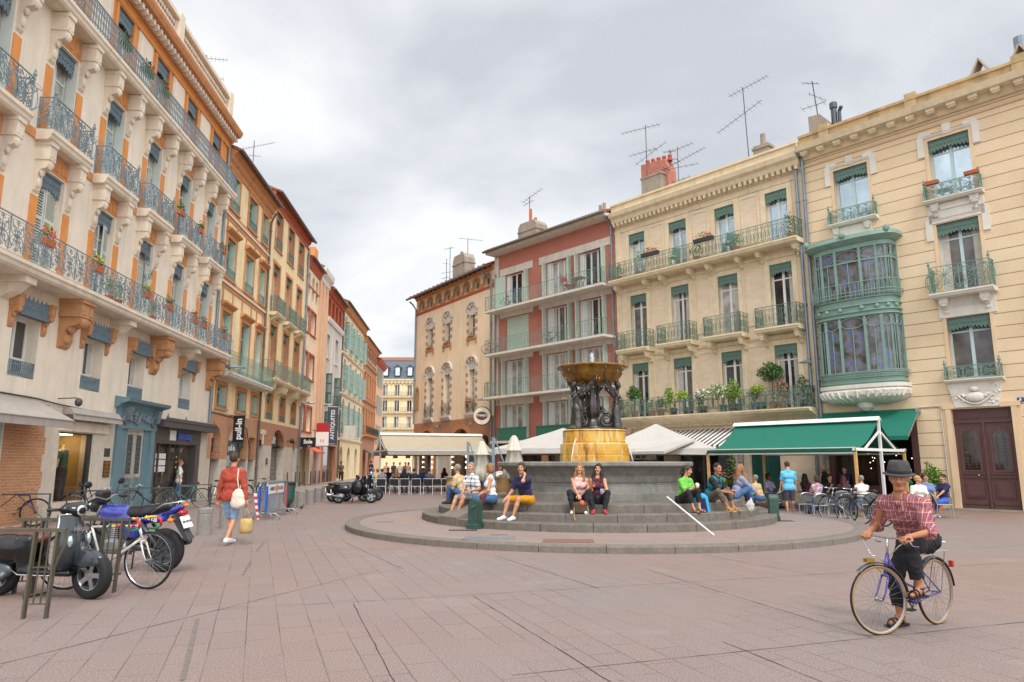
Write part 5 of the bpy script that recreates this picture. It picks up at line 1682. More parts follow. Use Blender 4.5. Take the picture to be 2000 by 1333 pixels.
for a,b in((.04,.85),(.92,1.73)):
 dm.box(a+.04,b-.04,.11,.14,.06,.16);dm.box(a+.04,b-.04,.115,.14,.2,.34)
 dm.box(a+.14,b-.14,.105,.14,.42,.98);dm.box(a+.2,b-.2,.09,.105,.48,.92)
 dm.box(a+.06,b-.06,.10,.14,1.08,1.12);dm.box(a+.06,b-.06,.10,.14,1.2,1.26)
 c=(a+b)/2
 n=12
 zt,hw=2.45,.23
 for t in range(n):
  q0,q1=PI*t/n,PI*(t+1)/n
  dm.add([(c-(hw)*math.cos(q0),.1,zt+hw*math.sin(q0)),(c-hw*math.cos(q1),.1,zt+hw*math.sin(q1)),(c-(hw+.07)*math.cos(q1),.1,zt+(hw+.07)*math.sin(q1)),(c-(hw+.07)*math.cos(q0),.1,zt+(hw+.07)*math.sin(q0))],[[0,1,2,3]])
  dm.add([(c-(hw)*math.cos(q0),.1,zt+hw*math.sin(q0)),(c-hw*math.cos(q1),.1,zt+hw*math.sin(q1)),(c-hw*math.cos(q1),.14,zt+hw*math.sin(q1)),(c-hw*math.cos(q0),.14,zt+hw*math.sin(q0))],[[3,2,1,0]])
 dm.box(c-hw-.07,c-hw,.1,.14,1.34,zt);dm.box(c+hw,c+hw+.07,.1,.14,1.34,zt)
 dm.box(c-hw-.07,c+hw+.07,.09,.14,1.28,1.34)
 dm.box(c-.06,c+.06,.08,.12,2.66,2.78)
 for i in range(10):
  z=1.4+i*.105
  for s in(-1,1):
   dm.box(c+s*.11-.08,c+s*.11+.08,.105,.125,z,z+.012)
   dm.box(c+s*.11-.006,c+s*.11+.006,.105,.125,z,z+.1)
 dm.tube([(c+.1*math.cos(t),.12,2.5+.1*math.sin(t))for t in np.linspace(0,2*PI,10)[:-1]],.009,4,closed=True)
for a,b in((.12,.78),(.98,1.64)):dm.box(a,b,.115,.14,3.08,3.3)
d=h.part(dm,'carriage_door','door_brown')
k=MB()
for c in(.445,1.325):k.prism([(c-.23,1.34)]+[(c-.23*math.cos(t),2.45+.23*math.sin(t))for t in np.linspace(0,PI,9)]+[(c+.23,1.34)],'y',.128,.139)
h.part(k,'pane','glass_dark',parent=d)
k=MB();k.ell((.6,.08,1.16),(.03,.03,.03));h.part(k,'handle','brass',parent=d)
k=MB();k.box(-.4,2.1,-.12,.14,.004,.06);h.part(k,'door_step','concrete')
k=MB()
k.box(-4.38,-4.18,-.04,.2,.02,3.36);k.box(-1.35,-1.13,-.04,.2,.02,3.36);k.box(-4.18,-1.35,-.05,.2,2.85,3.36)
for x in(-3.5,-2.55):k.box(x-.07,x+.07,.02,.16,.02,2.85)
k.box(-4.18,-2.55,.0,.18,.02,.75)
h.part(k,'pub_front','door_brown')
k=MB()
k.quad((-4.38,3.0,.02),(-1.13,3.0,.02),(-1.13,3.0,3.3),(-4.38,3.0,3.3));k.quad((-4.38,.3,3.3),(-4.38,3,3.3),(-1.13,3,3.3),(-1.13,.3,3.3))
k.quad((-4.38,.3,.02),(-4.38,3,.02),(-4.38,3,3.3),(-4.38,.3,3.3));k.quad((-1.13,.3,.02),(-1.13,.3,3.3),(-1.13,3,3.3),(-1.13,3,.02))
k.quad((-4.38,.2,.02),(-1.13,.2,.02),(-1.13,3,.02),(-4.38,3,.02))
h.part(k,'pub_room','interior')
k=MB()
k.quad((-4.18,.1,.75),(-2.62,.1,.75),(-2.62,.1,2.85),(-4.18,.1,2.85));h.part(k,'shop_window','clear_glass')
k=MB()
for i in range(46):
 k.ell((rng.uniform(-4.1,-2.0),rng.uniform(.8,2.2),rng.uniform(1.3,2.8)),(.016,)*3,5,4)
o_=h.part(k,'fairy_lights','lamp_glow')
h.panel('green_panel',-4.4,-1.1,3.37,3.5,.12,'awning_cassette')
mat('awning_green','#0f6a57',.75,var=.05,scale=3,bump=.08)
k=MB();k.prism([(-.1,3.4),(-.1,3.46),(-1.35,2.5),(-1.35,2.36),(-1.32,2.36),(-1.32,2.46)],'x',-4.45,-1.0);h.part(k,'awning','awning_green')
k=MB();k.beam((-1.0,-.1,3.42),(-1.0,-1.33,2.46),.03,.05);k.box(-1.08,-.95,-.2,0,3.35,3.5);h.part(k,'awning_arm','steel')
h.band(M['trim_peach'],[(0,13.75),(.06,13.75),(.1,13.82),(0,13.85)],name='string_course')
h.band(M['ochre_stone'],[(0,14.05),(.12,14.05),(.18,14.18),(.2,14.3),(.55,14.33),(.6,14.46),(.64,14.56),(0,14.62)],name='cornice')
k=MB()
for i in range(17):
 x=-4.3+i*.68
 k.box(x-.14,x+.14,-.46,-.1,14.2,14.32);k.box(x-.12,x+.12,-.42,-.1,14.14,14.2)
h.part(k,'modillions','ochre_stone')
mat('dirty_stone','#b79c74',.9,var=.2,scale=2,stain=.9,bump=.3)
k=MB();k.box(-4.58,7,-.2,.3,14.6,15.0);k.box(-4.58,7,-.28,.36,15.0,15.1)
for x in(-3.5,-.2,3.2):k.box(x-.2,x+.2,-.26,.34,14.6,15.28)
h.part(k,'parapet','dirty_stone')
k=MB();k.box(-4.58,7,.3,10,14.3,14.6);h.part(k,'flat_roof','concrete')
h.panel('ashlar_peach',-4.58,7,13.85,14.08,.002,'frieze')
k=MB();k.prism([(-4.5,14.6),(-3.62,14.6),(-3.62,15.75),(-4.0,16.25),(-4.5,16.3)],'y',.7,1.5);h.part(k,'chimney','concrete')
k=MB();k.lathe([(.13,0),(.12,1.7),(.16,1.72),(.16,1.95),(.1,2.0)],10,(-3.52,1.0,14.7));k.tube([(-3.3,1.0,14.7),(-3.3,1.0,16.2),(-3.15,.9,16.35)],.08,8);h.part(k,'flue','steel_dark')
for cx in(1.85,3.1):
 k=MB()
 k.box(cx-.3,cx+.3,.8,1.4,14.6,15.62)
 k.box(cx-.34,cx+.34,.76,1.44,15.56,15.64)
 k.prism([(cx-.32,15.64),(cx-.04,16.2),(cx+.02,16.2),(cx-.24,15.64)],'y',.8,1.4)
 k.prism([(cx+.32,15.64),(cx+.02,16.2),(cx-.04,16.2),(cx+.24,15.64)],'y',.8,1.4)
 h.part(k,'chimney',['old_render'])
k=MB();k.lathe([(.2,0),(.2,.5),(.0,.5)],12,(3.05,1.3,16.15));h.part(k,'flue','zinc')
k=MB();k.tube([(-1.0,-.02,3.55),(-.35,-.03,3.55),(-.3,-.04,3.3),(-.28,-.04,.4)],.016,5);h.part(k,'cable','white_stone')
mat('blue_plate','#23386e',.4,var=.02)
h.panel('blue_plate',1.96,2.14,3.54,3.68,.03,'number_plate')
q=MB().merge(text_mesh('8',.12,.01,.004),Matrix.Translation((2.05,-.04,3.61)))
h.part(q,'lettering','white_paint')
BC,BW,BD=-2.76,1.47,.8
def bow(t,o=0.0):
 a=t*PI/2
 return(BC+(BW+o)*math.copysign(abs(math.sin(a))**.8,t),-(BD+o)*math.cos(a)**.45)
def bow_band(mb,z0,z1,o0,o1=None,n=28,t0=-1.0,t1=1.0,cap=True):
 o1=o0 if o1 is None else o1
 ts=[t0+(t1-t0)*i/n for i in range(n+1)]
 for i in range(n):
  p,q=bow(ts[i],o0),bow(ts[i+1],o0)
  p2,q2=bow(ts[i],o1),bow(ts[i+1],o1)
  mb.quad((*p,z0),(*q,z0),(*q2,z1),(*p2,z1))
  if cap:
   for z,a,b in((z0,p,q),(z1,p2,q2)):
    mb.quad((a[0],a[1],z),(b[0],b[1],z),(b[0],0,z),(a[0],0,z))
m,t=newmat('bow_glass')
tc=t.n('ShaderNodeTexCoord')
vo=t.n('ShaderNodeTexVoronoi',i_Scale=17.0)
t.l(tc.outputs['Object'],vo.inputs['Vector'])
no=t.n('ShaderNodeTexNoise',i_Scale=2.6,i_Detail=3.0)
t.l(tc.outputs['Object'],no.inputs['Vector'])
c1=t.ramp(no.outputs[0],.53,.6)
mul=t.mix(1.0,c1,t.ramp(vo.outputs['Color'],.35,.5),'MULTIPLY')
base_c=t.mix(t.ramp(no.outputs[0],.35,.6),srgb('#3d3c3f'),srgb('#7a7879'))
t.l(t.mix(mul,base_c,srgb('#56659a')),t.b.inputs['Base Color'])
t.b.inputs['Roughness'].default_value=.12
t.b.inputs['Coat Weight'].default_value=.5
k=MB()
bow_band(k,4.44,4.86,.02)
for z in(4.5,4.68,4.84):bow_band(k,z,z+.05,.06)
bow_band(k,6.98,7.72,.0)
for z in(7.0,7.16,7.4,7.66):bow_band(k,z,z+.05,.06)
bow_band(k,9.62,9.8,.03)
bow_band(k,9.8,9.95,.08,.3);bow_band(k,9.95,10.12,.3,.26)
for tt in np.linspace(-.85,.85,8):
 p=bow(tt,.04)
 k.ell((p[0],p[1],7.3),(.09,.07,.09),8,6)
for tt in(-.62,.0,.62):
 p=bow(tt,.3)
 k.ell((p[0],p[1],10.14),(.13,.07,.13),10,7)
bw=h.part(k,'bow_window','bow_green')
k=MB()
ms_=[-1,-.84,-.66,-.44,-.15,.15,.44,.66,.84,1]
for tt in ms_:
 p=bow(tt,.0)
 thick=.05 if abs(tt)in(.44,1,.15)else.028
 for z0,z1 in((4.86,6.98),(7.72,9.62)):
  k.beam((p[0],p[1],z0),(p[0],p[1],z1),thick*1.6,thick*1.8)
for tt in(-.75,-.55,-.3,0.0,.3,.55,.75):
 p=bow(tt,-.005)
 for z0,z1 in((4.86,6.55),(7.72,9.1)):
  k.beam((p[0],p[1],z0),(p[0],p[1],z1),.022,.03)
bow_band(k,9.1,9.16,.015,cap=False)
for(ta,tb)in zip(ms_[:-1],ms_[1:]):
 tm,hw=(ta+tb)/2,(tb-ta)/2*.9
 k.tube([(*bow(tm+hw*math.cos(a),.01),6.76+.2*math.sin(a))for a in np.linspace(0,2*PI,15)[:-1]],.018,4,closed=True)
 k.tube([(*bow(tm+hw*math.cos(a),.01),9.38+.2*math.sin(a))for a in np.linspace(0,2*PI,15)[:-1]],.014,4,closed=True)
h.part(k,'glazing_bars','bow_green',parent=bw)
k=MB()
bow_band(k,4.86,6.98,-.03,cap=False);bow_band(k,7.72,9.62,-.03,cap=False)
h.part(k,'pane','bow_glass',parent=bw)
k=MB()
for z in(7.8,7.92,8.28):k.tube([(*bow(tt,.14),z)for tt in np.linspace(-1,1,33)],.016,5)
for i,tt in enumerate(np.linspace(-.97,.97,44)):
 p=bow(tt,.14)
 k.tube([(*p,7.72),(*p,8.28 if i%4==0 else 8.12+.1*(i%2))],.012,4)
for z in(4.9,4.78):k.tube([(*bow(tt,.12),z)for tt in np.linspace(-1,1,33)],.014,5)
h.part(k,'railing','bow_green',parent=bw)
k=MB()
bow_band(k,4.3,4.44,.12)
prof=[(4.3,.06),(4.2,.12),(4.05,.1),(3.9,-.05),(3.8,-.3),(3.74,-.6)]
for(za,oa),(zb,ob)in zip(prof[:-1],prof[1:]):bow_band(k,zb,za,ob,oa,cap=False)
for i,tt in enumerate(np.linspace(-.9,.9,15)):
 sgn=1 if tt>0 else-1
 k.tube([(*bow(tt+sgn*.05*math.cos(a),.1-.12*(4.2-(4.1+.1*math.sin(a)))),4.08+.09*math.sin(a))for a in np.linspace(0,5,9)],[.035-.003*j for j in range(9)],5)
 k.tube([(*bow(tt*.95,.12),4.2),(*bow(tt*.85,.07),3.98),(*bow(tt*.7,-.2),3.82)],[.05,.045,.02],6)
k.lathe([(.0,-.42),(.12,-.4),(.26,-.28),(.3,-.12),(.34,.0),(.3,.02)],14,(BC,-.2,3.9))
k.box(BC-.38,BC+.38,-.03,.02,3.37,3.9)
h.part(k,'carved_base','white_stone',parent=bw)
k=MB();k.box(BC-.75,BC+.75,-.08,.02,10.14,10.8)
for x in(BC-.6,BC+.6):console(k,x,.22,10.8,.2,.5)
h.part(k,'carved_apron','white_stone')
h.finish()
H7=h
antenna('roof_aerial',H7.P(-4.2,-1.1,16.2),1.8,'roof aerial on the grey corner chimney of the bow window house',[(1.7,2.4,.45,.4,4),(1.1,-.4,.5,-.6,4),(.7,2.4,.6,0,4)],lean=-.1)
for u,w,lab in((.25,.45,'empty clay trough at the left end of the top right window rail'),(1.5,.45,'empty clay trough at the right end of the top right window rail')):
 t=MB();t.prism([(-.07,0),(.07,0),(.09,.12),(.06,.12),(.05,.06),(-.05,.06),(-.06,.12),(-.09,.12)],'x',-w/2,w/2)
 tag(t.build('window_trough',M['clay_pot'],None,False,H7.P(u,.3,11.5),H7.a),lab,'planter','clay troughs on the window rail')
antenna('roof_aerial',Vector(H1.P(11.0,-1.0,17.3)),2.9,'roof aerial rising behind the pierced parapet of the tall cream house',[(2.75,.35,.9,.1,9),(1.8,.3,.8,.05,6)])
antenna('roof_aerial',Vector(H3.P(22.6,-2.2,18.2)),3.3,'roof aerial with one slanting boom on the green balcony house',[(2.9,.3,1.3,.35,12),(2.3,.3,.4,0,3)])
def wall_lamp(P,rz,label,L=.75):
 t=thing('street_lamp',label,'lamp',P,rz,'wall mounted street lamps')
 k=MB();k.tube([(0,0,0),(0,-.15,.04),(0,-.4,.05)],.03,6);k.build('arm',M['zinc'],t)
 k=MB()
 k.add([(-.2,-.3,0),(.2,-.3,0),(.1,-.35,.16),(-.1,-.35,.16),(-.14,-L-.1,0),(.14,-L-.1,0),(.06,-L,.06),(-.06,-L,.06)],[[0,1,2,3],[4,7,6,5],[0,4,5,1],[3,2,6,7],[1,5,6,2],[0,3,7,4]])
 k.build('lamp_head',M['zinc'],t)
 k=MB();k.box(-.12,.12,-L,-.36,-.02,.0);k.build('lamp_glass',M['glass_curtain'],t)
 return t
wall_lamp(H2.P(12.1,.1,5.75),H2.a,'grey street lamp on the corner between the tall cream house and the shop house',1.2)
wall_lamp(H4.P(29.3,.1,5.6),H4.a,'grey street lamp beside the downpipe of the orange house')
wall_lamp(HP.P(-.5,.1,5.35),HP.a,'grey street lamp at the right corner of the peach house')
wall_lamp(H7.P(-4.7,.25,5.45),H7.a,'grey street lamp on the twin downpipes beside the bow window')
r2l=H2.a-PI/2
mat('slate_sign','#3b4a58',.5,var=.05)
sign_board(H2,'shop_sign','tall black hanging sign reading pull-in',H2.P(14.35,.55,3.15),.52,1.25,.06,'black_paint',r2l,[('pull-in',.40,0,0,'white_paint',1,.012,-PI/2)],arm=[((-.5,0,.62),(.27,0,.62))])
sign_board(H3,'shop_sign','black square hanging sign reading Sole',H3.P(28.7,.72,2.95),1.0,.66,.12,'black_paint',r2l,[('Sole',.37,0,.04,'white_paint',.9,.012,0),('coiffure',.1,.1,-.24,'white_paint',1,0,0)],arm=[((-.8,0,.3),(-.5,0,.3))])
sign_board(H4,'shop_sign','white and red square shop sign on the pilaster house',H4.P(33.3,.75,3.35),.9,1.0,.12,'sign_white',r2l,[('(-)',.3,0,-.12,'red_sign',1,.004,0)],extra=lambda t:(MB().box(-.45,.45,-.07,.07,.5,1.15).build('red_panel',M['red_sign'],t)),arm=[((-.75,0,0),(-.45,0,0))])
sign_board(H4,'shop_sign','tall slate blue hanging sign reading ANTIQUITES',H4.P(37.4,.7,4.5),.82,3.0,.1,'slate_sign',r2l,[('ANTIQUITES',.42,.03,.1,'white_paint',1,.01,-PI/2),('brocante',.14,0,-1.4,'white_paint',1,0,0)],arm=[((-.75,0,1.6),(.4,0,1.6))])
sign_board(H4,'shop_sign','plain beige hanging sign board on the striped window house',H4.P(44.9,.9,4.3),1.1,1.25,.08,'concrete_band',r2l,[],arm=[((-1.0,0,.6),(-.6,0,.6))])
def trinity(t):
 k=MB()
 for r_ in(.42,):
  k.prism([(.36*math.cos(a),.26*math.sin(a))for a in np.linspace(0,2*PI,25)[:-1]],'y',-.113,.113)
 k.build('inner_disc',M['door_brown'],t)
 k=MB();k.tube([(.52*math.cos(a),0,.52*math.sin(a))for a in np.linspace(0,2*PI,29)[:-1]],.06,6,closed=True);k.build('rim',M['door_brown'],t)
sign_board(HP,'pub_sign',"round cream pub sign reading Trinity's",HP.P(-.15,.75,4.38),1.04,0,.22,'cream_stone',rad(-12),[("Trinity's",.2,0,.03,'white_paint',1,.004,0)],extra=trinity,round_=True,arm=[((.2,0,0),(.45,.5,0))])
# ================================================================ the ground
def paving(name,c1,c2,joint,rot,w,hgt,cr=(.3,.7)):
 m,t=newmat(name)
 tc=t.n('ShaderNodeTexCoord')
 mp=t.n('ShaderNodeMapping')
 mp.inputs['Rotation'].default_value=(0,0,rot)
 t.l(tc.outputs['Object'],mp.inputs[0])
 br=t.n('ShaderNodeTexBrick',offset=.37)
 br.inputs['Scale'].default_value=1.0
 br.inputs['Brick Width'].default_value=w
 br.inputs['Row Height'].default_value=hgt
 br.inputs['Mortar Size'].default_value=.0055
 br.inputs['Mortar Smooth'].default_value=.3
 br.inputs['Bias'].default_value=0.0
 br.inputs['Color1'].default_value=(*srgb(c1),1)
 br.inputs['Color2'].default_value=(*srgb(c2),1)
 br.inputs['Mortar'].default_value=(*srgb(joint),1)
 nz=t.n('ShaderNodeTexNoise',i_Scale=2.2,i_Detail=2.0)
 t.l(mp.outputs[0],nz.inputs['Vector'])
 sc_=t.n('ShaderNodeVectorMath',operation='SCALE');sc_.inputs['Scale'].default_value=.010
 t.l(nz.outputs['Color'],sc_.inputs[0])
 av=t.n('ShaderNodeVectorMath',operation='ADD')
 t.l(mp.outputs[0],av.inputs[0]);t.l(sc_.outputs[0],av.inputs[1])
 t.l(av.outputs[0],br.inputs['Vector'])
 jn=t.n('ShaderNodeTexNoise',i_Scale=.9,i_Detail=5.0)
 t.l(tc.outputs['Object'],jn.inputs['Vector'])
 jf=t.n('ShaderNodeMath',operation='MULTIPLY')
 t.l(br.outputs[1],jf.inputs[0]);t.l(t.ramp(jn.outputs[0],.34,.58),jf.inputs[1])
 br2=t.mix(br.outputs[1],br.outputs[0],srgb(c1))
 n1=t.n('ShaderNodeTexNoise',i_Scale=.16,i_Detail=5.0,i_Roughness=.55)
 t.l(tc.outputs['Object'],n1.inputs['Vector'])
 c=t.mix(t.ramp(n1.outputs[0],.35,.66,(0,0,0),(.8,.8,.8)),br2,srgb('#807977'))
 n2=t.n('ShaderNodeTexNoise',i_Scale=70.0,i_Detail=3.0)
 t.l(tc.outputs['Object'],n2.inputs['Vector'])
 c=t.mix(.55,c,t.ramp(n2.outputs[0],*cr),'SOFT_LIGHT')
 n3=t.n('ShaderNodeTexNoise',i_Scale=.8,i_Detail=7.0,i_Roughness=.7)
 t.l(tc.outputs['Object'],n3.inputs['Vector'])
 c=t.mix(t.ramp(n3.outputs[0],.58,.78,(0,0,0),(.4,.4,.4)),c,srgb('#b5a9a0'))
 n4=t.n('ShaderNodeTexNoise',i_Scale=1.6,i_Detail=6.0,i_Roughness=.7)
 t.l(tc.outputs['Object'],n4.inputs['Vector'])
 c=t.mix(t.ramp(n4.outputs[0],.56,.82,(0,0,0),(.5,.5,.5)),c,srgb('#7d6c64'))
 vo=t.n('ShaderNodeTexVoronoi',i_Scale=1.7,i_Randomness=1.0)
 t.l(tc.outputs['Object'],vo.inputs['Vector'])
 c=t.mix(t.ramp(vo.outputs['Distance'],.02,.045,(.55,.55,.55),(0,0,0)),c,srgb('#55493f'))
 c=t.mix(jf.outputs[0],c,srgb(joint))
 t.l(c,t.b.inputs['Base Color'])
 t.b.inputs['Roughness'].default_value=.62
 t.b.inputs['Specular IOR Level'].default_value=.35
 iv=t.n('ShaderNodeMath',operation='MULTIPLY_ADD')
 t.l(jf.outputs[0],iv.inputs[0]);iv.inputs[1].default_value=-1.0
 t.l(n2.outputs[0],iv.inputs[2])
 t.bump(iv.outputs[0],.35,.006)
 return m
ROW=math.atan2(-.942,.335)
paving('granite_paving','#8b756b','#857068','#5f524b',-ROW,.62,.295)
paving('pavement_stone','#aa9b90','#9c8f86','#5e534c',-rad(93.9),.9,.45)
k=MB()
N=40
k.quad((-400,-60,0),(400,-60,0),(400,700,0),(-400,700,0))
tag(k.build('ground',M['granite_paving']),kind='structure')
mat('joint_dark','#40342f',.9,var=.3,scale=20)
k=MB()
def seam(a,b,w=.005,wob=.003):
 a,b=Vector((a[0],a[1])),Vector((b[0],b[1]))
 d=(b-a);L=d.length;d/=L
 n=Vector((-d.y,d.x))
 m_=max(2,int(L/.18))
 P=[a+d*(L*i/m_)+n*rng.normal()*wob for i in range(m_+1)]
 W=[w*rng.uniform(.35,1.1)for _ in P]
 v=[]
 for p,q in zip(P,W):
  v+=[(p.x+n.x*q,p.y+n.y*q,.004),(p.x-n.x*q,p.y-n.y*q,.004)]
 k.add(v,[[2*i,2*i+1,2*i+3,2*i+2]for i in range(m_)])
for a,b in[((0,5.59),(9.5,8.95)),((-3.19,7.97),(4.84,10.61)),((-.46,8.78),(.72,5.4)),((2.0,10.9),(3.25,6.75)),((1.86,6.6),(2.3,5.2)),((-.3,12.5),(1.1,9.3)),((-4.01,5.89),(-1.96,10.9)),((4.84,10.61),(12,13.0)),((3.3,12.6),(4.3,10.4)),((5.1,7.4),(5.9,5.4)),((7,10.6),(8.3,7.9)),((8.5,13.5),(14.5,16.2)),((-1.78,8.31),(-.85,5.43)),((9,11.8),(11.5,9.2)),((-3.3,14.5),(-1.6,10.9)),((-6.0,12.8),(-2.0,13.6))]:
 seam(a,b)
tag(k.build('paving_joints',M['joint_dark']),kind='structure')
k=MB()
mat('drain_slot','#6f675d',.8,var=.25,scale=15,bump=.4)
for a,b in[((-3.18,7.52),(-2.39,5.47)),((-4.6,13.2),(-4.95,14.6)),((-3.8,10.4),(-4.2,11.8))]:
 d=(Vector(b)-Vector(a)).normalized();n=Vector((-d.y,d.x))*.018
 k.quad((a[0]+n.x,a[1]+n.y,.005),(a[0]-n.x,a[1]-n.y,.005),(b[0]-n.x,b[1]-n.y,.005),(b[0]+n.x,b[1]+n.y,.005))
tag(k.build('drain_channel',M['drain_slot']),kind='structure')
k=MB()
a_=rad(93.9)
u_,n_=Vector((math.cos(a_),math.sin(a_),0)),Vector((math.sin(a_),-math.cos(a_),0))
o_=Vector((-12.42,19.1,0))
sec=[(-1,0,0,.03),(12,0,1.0,.03),(19,0,1.9,.06),(90,0,2.6,.06)]
k.prism([(0.0,0.0),(2.2,0.0),(2.2,.07),(0.0,.07)],'x',17.0,80)
pv=k.build('pavement',M['pavement_stone'],None)
pv.matrix_world=Matrix.Translation(o_)@Matrix.Rotation(a_,4,'Z')@Matrix.Scale(-1,4,(0,1,0))
tag(pv,kind='structure')
# ================================================================ fountain
FC=Vector((2.25,19.25))
SC=Vector((2.28,20.0))
mat('granite_kerb','#756c62',.8,var=.18,scale=14,bump=.35,stain=.3,fine=.4)
mat('step_stone','#6d665d',.75,var=.2,scale=9,bump=.35,stain=.35,fine=.4)
mat('basin_stone','#827f78',.7,var=.25,scale=3,bump=.3,stain=.95,fine=.3)
paving('platform_paving','#988176','#8e7a71','#5e504a',.5,.7,.4)
def ring_blocks(mb,c,r0,r1,z0,z1,n,gap=.006,a0=0,a1=2*PI,bev=.02):
 for i in range(n):
  t0=a0+(a1-a0)*i/n+gap/r1
  t1=a0+(a1-a0)*(i+1)/n-gap/r1
  m_=4
  pr=[(r0,z0),(r1,z0),(r1,z1-bev),(r1-bev*.3,z1-bev*.3),(r1-bev,z1),(r0,z1)]
  v=[]
  for j in range(m_+1):
   t=t0+(t1-t0)*j/m_
   v+=[(c.x+r*math.cos(t),c.y+r*math.sin(t),z)for r,z in pr]
  q=len(pr)
  f=[]
  for j in range(m_):
   for e in range(q):
    f.append([j*q+e,j*q+(e+1)%q,(j+1)*q+(e+1)%q,(j+1)*q+e])
  f+=[list(range(q))[::-1],[m_*q+e for e in range(q)]]
  mb.add(v,f)
k=MB()
ring_blocks(k,FC,6.16,6.5,0.0,.125,34)
tag(k.build('kerb',M['granite_kerb']),kind='structure')
k=MB()
k.lathe([(0,.118),(6.165,.118)],72,(FC.x,FC.y,0))
tag(k.build('platform',M['platform_paving']),kind='structure')
ft=thing('fountain','round stone fountain with winged bronze figures carrying a yellow-stained bowl','fountain',(SC.x,SC.y,.118))
Z0=.118
ZS=[.285,.46,.645]
RS=[4.72,4.28,3.85]
O2=Vector((0,0))
for i in range(3):
 k=MB()
 ring_blocks(k,O2,RS[i]-(1.0 if i<2 else 1.9),RS[i],(Z0 if i==0 else ZS[i-1])-Z0-.003,ZS[i]-Z0,(26,24,18)[i])
 k.build('step',M['step_stone'],ft)
for ang in(math.atan2(17.9-20.0,-.55-2.28),math.atan2(20.3-20.0,7.0-2.28)):
 k=MB()
 for s in(-1,):
  pr=[(RS[2]-.6,ZS[2]-Z0+.012),(RS[2]-.1,ZS[2]-Z0+.012),(RS[0]+.02,ZS[0]-Z0+.03),(RS[0]+.02,0),(RS[2]-.6,0)]
  k.prism(pr,'y',-.42,.42)
 k.build('ramp_stone',M['granite_kerb'],ft,rot=ang)
k=MB()
zb=ZS[2]-Z0
prof=[(2.42,zb),(2.42,zb+.17),(2.36,zb+.2),(2.34,zb+.34),(2.30,zb+.37),(2.30,zb+.42),(2.33,zb+.45),(2.36,zb+.6),(2.46,zb+.72),(2.55,zb+.80),(2.66,zb+.83),(2.69,zb+.86),(2.69,zb+.93),(2.66,zb+.955),(2.3,zb+.955),(2.27,zb+.92),(2.2,zb+.6)]
k.lathe(prof,96)
k.build('basin',M['basin_stone'],ft,smooth=False)
m,t=newmat('water')
t.b.inputs['Base Color'].default_value=(.12,.13,.11,1)
t.b.inputs['Roughness'].default_value=.05
nw=t.n('ShaderNodeTexNoise',i_Scale=6.0,i_Detail=3.0);t.bump(nw.outputs[0],.2,.02)
k=MB();k.lathe([(0,zb+.86),(2.3,zb+.86)],48);k.build('basin_water',M['water'],ft)
m,t=newmat('wet_yellow_stone')
tc=t.n('ShaderNodeTexCoord')
n1=t.n('ShaderNodeTexNoise',i_Scale=1.6,i_Detail=6.0);t.l(tc.outputs['Object'],n1.inputs['Vector'])
c=t.mix(t.ramp(n1.outputs[0],.36,.62),srgb('#bd7f10'),srgb('#d6ac4a'))
mp=t.n('ShaderNodeMapping');mp.inputs['Scale'].default_value=(5,5,.7);t.l(tc.outputs['Object'],mp.inputs[0])
n2=t.n('ShaderNodeTexNoise',i_Scale=1.5,i_Detail=7.0,i_Roughness=.7);t.l(mp.outputs[0],n2.inputs['Vector'])
c=t.mix(t.ramp(n2.outputs[0],.50,.66,(0,0,0),(.95,.95,.95)),c,srgb('#5a3d12'))
n3=t.n('ShaderNodeTexNoise',i_Scale=2.4,i_Detail=6.0,i_Roughness=.7);t.l(mp.outputs[0],n3.inputs['Vector'])
c=t.mix(t.ramp(n3.outputs[0],.52,.66,(0,0,0),(.8,.8,.8)),c,srgb('#d3c396'))
t.l(c,t.b.inputs['Base Color']);t.b.inputs['Roughness'].default_value=.28
t.bump(n2.outputs[0],.25,.02)
DZ=-Z0
def octo(mb,r,z0,z1,cham=.42,bev=.03):
 a=r
 b=r*(1-cham*.62)
 for(q,za,zz)in((0,z0,z1-bev),(bev,z1-bev,z1)):
  P=[(a,-b),(a,b),(b,a),(-b,a),(-a,b),(-a,-b),(-b,-a),(b,-a)]
  lo=[(x,y,za)for x,y in P]
  hi=[(x-math.copysign(q,x)*.8,y-math.copysign(q,y)*.8,zz)for x,y in P]
  mb.add(lo+hi,[[i,(i+1)%8,8+(i+1)%8,8+i]for i in range(8)]+[list(range(8,16))])
k=MB()
octo(k,.90,1.5+DZ,1.78+DZ,.42);octo(k,.885,1.78+DZ,2.10+DZ,.42);octo(k,.82,2.10+DZ,2.13+DZ,.42);octo(k,.81,2.13+DZ,2.44+DZ,.42);octo(k,.83,2.44+DZ,2.47+DZ,.42)
k.build('pedestal',M['wet_yellow_stone'],ft,rot=.0)
m,t=newmat('wet_yellow_bowl')
tc=t.n('ShaderNodeTexCoord')
n1=t.n('ShaderNodeTexNoise',i_Scale=3.0,i_Detail=6.0);t.l(tc.outputs['Object'],n1.inputs['Vector'])
mp=t.n('ShaderNodeMapping');mp.inputs['Scale'].default_value=(6,6,.8);t.l(tc.outputs['Object'],mp.inputs[0])
n2=t.n('ShaderNodeTexNoise',i_Scale=1.5,i_Detail=7.0,i_Roughness=.7);t.l(mp.outputs[0],n2.inputs['Vector'])
c=t.mix(t.ramp(n1.outputs[0],.35,.65),srgb('#573409'),srgb('#946a20'))
c=t.mix(t.ramp(n2.outputs[0],.5,.68,(0,0,0),(.9,.9,.9)),c,srgb('#4c2a0e'))
t.l(c,t.b.inputs['Base Color']);t.b.inputs['Roughness'].default_value=.25
k=MB()
zr=4.22+DZ
k.lathe([(.16,zr-.52),(.4,zr-.5),(.62,zr-.4),(.76,zr-.26),(.82,zr-.15)],96,flute=lambda z,a:1+.055*np.abs(np.sin(a*10)))
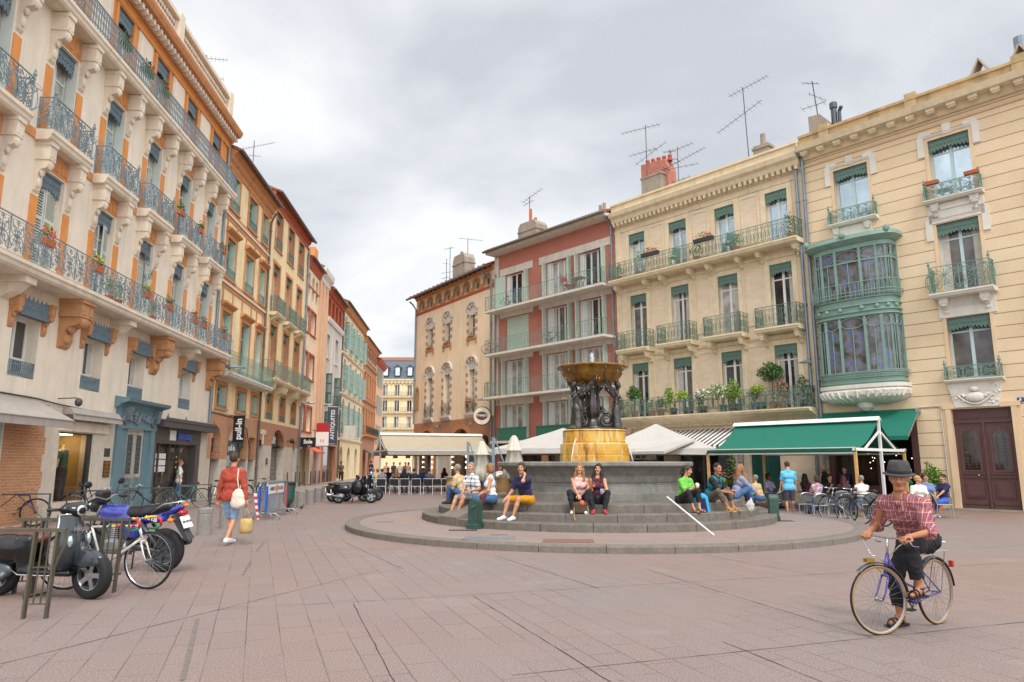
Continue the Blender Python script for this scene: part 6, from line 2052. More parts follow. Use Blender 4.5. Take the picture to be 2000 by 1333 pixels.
k.lathe([(.84,zr-.16),(.84,zr-.12),(.92,zr-.04),(1.0,zr-.01),(1.02,zr+.02),(1.0,zr+.05),(.95,zr+.04),(.8,zr-.06),(.3,zr-.12),(0,zr-.12)],72)
k.build('bowl',M['wet_yellow_bowl'],ft,smooth=True)
# ================================================================ smooth solids: distance fields meshed as one skin
def nets(f,lo,hi,h):
 lo,hi=np.asarray(lo,float),np.asarray(hi,float)
 n=np.maximum(3,np.ceil((hi-lo)/h).astype(int)+1)
 ax=[lo[i]+h*np.arange(n[i])for i in range(3)]
 P=np.stack(np.meshgrid(*ax,indexing='ij'),-1).reshape(-1,3)
 d=f(P).reshape(n)
 s=d<0
 c=n-1
 cnt=np.zeros(c,int)
 acc=np.zeros((*c,3))
 for a in range(3):
  b1,b2=[i for i in range(3)if i!=a]
  for i in(0,1):
   for j in(0,1):
    s0,s1=[0,0,0],[0,0,0]
    s0[b1]=s1[b1]=i;s0[b2]=s1[b2]=j;s1[a]=1
    A=tuple(slice(s0[q],s0[q]+c[q])for q in range(3));B=tuple(slice(s1[q],s1[q]+c[q])for q in range(3))
    x=s[A]!=s[B]
    t=np.where(x,d[A]/np.where(x,d[A]-d[B],1),0)
    cnt+=x
    for q in range(3):
     acc[...,q]+=np.where(x,t if q==a else s0[q],0)
 act=cnt>0
 idx=-np.ones(c,int)
 idx[act]=np.arange(act.sum())
 ijk=np.argwhere(act)
 V=lo+h*(ijk+acc[act]/cnt[act][:,None])
 F=[]
 for a in range(3):
  b1,b2=(a+1)%3,(a+2)%3
  sl0=[slice(1,c[q])for q in range(3)];sl0[a]=slice(0,c[a])
  sl1=list(sl0);sl1[a]=slice(1,c[a]+1)
  x0,x1=s[tuple(sl0)],s[tuple(sl1)]
  for flip,m in((False,x0&~x1),(True,~x0&x1)):
   e=np.argwhere(m)
   if not len(e):
    continue
   e=e+[0 if q==a else 1 for q in range(3)]
   o1=np.zeros(3,int);o1[b1]=1
   o2=np.zeros(3,int);o2[b2]=1
   q=np.stack([idx[tuple((e-o1-o2).T)],idx[tuple((e-o2).T)],idx[tuple(e.T)],idx[tuple((e-o1).T)]],-1)
   F.append(q[:,::-1]if flip else q)
 F=np.concatenate(F)if F else np.zeros((0,4),int)
 return V,F[(F>=0).all(1)]
def cap(p,a,b,ra,rb):
 a,b=np.asarray(a,float),np.asarray(b,float)
 ab=b-a
 t=np.clip((p-a)@ab/(ab@ab+1e-9),0,1)
 return np.linalg.norm(p-a-t[:,None]*ab,axis=1)-(ra+(rb-ra)*t)
def elp(p,c,r,R=None):
 q=p-np.asarray(c,float)
 if R is not None:
  q=q@np.asarray(R)
 r=np.asarray(r,float)
 k0=np.linalg.norm(q/r,axis=1)
 k1=np.linalg.norm(q/r**2,axis=1)+1e-9
 return k0*(k0-1)/k1
def rbx(p,c,hs,r,R=None):
 q=p-np.asarray(c,float)
 if R is not None:
  q=q@np.asarray(R)
 q=np.abs(q)-(np.asarray(hs,float)-r)
 return np.linalg.norm(np.maximum(q,0),axis=1)+np.minimum(q.max(1),0)-r
def smin(a,b,k):
 h=np.clip(.5+.5*(b-a)/k,0,1)
 return b+(a-b)*h-k*h*(1-h)
def blob(prims,k=.03,inflate=0.0):
 def f(p):
  d=None
  for q in prims:
   op,kk=q[0],k
   sub=op[0]=='-'
   op=op[-1]
   x={'c':cap,'e':elp,'b':rbx}[op](p,*q[1:])-(0 if sub else inflate)
   if d is None:d=x
   elif sub:d=-smin(-d,x,kk*.5)
   else:d=smin(d,x,kk)
  return d
 return f
def bounds(prims,pad=.04):
 lo,hi=np.full(3,9e9),np.full(3,-9e9)
 for q in prims:
  if q[0][0]=='-':continue
  if q[0]=='c':
   for e,r in((q[1],q[3]),(q[2],q[4])):
    lo=np.minimum(lo,np.asarray(e,float)-r);hi=np.maximum(hi,np.asarray(e,float)+r)
  else:
   r=float(np.max(q[2]))*1.2
   lo=np.minimum(lo,np.asarray(q[1],float)-r);hi=np.maximum(hi,np.asarray(q[1],float)+r)
 return lo-pad,hi+pad
def solid(prims,h,k=.03,inflate=0.0,cut=None,noise=0.0):
 f=blob(prims,k,inflate)
 def g(p):
  d=f(p)
  if noise:
   d=d+noise*(np.sin(p[:,0]*31+3*np.sin(p[:,2]*17))*np.sin(p[:,2]*26+2*np.sin(p[:,0]*19))+.6*np.sin(p[:,1]*37+p[:,2]*29))
  if cut is not None:
   d=np.maximum(d,cut(p))
  return d
 lo,hi=bounds(prims,.03+inflate)
 return nets(g,lo,hi,h)
def sol(mb,prims,h,k=.03,mi=0,**kw):
 V,F=solid(prims,h,k,**kw)
 return mb.add(V,F,mi)
# ================================================================ people
for a in[('skin','#c08a6a'),('skin_tan','#a97050'),('skin_dark','#6e4936'),('skin_pale','#d0a084'),('skin_red','#c47a62')]:
 mat(a[0],a[1],.52,var=.12,scale=14,bump=.12,fine=.15)
for a in[('hair_black','#1d1817'),('hair_brown','#3b2a20'),('hair_light','#8a633f'),('hair_blond','#b08d52'),('hair_grey','#857f78'),('hair_red','#5b2b25')]:
 mat(a[0],a[1],.6,var=.35,scale=40,bump=.6)
mat('eye_dark','#1d1512',.2,var=0);mat('lips','#9c5648',.5,var=0);mat('eye_white','#d8d0c8',.3,var=0)
def cloth(name,col,rough=.88):
 return mat(name,col,rough,var=.2,scale=9,bump=.5,fine=.25)
for n_,c_ in dict(c_white='#dcdad6',c_black='#1d1c20',c_navy='#24244a',c_grey='#7d7c82',c_brick='#a1402f',c_denim='#7d9ab5',c_denim2='#44658c',c_khaki='#b08a58',c_olive='#5a5140',c_mustard='#c98a12',c_green='#6cba4c',c_teal='#12707a',c_sky='#62b4d8',c_lilac='#a9a4c8',c_greyblue='#8c90a6',c_beige='#c4ab80',c_maroon='#552532',c_red='#a8303a',c_pink='#d9a9a4',c_blue='#3c62b4',c_brown='#4a3a2c',c_slate='#47464f',c_kelly='#1f6a48',c_blueshirt='#6d84ad').items():
 cloth(n_,c_)
def head_mesh(female=False,beard=False):
 w=.93 if female else 1.0
 P=[('e',(0,.012,.135),(.074*w,.094,.096)),('e',(0,-.03,.085),(.056*w,.066,.082)),('c',(-.018,-.07,.026),(.018,-.07,.026),.022,.022),('c',(0,.01,-.06),(0,.0,.06),.052*w,.052*w),('c',(0,-.086,.135),(0,-.108,.093),.010,.016),('c',(-.012,-.094,.09),(.012,-.094,.09),.010,.010),('c',(-.04,-.074,.148),(.04,-.074,.148),.012,.012),('e',(-.046,-.062,.09),(.022,.02,.022)),('e',(.046,-.062,.09),(.022,.02,.022)),('e',(-.077*w,.008,.108),(.011,.02,.03)),('e',(.077*w,.008,.108),(.011,.02,.03)),('-e',(-.032,-.098,.122),(.017,.02,.011)),('-e',(.032,-.098,.122),(.017,.02,.011))]
 mb=MB()
 sol(mb,P,.0075,.018)
 for s in(-1,1):
  mb.ell((s*.032,-.082,.122),(.0125,.009,.0052),8,6,mi=2)
  mb.ell((s*.032,-.0875,.122),(.0062,.005,.0052),8,6,mi=1)
  mb.tube([(s*.016,-.094,.139),(s*.032,-.094,.144),(s*.052,-.082,.139)],[.004,.0052,.003],5,mi=4)
 mb.tube([(-.026,-.087,.055),(-.01,-.0945,.059),(0,-.095,.057),(.01,-.0945,.059),(.026,-.087,.055)],[.003,.0058,.006,.0058,.003],6,mi=3)
 return mb
HEADS={f:head_mesh(f)for f in(False,True)}
def hand_mesh(curl,spread=.12,peace=False,thumb=.5):
 P=[('c',(0,0,.02),(0,0,-.02),.026,.028),('b',(0,0,-.055),(.040,.014,.042),.013)]
 L=[.068,.078,.072,.056]
 X=[.030,.010,-.011,-.031]
 for i in range(4):
  c=curl if not(peace and i<2)else.05
  if peace and i>=2:c=1.55
  a=(X[i]/.03)*spread*(2.2 if peace and i<2 else 1)
  p=np.array([X[i],0,-.088+.004*abs(i-1)])
  ang=c*.5
  for j,fr in enumerate((.45,.32,.23)):
   d=np.array([math.sin(a)*math.cos(ang),-math.sin(ang),-math.cos(ang)])
   q=p+d*L[i]*fr
   P.append(('c',p,q,.0088-.0009*j,.0082-.0009*j))
   p=q
   ang+=c*.75
 b=np.array([.03,-.004,-.025]);m=b+np.array([.030,-.016-.012*thumb,-.026]);e=m+np.array([.010-.02*thumb,-.012,-.030])
 P+=[('c',b,m,.013,.0105),('c',m,e,.0105,.008)]
 mb=MB()
 V,F=solid(P,.0062,.007)
 return mb.add(V,F)
HANDS={'relax':hand_mesh(.45),'grip':hand_mesh(1.5,.04,thumb=1.0),'flat':hand_mesh(.15),'peace':hand_mesh(.1,.1,True,1.0),'hold':hand_mesh(.95,.06,thumb=.8)}
HAIRC={}
def hair_mesh(style):
 if style in HAIRC:return HAIRC[style]
 face=('-e',(0,-.105,.085),(.064,.075,.082))
 top=[('e',(0,.018,.142),(.084,.102,.102))]
 neck=('-c',(0,-.02,-.06),(0,-.03,.045),.065,.062)
 k,nz,h=.02,.003,.010
 if style=='short':P=top+[face,neck,('-e',(0,-.13,.15),(.055,.06,.05))]
 elif style=='crop':P=[('e',(0,.02,.143),(.078,.096,.098)),face,neck,('-e',(0,-.13,.16),(.062,.06,.05))];nz=.0015
 elif style=='thin':P=[('e',(0,.03,.132),(.078,.094,.094)),face,neck,('-e',(0,-.09,.2),(.065,.1,.06))]
 elif style=='curly':P=[('e',(0,.02,.15),(.1,.115,.112)),('e',(0,.06,.09),(.085,.06,.08)),face,neck];nz=.009
 elif style=='bob':P=top+[('e',(0,.03,.08),(.098,.088,.105)),('-e',(0,-.115,.06),(.07,.095,.11))];nz=.005
 elif style=='long':P=top+[('c',(-.075,.0,.1),(-.10,-.03,-.16),.034,.045),('c',(.075,.0,.1),(.10,-.03,-.17),.034,.045),('c',(0,.075,.1),(0,.085,-.2),.075,.08),('-e',(0,-.112,.07),(.058,.08,.1))];nz=.006
 elif style=='bun':P=top+[face,neck,('e',(0,.115,.15),(.045,.045,.045))]
 elif style=='tail':P=top+[face,neck,('c',(0,.11,.15),(.01,.15,.0),.03,.022)]
 V,F=solid(P,h,k,noise=nz)
 HAIRC[style]=MB().add(V,F)
 return HAIRC[style]
def ik(a,c,l1,l2,hint):
 a,c=Vector(a),Vector(c)
 d=c-a
 L=min(d.length,(l1+l2)*.999)
 d=d.normalized()
 c=a+d*L
 x=(l1*l1-l2*l2+L*L)/(2*L)
 y=math.sqrt(max(0,l1*l1-x*x))
 hv=Vector(hint)
 hv=hv-d*hv.dot(d)
 if hv.length<1e-5:hv=Vector((0,0,-1))
 return a+d*x+hv.normalized()*y,c
def person(label,loc,yaw,sit=None,h=1.72,lean=.05,side=0.0,twist=0.0,head=(0,0),tilt=0.0,LH=None,RH=None,LF=None,RF=None,hands=('relax','relax'),hx=(None,None),top=('tee','c_white'),bottom=('long','c_denim2'),shoes='c_black',hair=('short','hair_brown'),skin='skin',fem=False,res=.022,fold=1.0,fat=1.0,group=None,pant=None,neck_open=.0,knee=(None,None),elbow=(None,None),sandal=False,cat='person',fwd=0.0):
 S=h/1.72
 z0=(sit/S+.085)if sit is not None else.90
 V3=Vector
 pel=V3((0,fwd,z0))
 tor=Matrix.Rotation(twist,3,'Z')@Matrix.Rotation(lean,3,'X')@Matrix.Rotation(side,3,'Y')
 up=lambda x,y,z:pel+tor@V3((x,y,z))
 sw=.155 if fem else.178
 hipw=.088
 neck=up(0,.015,.555)
 chest=up(0,-.005,.36)
 sh=[up(sw,.01,.472),up(-sw,.01,.472)]
 hips=[pel+V3((hipw,0,0)),pel+V3((-hipw,0,0))]
 H_=[LH,RH];F_=[LF,RF]
 el,wr,kn,an=[],[],[],[]
 for i in(0,1):
  s=1 if i==0 else-1
  t=H_[i]
  if t is None:t=(s*.13,-.36,z0+.12)if sit is not None else(s*.27,-.04,.78)
  e,w=ik(sh[i],t,.285,.25,elbow[i]or(s*.6,.5,-.8))
  el.append(e);wr.append(w)
  t=F_[i]
  if t is None:t=(s*.11,-.46,.085)if sit is not None else(s*.10,.03,.085)
  kk,a=ik(hips[i],t,.42,.41,knee[i]or((s*.25,-.6,.9)if sit is not None else(s*.05,-1,0)))
  kn.append(kk);an.append(a)
 T=[]
 f=fat
 torso=[('c',up(-.06,0,.05),up(.06,0,.05),.105*f,.105*f),('c',up(-.05,0,.20),up(.05,0,.20),(.088 if fem else.10)*f,(.088 if fem else.10)*f),('c',up(-.075,.0,.37),up(.075,.0,.37),(.095 if fem else.108)*f,(.095 if fem else.108)*f),('c',sh[0],sh[1],.056,.056),('c',up(.075,.012,.5),up(-.075,.012,.5),.056,.056),('c',chest,neck,.075,.06)]
 if fem:torso+=[('e',up(.065,-.085,.35),(.055,.055,.055)),('e',up(-.065,-.085,.35),(.055,.055,.055))]
 arms=[[('c',sh[i],el[i],.052,.041),('c',el[i],wr[i],.041,.027)]for i in(0,1)]
 legs=[[('c',hips[i],kn[i],.088*f,.056),('c',kn[i],kn[i]+(an[i]-kn[i])*.35,.055,.054),('c',kn[i]+(an[i]-kn[i])*.35,an[i],.054,.034)]for i in(0,1)]
 feet,toe=[],[]
 for i in(0,1):
  d=an[i]-kn[i]
  fw=V3((kn[i].x-hips[i].x,kn[i].y-hips[i].y,0))
  fw=fw.normalized()if fw.length>.12 else V3((0,-1,0))
  fw=(fw+V3((0,-.8,0))).normalized()
  heel=an[i]-fw*.045+V3((0,0,-.045));tip=an[i]+fw*.15+V3((0,0,-.055))
  toe.append((heel,tip,fw))
  feet+=[('c',heel,tip,.033,.026),('c',an[i],an[i]+fw*.06+V3((0,0,-.04)),.034,.03)]
 hd=Matrix.Translation(neck+V3((0,0,.015)))@(tor@Matrix.Rotation(-lean,3,'X')).to_4x4()@Matrix.Rotation(head[0],4,'Z')@Matrix.Rotation(head[1],4,'X')@Matrix.Rotation(tilt,4,'Y')@Matrix.Translation((0,0,.055))@Matrix.Scale(1.05,4)
 body=MB()
 bp=torso+arms[0]+arms[1]+legs[0]+legs[1]+([]if shoes and not sandal else feet)+[('c',neck,hd@V3((0,.005,.03)),.054 if not fem else.046,.052 if not fem else.045)]
 sol(body,[(q[0],q[1],q[2],q[3]-.004,q[4]-.004)if q[0]=='c' else q for q in bp],res,.028)
 body.merge(HEADS[fem],hd)
 for i in(0,1):
  d=(wr[i]-el[i]).normalized()
  z=-d
  hint=V3(hx[i])if hx[i]else V3((0,-1,0))if abs(d.y)<.8 else V3((0,0,-1))
  y=-(hint-z*hint.dot(z)).normalized()
  x=y.cross(z)
  R=Matrix((x,y,z)).transposed().to_4x4()
  if i==0:R=R@Matrix.Scale(-1,4,(1,0,0))
  q=MB().merge(HANDS[hands[i]],Matrix.Translation(wr[i])@R)
  if i==0:q.f=[a[::-1]for a in q.f]
  body.merge(q)
 XF=Matrix.Scale(S,4)
 hairm=M[hair[1]]if hair else M['hair_brown']
 o=MB().merge(body,XF).build('person',[M[skin],M['eye_dark'],M['eye_white'],M['lips'],hairm],None,True,loc,yaw)
 tag(o,label,cat,group)
 if hair:MB().merge(hair_mesh(hair[0]),XF@hd).build('hair',hairm,o,True)
 def seg(l,t,infl):
  out=[]
  tot=sum((q[2]-q[1]).length for q in l)
  rem=tot*t
  end=None
  for q in l:
   L=(q[2]-q[1]).length
   if rem<=0:break
   fr=min(1,rem/L)
   e=q[1]+(q[2]-q[1])*fr
   out.append(('c',q[1],e,q[3]+infl,q[3]+(q[4]-q[3])*fr+infl))
   end=(e,(q[2]-q[1]).normalized())
   rem-=L
  return out,end
 def garment(name,core,limbs,mt,infl,planes,noise,k=.03):
  infl+=.004*(fold-1)*2
  cuts=[]
  P=[(q[0],q[1],q[2],q[3]+infl,q[4]+infl)if q[0]=='c' else(q[0],q[1],np.asarray(q[2])+infl)for q in core]
  fs=[]
  for chain,t in limbs:
   sg,end=seg(chain,t,infl+.004)
   if sg:fs.append((sg,end))
  allp=P+[q for sg,_ in fs for q in sg]
  core_f=blob(P,k)
  def fn(p):
   d=core_f(p)
   for(c,n)in planes:
    d=np.maximum(d,(p-np.array(c))@np.array(n))
   for sg,(e,dr)in fs:
    x=blob(sg,.02)(p)
    x=np.maximum(x,(p-np.array(e))@np.array(dr))
    d=smin(d,x,.03)
   if noise:
    d=d+noise*fold*(np.sin(p[:,0]*38+4*np.sin(p[:,2]*21))*np.sin(p[:,2]*33+3*np.sin(p[:,1]*27))+.8*np.sin(p[:,2]*58+9*np.sin(p[:,0]*9+p[:,1]*13)))
   return d
  lo,hi=bounds(allp)
  V,F=nets(fn,lo,hi,res*.9)
  MB().merge(MB().add(V,F),XF).build(name,mt,o,True)
 if top:
  st,mc=top[0],top[1]
  sl={'tee':.42,'long':1.0,'rolled':.62,'tank':0.0,'vest':.0,'threeq':.7}[st]
  hem=.02 if sit is None else.03
  hemd={'tank':0,'tee':-.02}.get(st,0)
  planes=[(up(0,0,hem-.10 if sit is None else hem),tor@V3((0,0,-1))),(up(0,-.05-neck_open,.56),tor@V3((0,-.75,1)).normalized())]
  core=list(torso)
  if sit is None:core.append(('c',hips[0],hips[1],.112*f,.112*f))
  if st=='tank':core=core[:3]+[('c',sh[0]*.72+sh[1]*.28,sh[1]*.72+sh[0]*.28,.062,.062)]+core[4:];planes[1]=(up(0,-.03-neck_open,.545),tor@V3((0,-.85,1)).normalized())
  garment({'tee':'t_shirt','long':'jumper','rolled':'shirt','tank':'vest_top','vest':'vest_top','threeq':'blouse'}[st],core,[(arms[0],sl),(arms[1],sl)],M[mc],.014,planes,.0035)
 if bottom:
  st,mc=bottom
  t={'long':.97,'short':.50,'crop':.82,'rolled':.88}[st]
  planes=[(up(0,0,.12),tor@V3((0,0,1)))]
  core=[torso[0],('c',hips[0],hips[1],.10*f,.10*f)]
  garment('trousers' if t>.6 else 'shorts',core,[(legs[0],t),(legs[1],t)],M[mc],.011,planes,.004)
 if shoes:
  for i in(0,1):
   heel,tip,fw=toe[i]
   k=MB()
   if sandal:
    k.obox((heel+tip)/2+V3((0,0,-.03)),.085,.27,.02,Matrix(((fw.y,-fw.x,0),(-fw.x,-fw.y,0),(0,0,1))).transposed()if False else V3((fw.x,fw.y,0)).to_track_quat('Y','Z').to_matrix())
    for t in(.25,.62,.9):
     c=heel.lerp(tip,t);sd=V3((-fw.y,fw.x,0))
     k.tube([c+sd*.042*math.cos(a)+V3((0,0,-.02+.058*math.sin(a)))for a in np.linspace(0,PI,8)],.009,5)
    c=an[i];k.tube([c+V3((.042*math.cos(a),.042*math.sin(a),-.005))for a in np.linspace(0,2*PI,10)[:-1]],.010,5,closed=True)
   else:
    P=[('c',heel+V3((0,0,.012)),tip,.042,.036),('c',an[i]+V3((0,0,-.01)),an[i]+fw*.07+V3((0,0,-.045)),.043,.038)]
    zb=min(heel.z,tip.z)-.033
    V,F=solid(P,max(.013,res*.7),.02,cut=lambda p:np.maximum(zb-p[:,2],(p-np.array(an[i]))@np.array((0,0,1.))-.03))
    k.add(V,F)
   MB().merge(k,XF).build('shoe',M[shoes],o,not sandal)
 o_mw=Matrix.Translation(Vector(loc))@Matrix.Rotation(yaw,4,'Z')@XF
 return o,dict(mw=o_mw,wr=wr,hd=hd,el=el,sh=sh,up=up,pel=pel,kn=kn,an=an,tor=tor,S=S)
def face_to(p,q):
 d=Vector(q)-Vector(p)
 return math.atan2(d.x,-d.y)
# ================================================================ two-wheelers
mat('tyre_tan','#a37a4a',.8,var=.1);mat('chrome','#c4c6c8',.15,1.0,var=.04);mat('alu','#a9acae',.3,.9,var=.08)
mat('violet_paint','#4a3a86',.3,coat=.6,var=.08);mat('bike_white','#d6d4ce',.35,coat=.4,var=.05);mat('bike_green','#3f5a48',.4,coat=.3);mat('bike_teal','#3c7a80',.4,coat=.3);mat('bike_purple','#3c3560',.4)
mat('scooter_black','#08090b',.2,coat=.5,spec=.3,var=.1,scale=2);mat('scooter_grey','#2a3035',.2,coat=.6,spec=.35,var=.1,scale=2);mat('seat_brown','#663c2e',.45,var=.12,bump=.15)
mat('moto_blue','#1c2a8e',.15,coat=1.0,var=.12,scale=2);mat('amber','#e07a10',.25);mat('red_lens','#a3121c',.2,coat=.5);mat('engine_alu','#8d8f90',.4,.8,var=.2)
mat('tape_red','#c0242c',.5);mat('tape_yellow','#d9a514',.5);mat('tape_green','#1c7a4c',.5)
mat('rail_brown','#4f4a3c',.5,var=.15,scale=10);mat('bollard_stone','#8d8781',.85,var=.16,scale=12,bump=.25,stain=.35,fine=.4);mat('galv','#9aa0a3',.4,.7,var=.15,scale=6)
def spun(prof,n,ax='y'):
 q=MB().lathe(prof,n)
 v=np.concatenate(q.v)
 v=np.stack([v[:,0],v[:,2],v[:,1]],-1)
 return MB().add(v,[f[::-1]for f in q.f])
def bike_wheel(parent,c,R,tyre,rim,rot=0,spokes=28,thick=.016,side=None):
 k=MB()
 k.tube([(R*.925*math.cos(a),0,R*.925*math.sin(a))for a in np.linspace(0,2*PI,49)[:-1]],.011,6,closed=True)
 for i in range(spokes):
  a=2*PI*i/spokes
  b=a+(.5 if i%2 else-.5)
  s=.03 if(i//2)%2 else-.03
  k.tube([(.022*math.cos(b),s,.022*math.sin(b)),(R*.92*math.cos(a),0,R*.92*math.sin(a))],.0019,3,caps=False)
 k.merge(spun([(.0,-.05),(.012,-.05),(.012,-.034),(.026,-.034),(.026,-.028),(.014,-.026),(.014,.026),(.026,.028),(.026,.034),(.012,.034),(.012,.05),(0,.05)],10))
 w=k.build('wheel',M[rim],parent,loc=c,rot=rot)
 t=MB()
 t.tube([(R*.965*math.cos(a),0,R*.965*math.sin(a))for a in np.linspace(0,2*PI,57)[:-1]],thick,8,closed=True)
 if side:
  for s in(-1,1):
   t.tube([((R*.955)*math.cos(a),s*thick*.75,(R*.955)*math.sin(a))for a in np.linspace(0,2*PI,57)[:-1]],thick*.5,6,closed=True,mi=1)
  t.build('tyre',[M[tyre],M[side]],w,True)
 else:
  t.build('tyre',M[tyre],w,True)
 return w
def bicycle(label,loc,rz,fm='iron_dark',tyre='rubber',rim='alu',steer=0.0,bars='flat',saddle='black_plastic',low=False,guards=None,rack=False,lamp=False,R=.345,tape=None,side=None,crank=.6,group=None,lean=0,basket=False,seat_z=.86,fork=None):
 o=thing('bicycle',label,'bicycle',loc,rz,group)
 o.rotation_euler=(lean,0,rz)
 rc,bb,st=(-.5,0,R),(-.06,0,.28),(-.23,0,.76)
 ht,hb=Vector((.34,0,.80)),Vector((.41,0,.60))
 if low:st=(-.2,0,.68)
 f=MB()
 f.tube([bb,st],.015,8);f.tube([ht,hb],.019,8)
 if low:
  for dz in(0,.09):f.tube([ht*(.85-dz)+hb*(.15+dz),(.12,0,.50-dz*1.4),(-.10,0,.42-dz)],.013,8)
 else:
  f.tube([st,ht*.85+hb*.15],.015,8);f.tube([bb,hb*.9+ht*.1],.017,8)
 for s in(-1,1):
  f.tube([(bb[0],s*.03,bb[2]),(rc[0],s*.06,rc[2])],.009,6);f.tube([(st[0],s*.015,st[2]-.05),(rc[0],s*.06,rc[2])],.008,6)
 f.merge(spun([(0,-.04),(.024,-.04),(.024,.04),(0,.04)],10),Matrix.Translation(bb))
 f.build('frame',M[fm],o,True)
 bike_wheel(o,rc,R,tyre,rim,side=side)
 piv=Vector((.43,0,0))
 Rz=Matrix.Rotation(steer,3,'Z')
 W=lambda x,y,z:piv+Rz@(Vector((x,y,z))-piv)
 bike_wheel(o,W(.52,0,R),R,tyre,rim,rot=steer,side=side)
 f=MB()
 for s in(-1,1):f.tube([W(.42,s*.045,.58),W(.45,s*.052,.5),W(.48,s*.055,.42),W(.52,s*.055,R)],[.012,.012,.010,.008],6)
 f.tube([W(.42,-.045,.585),W(.42,.045,.585)],.013,6)
 f.build('fork',M[fork or fm],o,True)
 hz=Vector((.32,0,.90 if bars!='sweep' or not low else.965))if bars!='drop' else Vector((.36,0,.86))
 b=MB()
 b.tube([ht,hz],.012,8)
 if bars=='flat':
  b.tube([W(hz.x+.04,s*.29,hz.z+.02)if abs(s)==1 else W(hz.x+.02,s*.29,hz.z)for s in(-1,-.5,0,.5,1)],.011,6)
 elif bars=='sweep':
  b.tube([W(hz.x+.0,-.27,hz.z-.01),W(hz.x+.04,-.25,hz.z),W(hz.x+.05,-.17,hz.z+.01),W(hz.x+.03,0,hz.z),W(hz.x+.05,.17,hz.z+.01),W(hz.x+.04,.25,hz.z),W(hz.x+.0,.27,hz.z-.01)],.011,7)
  for s in(-1,1):
   b.tube([W(hz.x-.02,s*.25,hz.z-.02),W(hz.x-.05,s*.25,hz.z-.06),W(hz.x-.12,s*.26,hz.z-.07)],.006,5)
   b.tube([W(hz.x+.0,s*.25,hz.z),W(hz.x+.12,s*.24,hz.z-.06),W(hz.x+.14,s*.12,hz.z-.18),W(hz.x+.06,s*.03,hz.z-.25)],.004,5)
 elif bars=='drop':
  pts=[W(hz.x-.02,0,hz.z)]
  for s in(-1,1):
   q=[W(hz.x,s*.06,hz.z),W(hz.x+.01,s*.17,hz.z+.01),W(hz.x+.08,s*.2,hz.z+.005),W(hz.x+.14,s*.2,hz.z-.03),W(hz.x+.14,s*.2,hz.z-.1),W(hz.x+.06,s*.2,hz.z-.14),W(hz.x-.04,s*.2,hz.z-.14)]
   b.tube([W(hz.x,0,hz.z),q[0]],.012,6)
   if tape:
    for(i0,i1),mi in(((0,2),1),((2,4),2),((4,6),3)):b.tube(q[i0:i1+1],.017,7,mi=mi)
   else:b.tube(q,.014,6)
 b.build('handlebar',[M['chrome'],M['tape_yellow'],M['tape_red'],M['tape_green']],o,True)
 s_=MB()
 s_.tube([st,(st[0]-.03,0,seat_z-.03)],.012,7)
 s_.build('seat_post',M['chrome'],o)
 s_=MB();sx=st[0]-.03
 sol(s_,[('c',(sx-.1,.05,seat_z),(sx-.1,-.05,seat_z),.035,.035),('c',(sx-.06,0,seat_z),(sx+.14,0,seat_z),.04,.018)],.018,.05,cut=lambda p:seat_z-.025-p[:,2])
 s_.build('saddle',M[saddle],o,True)
 c=MB()
 for sgn in(-1,1):
  a=crank+(PI if sgn>0 else 0)
  e=(bb[0]+.17*math.cos(a),sgn*.07,bb[2]+.17*math.sin(a))
  c.tube([(bb[0],sgn*.06,bb[2]),e],.009,5)
  c.box(e[0]-.045,e[0]+.045,e[1]+(0 if sgn>0 else-.09),e[1]+(.09 if sgn>0 else 0),e[2]-.01,e[2]+.01)
 c.tube([(bb[0]+.09*math.cos(a),-.05,bb[2]+.09*math.sin(a))for a in np.linspace(0,2*PI,25)[:-1]],.006,4,closed=True)
 c.tube([(bb[0],-.05,bb[2]+.09),(rc[0],-.05,rc[2]+.04)],.004,4);c.tube([(bb[0],-.05,bb[2]-.09),(rc[0],-.05,rc[2]-.04)],.004,4)
 c.build('crankset',M['steel_dark'],o)
 if guards:
  g=MB()
  def gd(cx,cz,a0,a1,rot):
   n=16
   v=[]
   for i in range(n+1):
    a=a0+(a1-a0)*i/n
    for y,dr in((-.03,0),(-.02,.014),(.02,.014),(.03,0)):
     v.append(rot((cx+(R+.016+dr)*math.cos(a),y,cz+(R+.016+dr)*math.sin(a))))
   g.add(v,[[i*4+j,i*4+j+1,(i+1)*4+j+1,(i+1)*4+j]for i in range(n)for j in range(3)])
  gd(rc[0],rc[2],.45,PI*.98,lambda p:p);gd(.52,R,.9,PI*.95,lambda p:W(*p))
  g.build('mudguard',M[guards],o)
 if rack:
  r=MB()
  for s in(-.06,0,.06):r.tube([(-.2,s,R*2+.08),(-.72,s,R*2+.08)],.005,5)
  for x in(-.3,-.5,-.7):r.tube([(x,-.06,R*2+.08),(x,.06,R*2+.08)],.005,5)
  for s in(-1,1):r.tube([(-.66,s*.06,R*2+.08),(rc[0],s*.065,rc[2])],.005,5)
  r.build('rack',M['chrome'],o)
 if lamp:
  k=MB();k.tube([W(.46,0,.62),W(.56,0,.72)],.008,5)
  k.obox(W(.60,0,.745),.10,.055,.035,Rz)
  k.build('headlight',M['brass'],o)
  k=MB();k.box(-.90,-.865,-.022,.022,.58,.65);k.build('tail_light',M['red_lens'],o)
 if basket:
  k=MB()
  for z in np.linspace(.72,.95,6):k.tube([W(.44,-.15,z),W(.44,.15,z),W(.68,.15,z),W(.68,-.15,z)],.005,4,closed=True)
  for y in np.linspace(-.15,.15,7):k.tube([W(.44,y,.95),W(.45,y,.72),W(.66,y,.72),W(.68,y,.95)],.004,4)
  k.build('basket',M['black_plastic'],o)
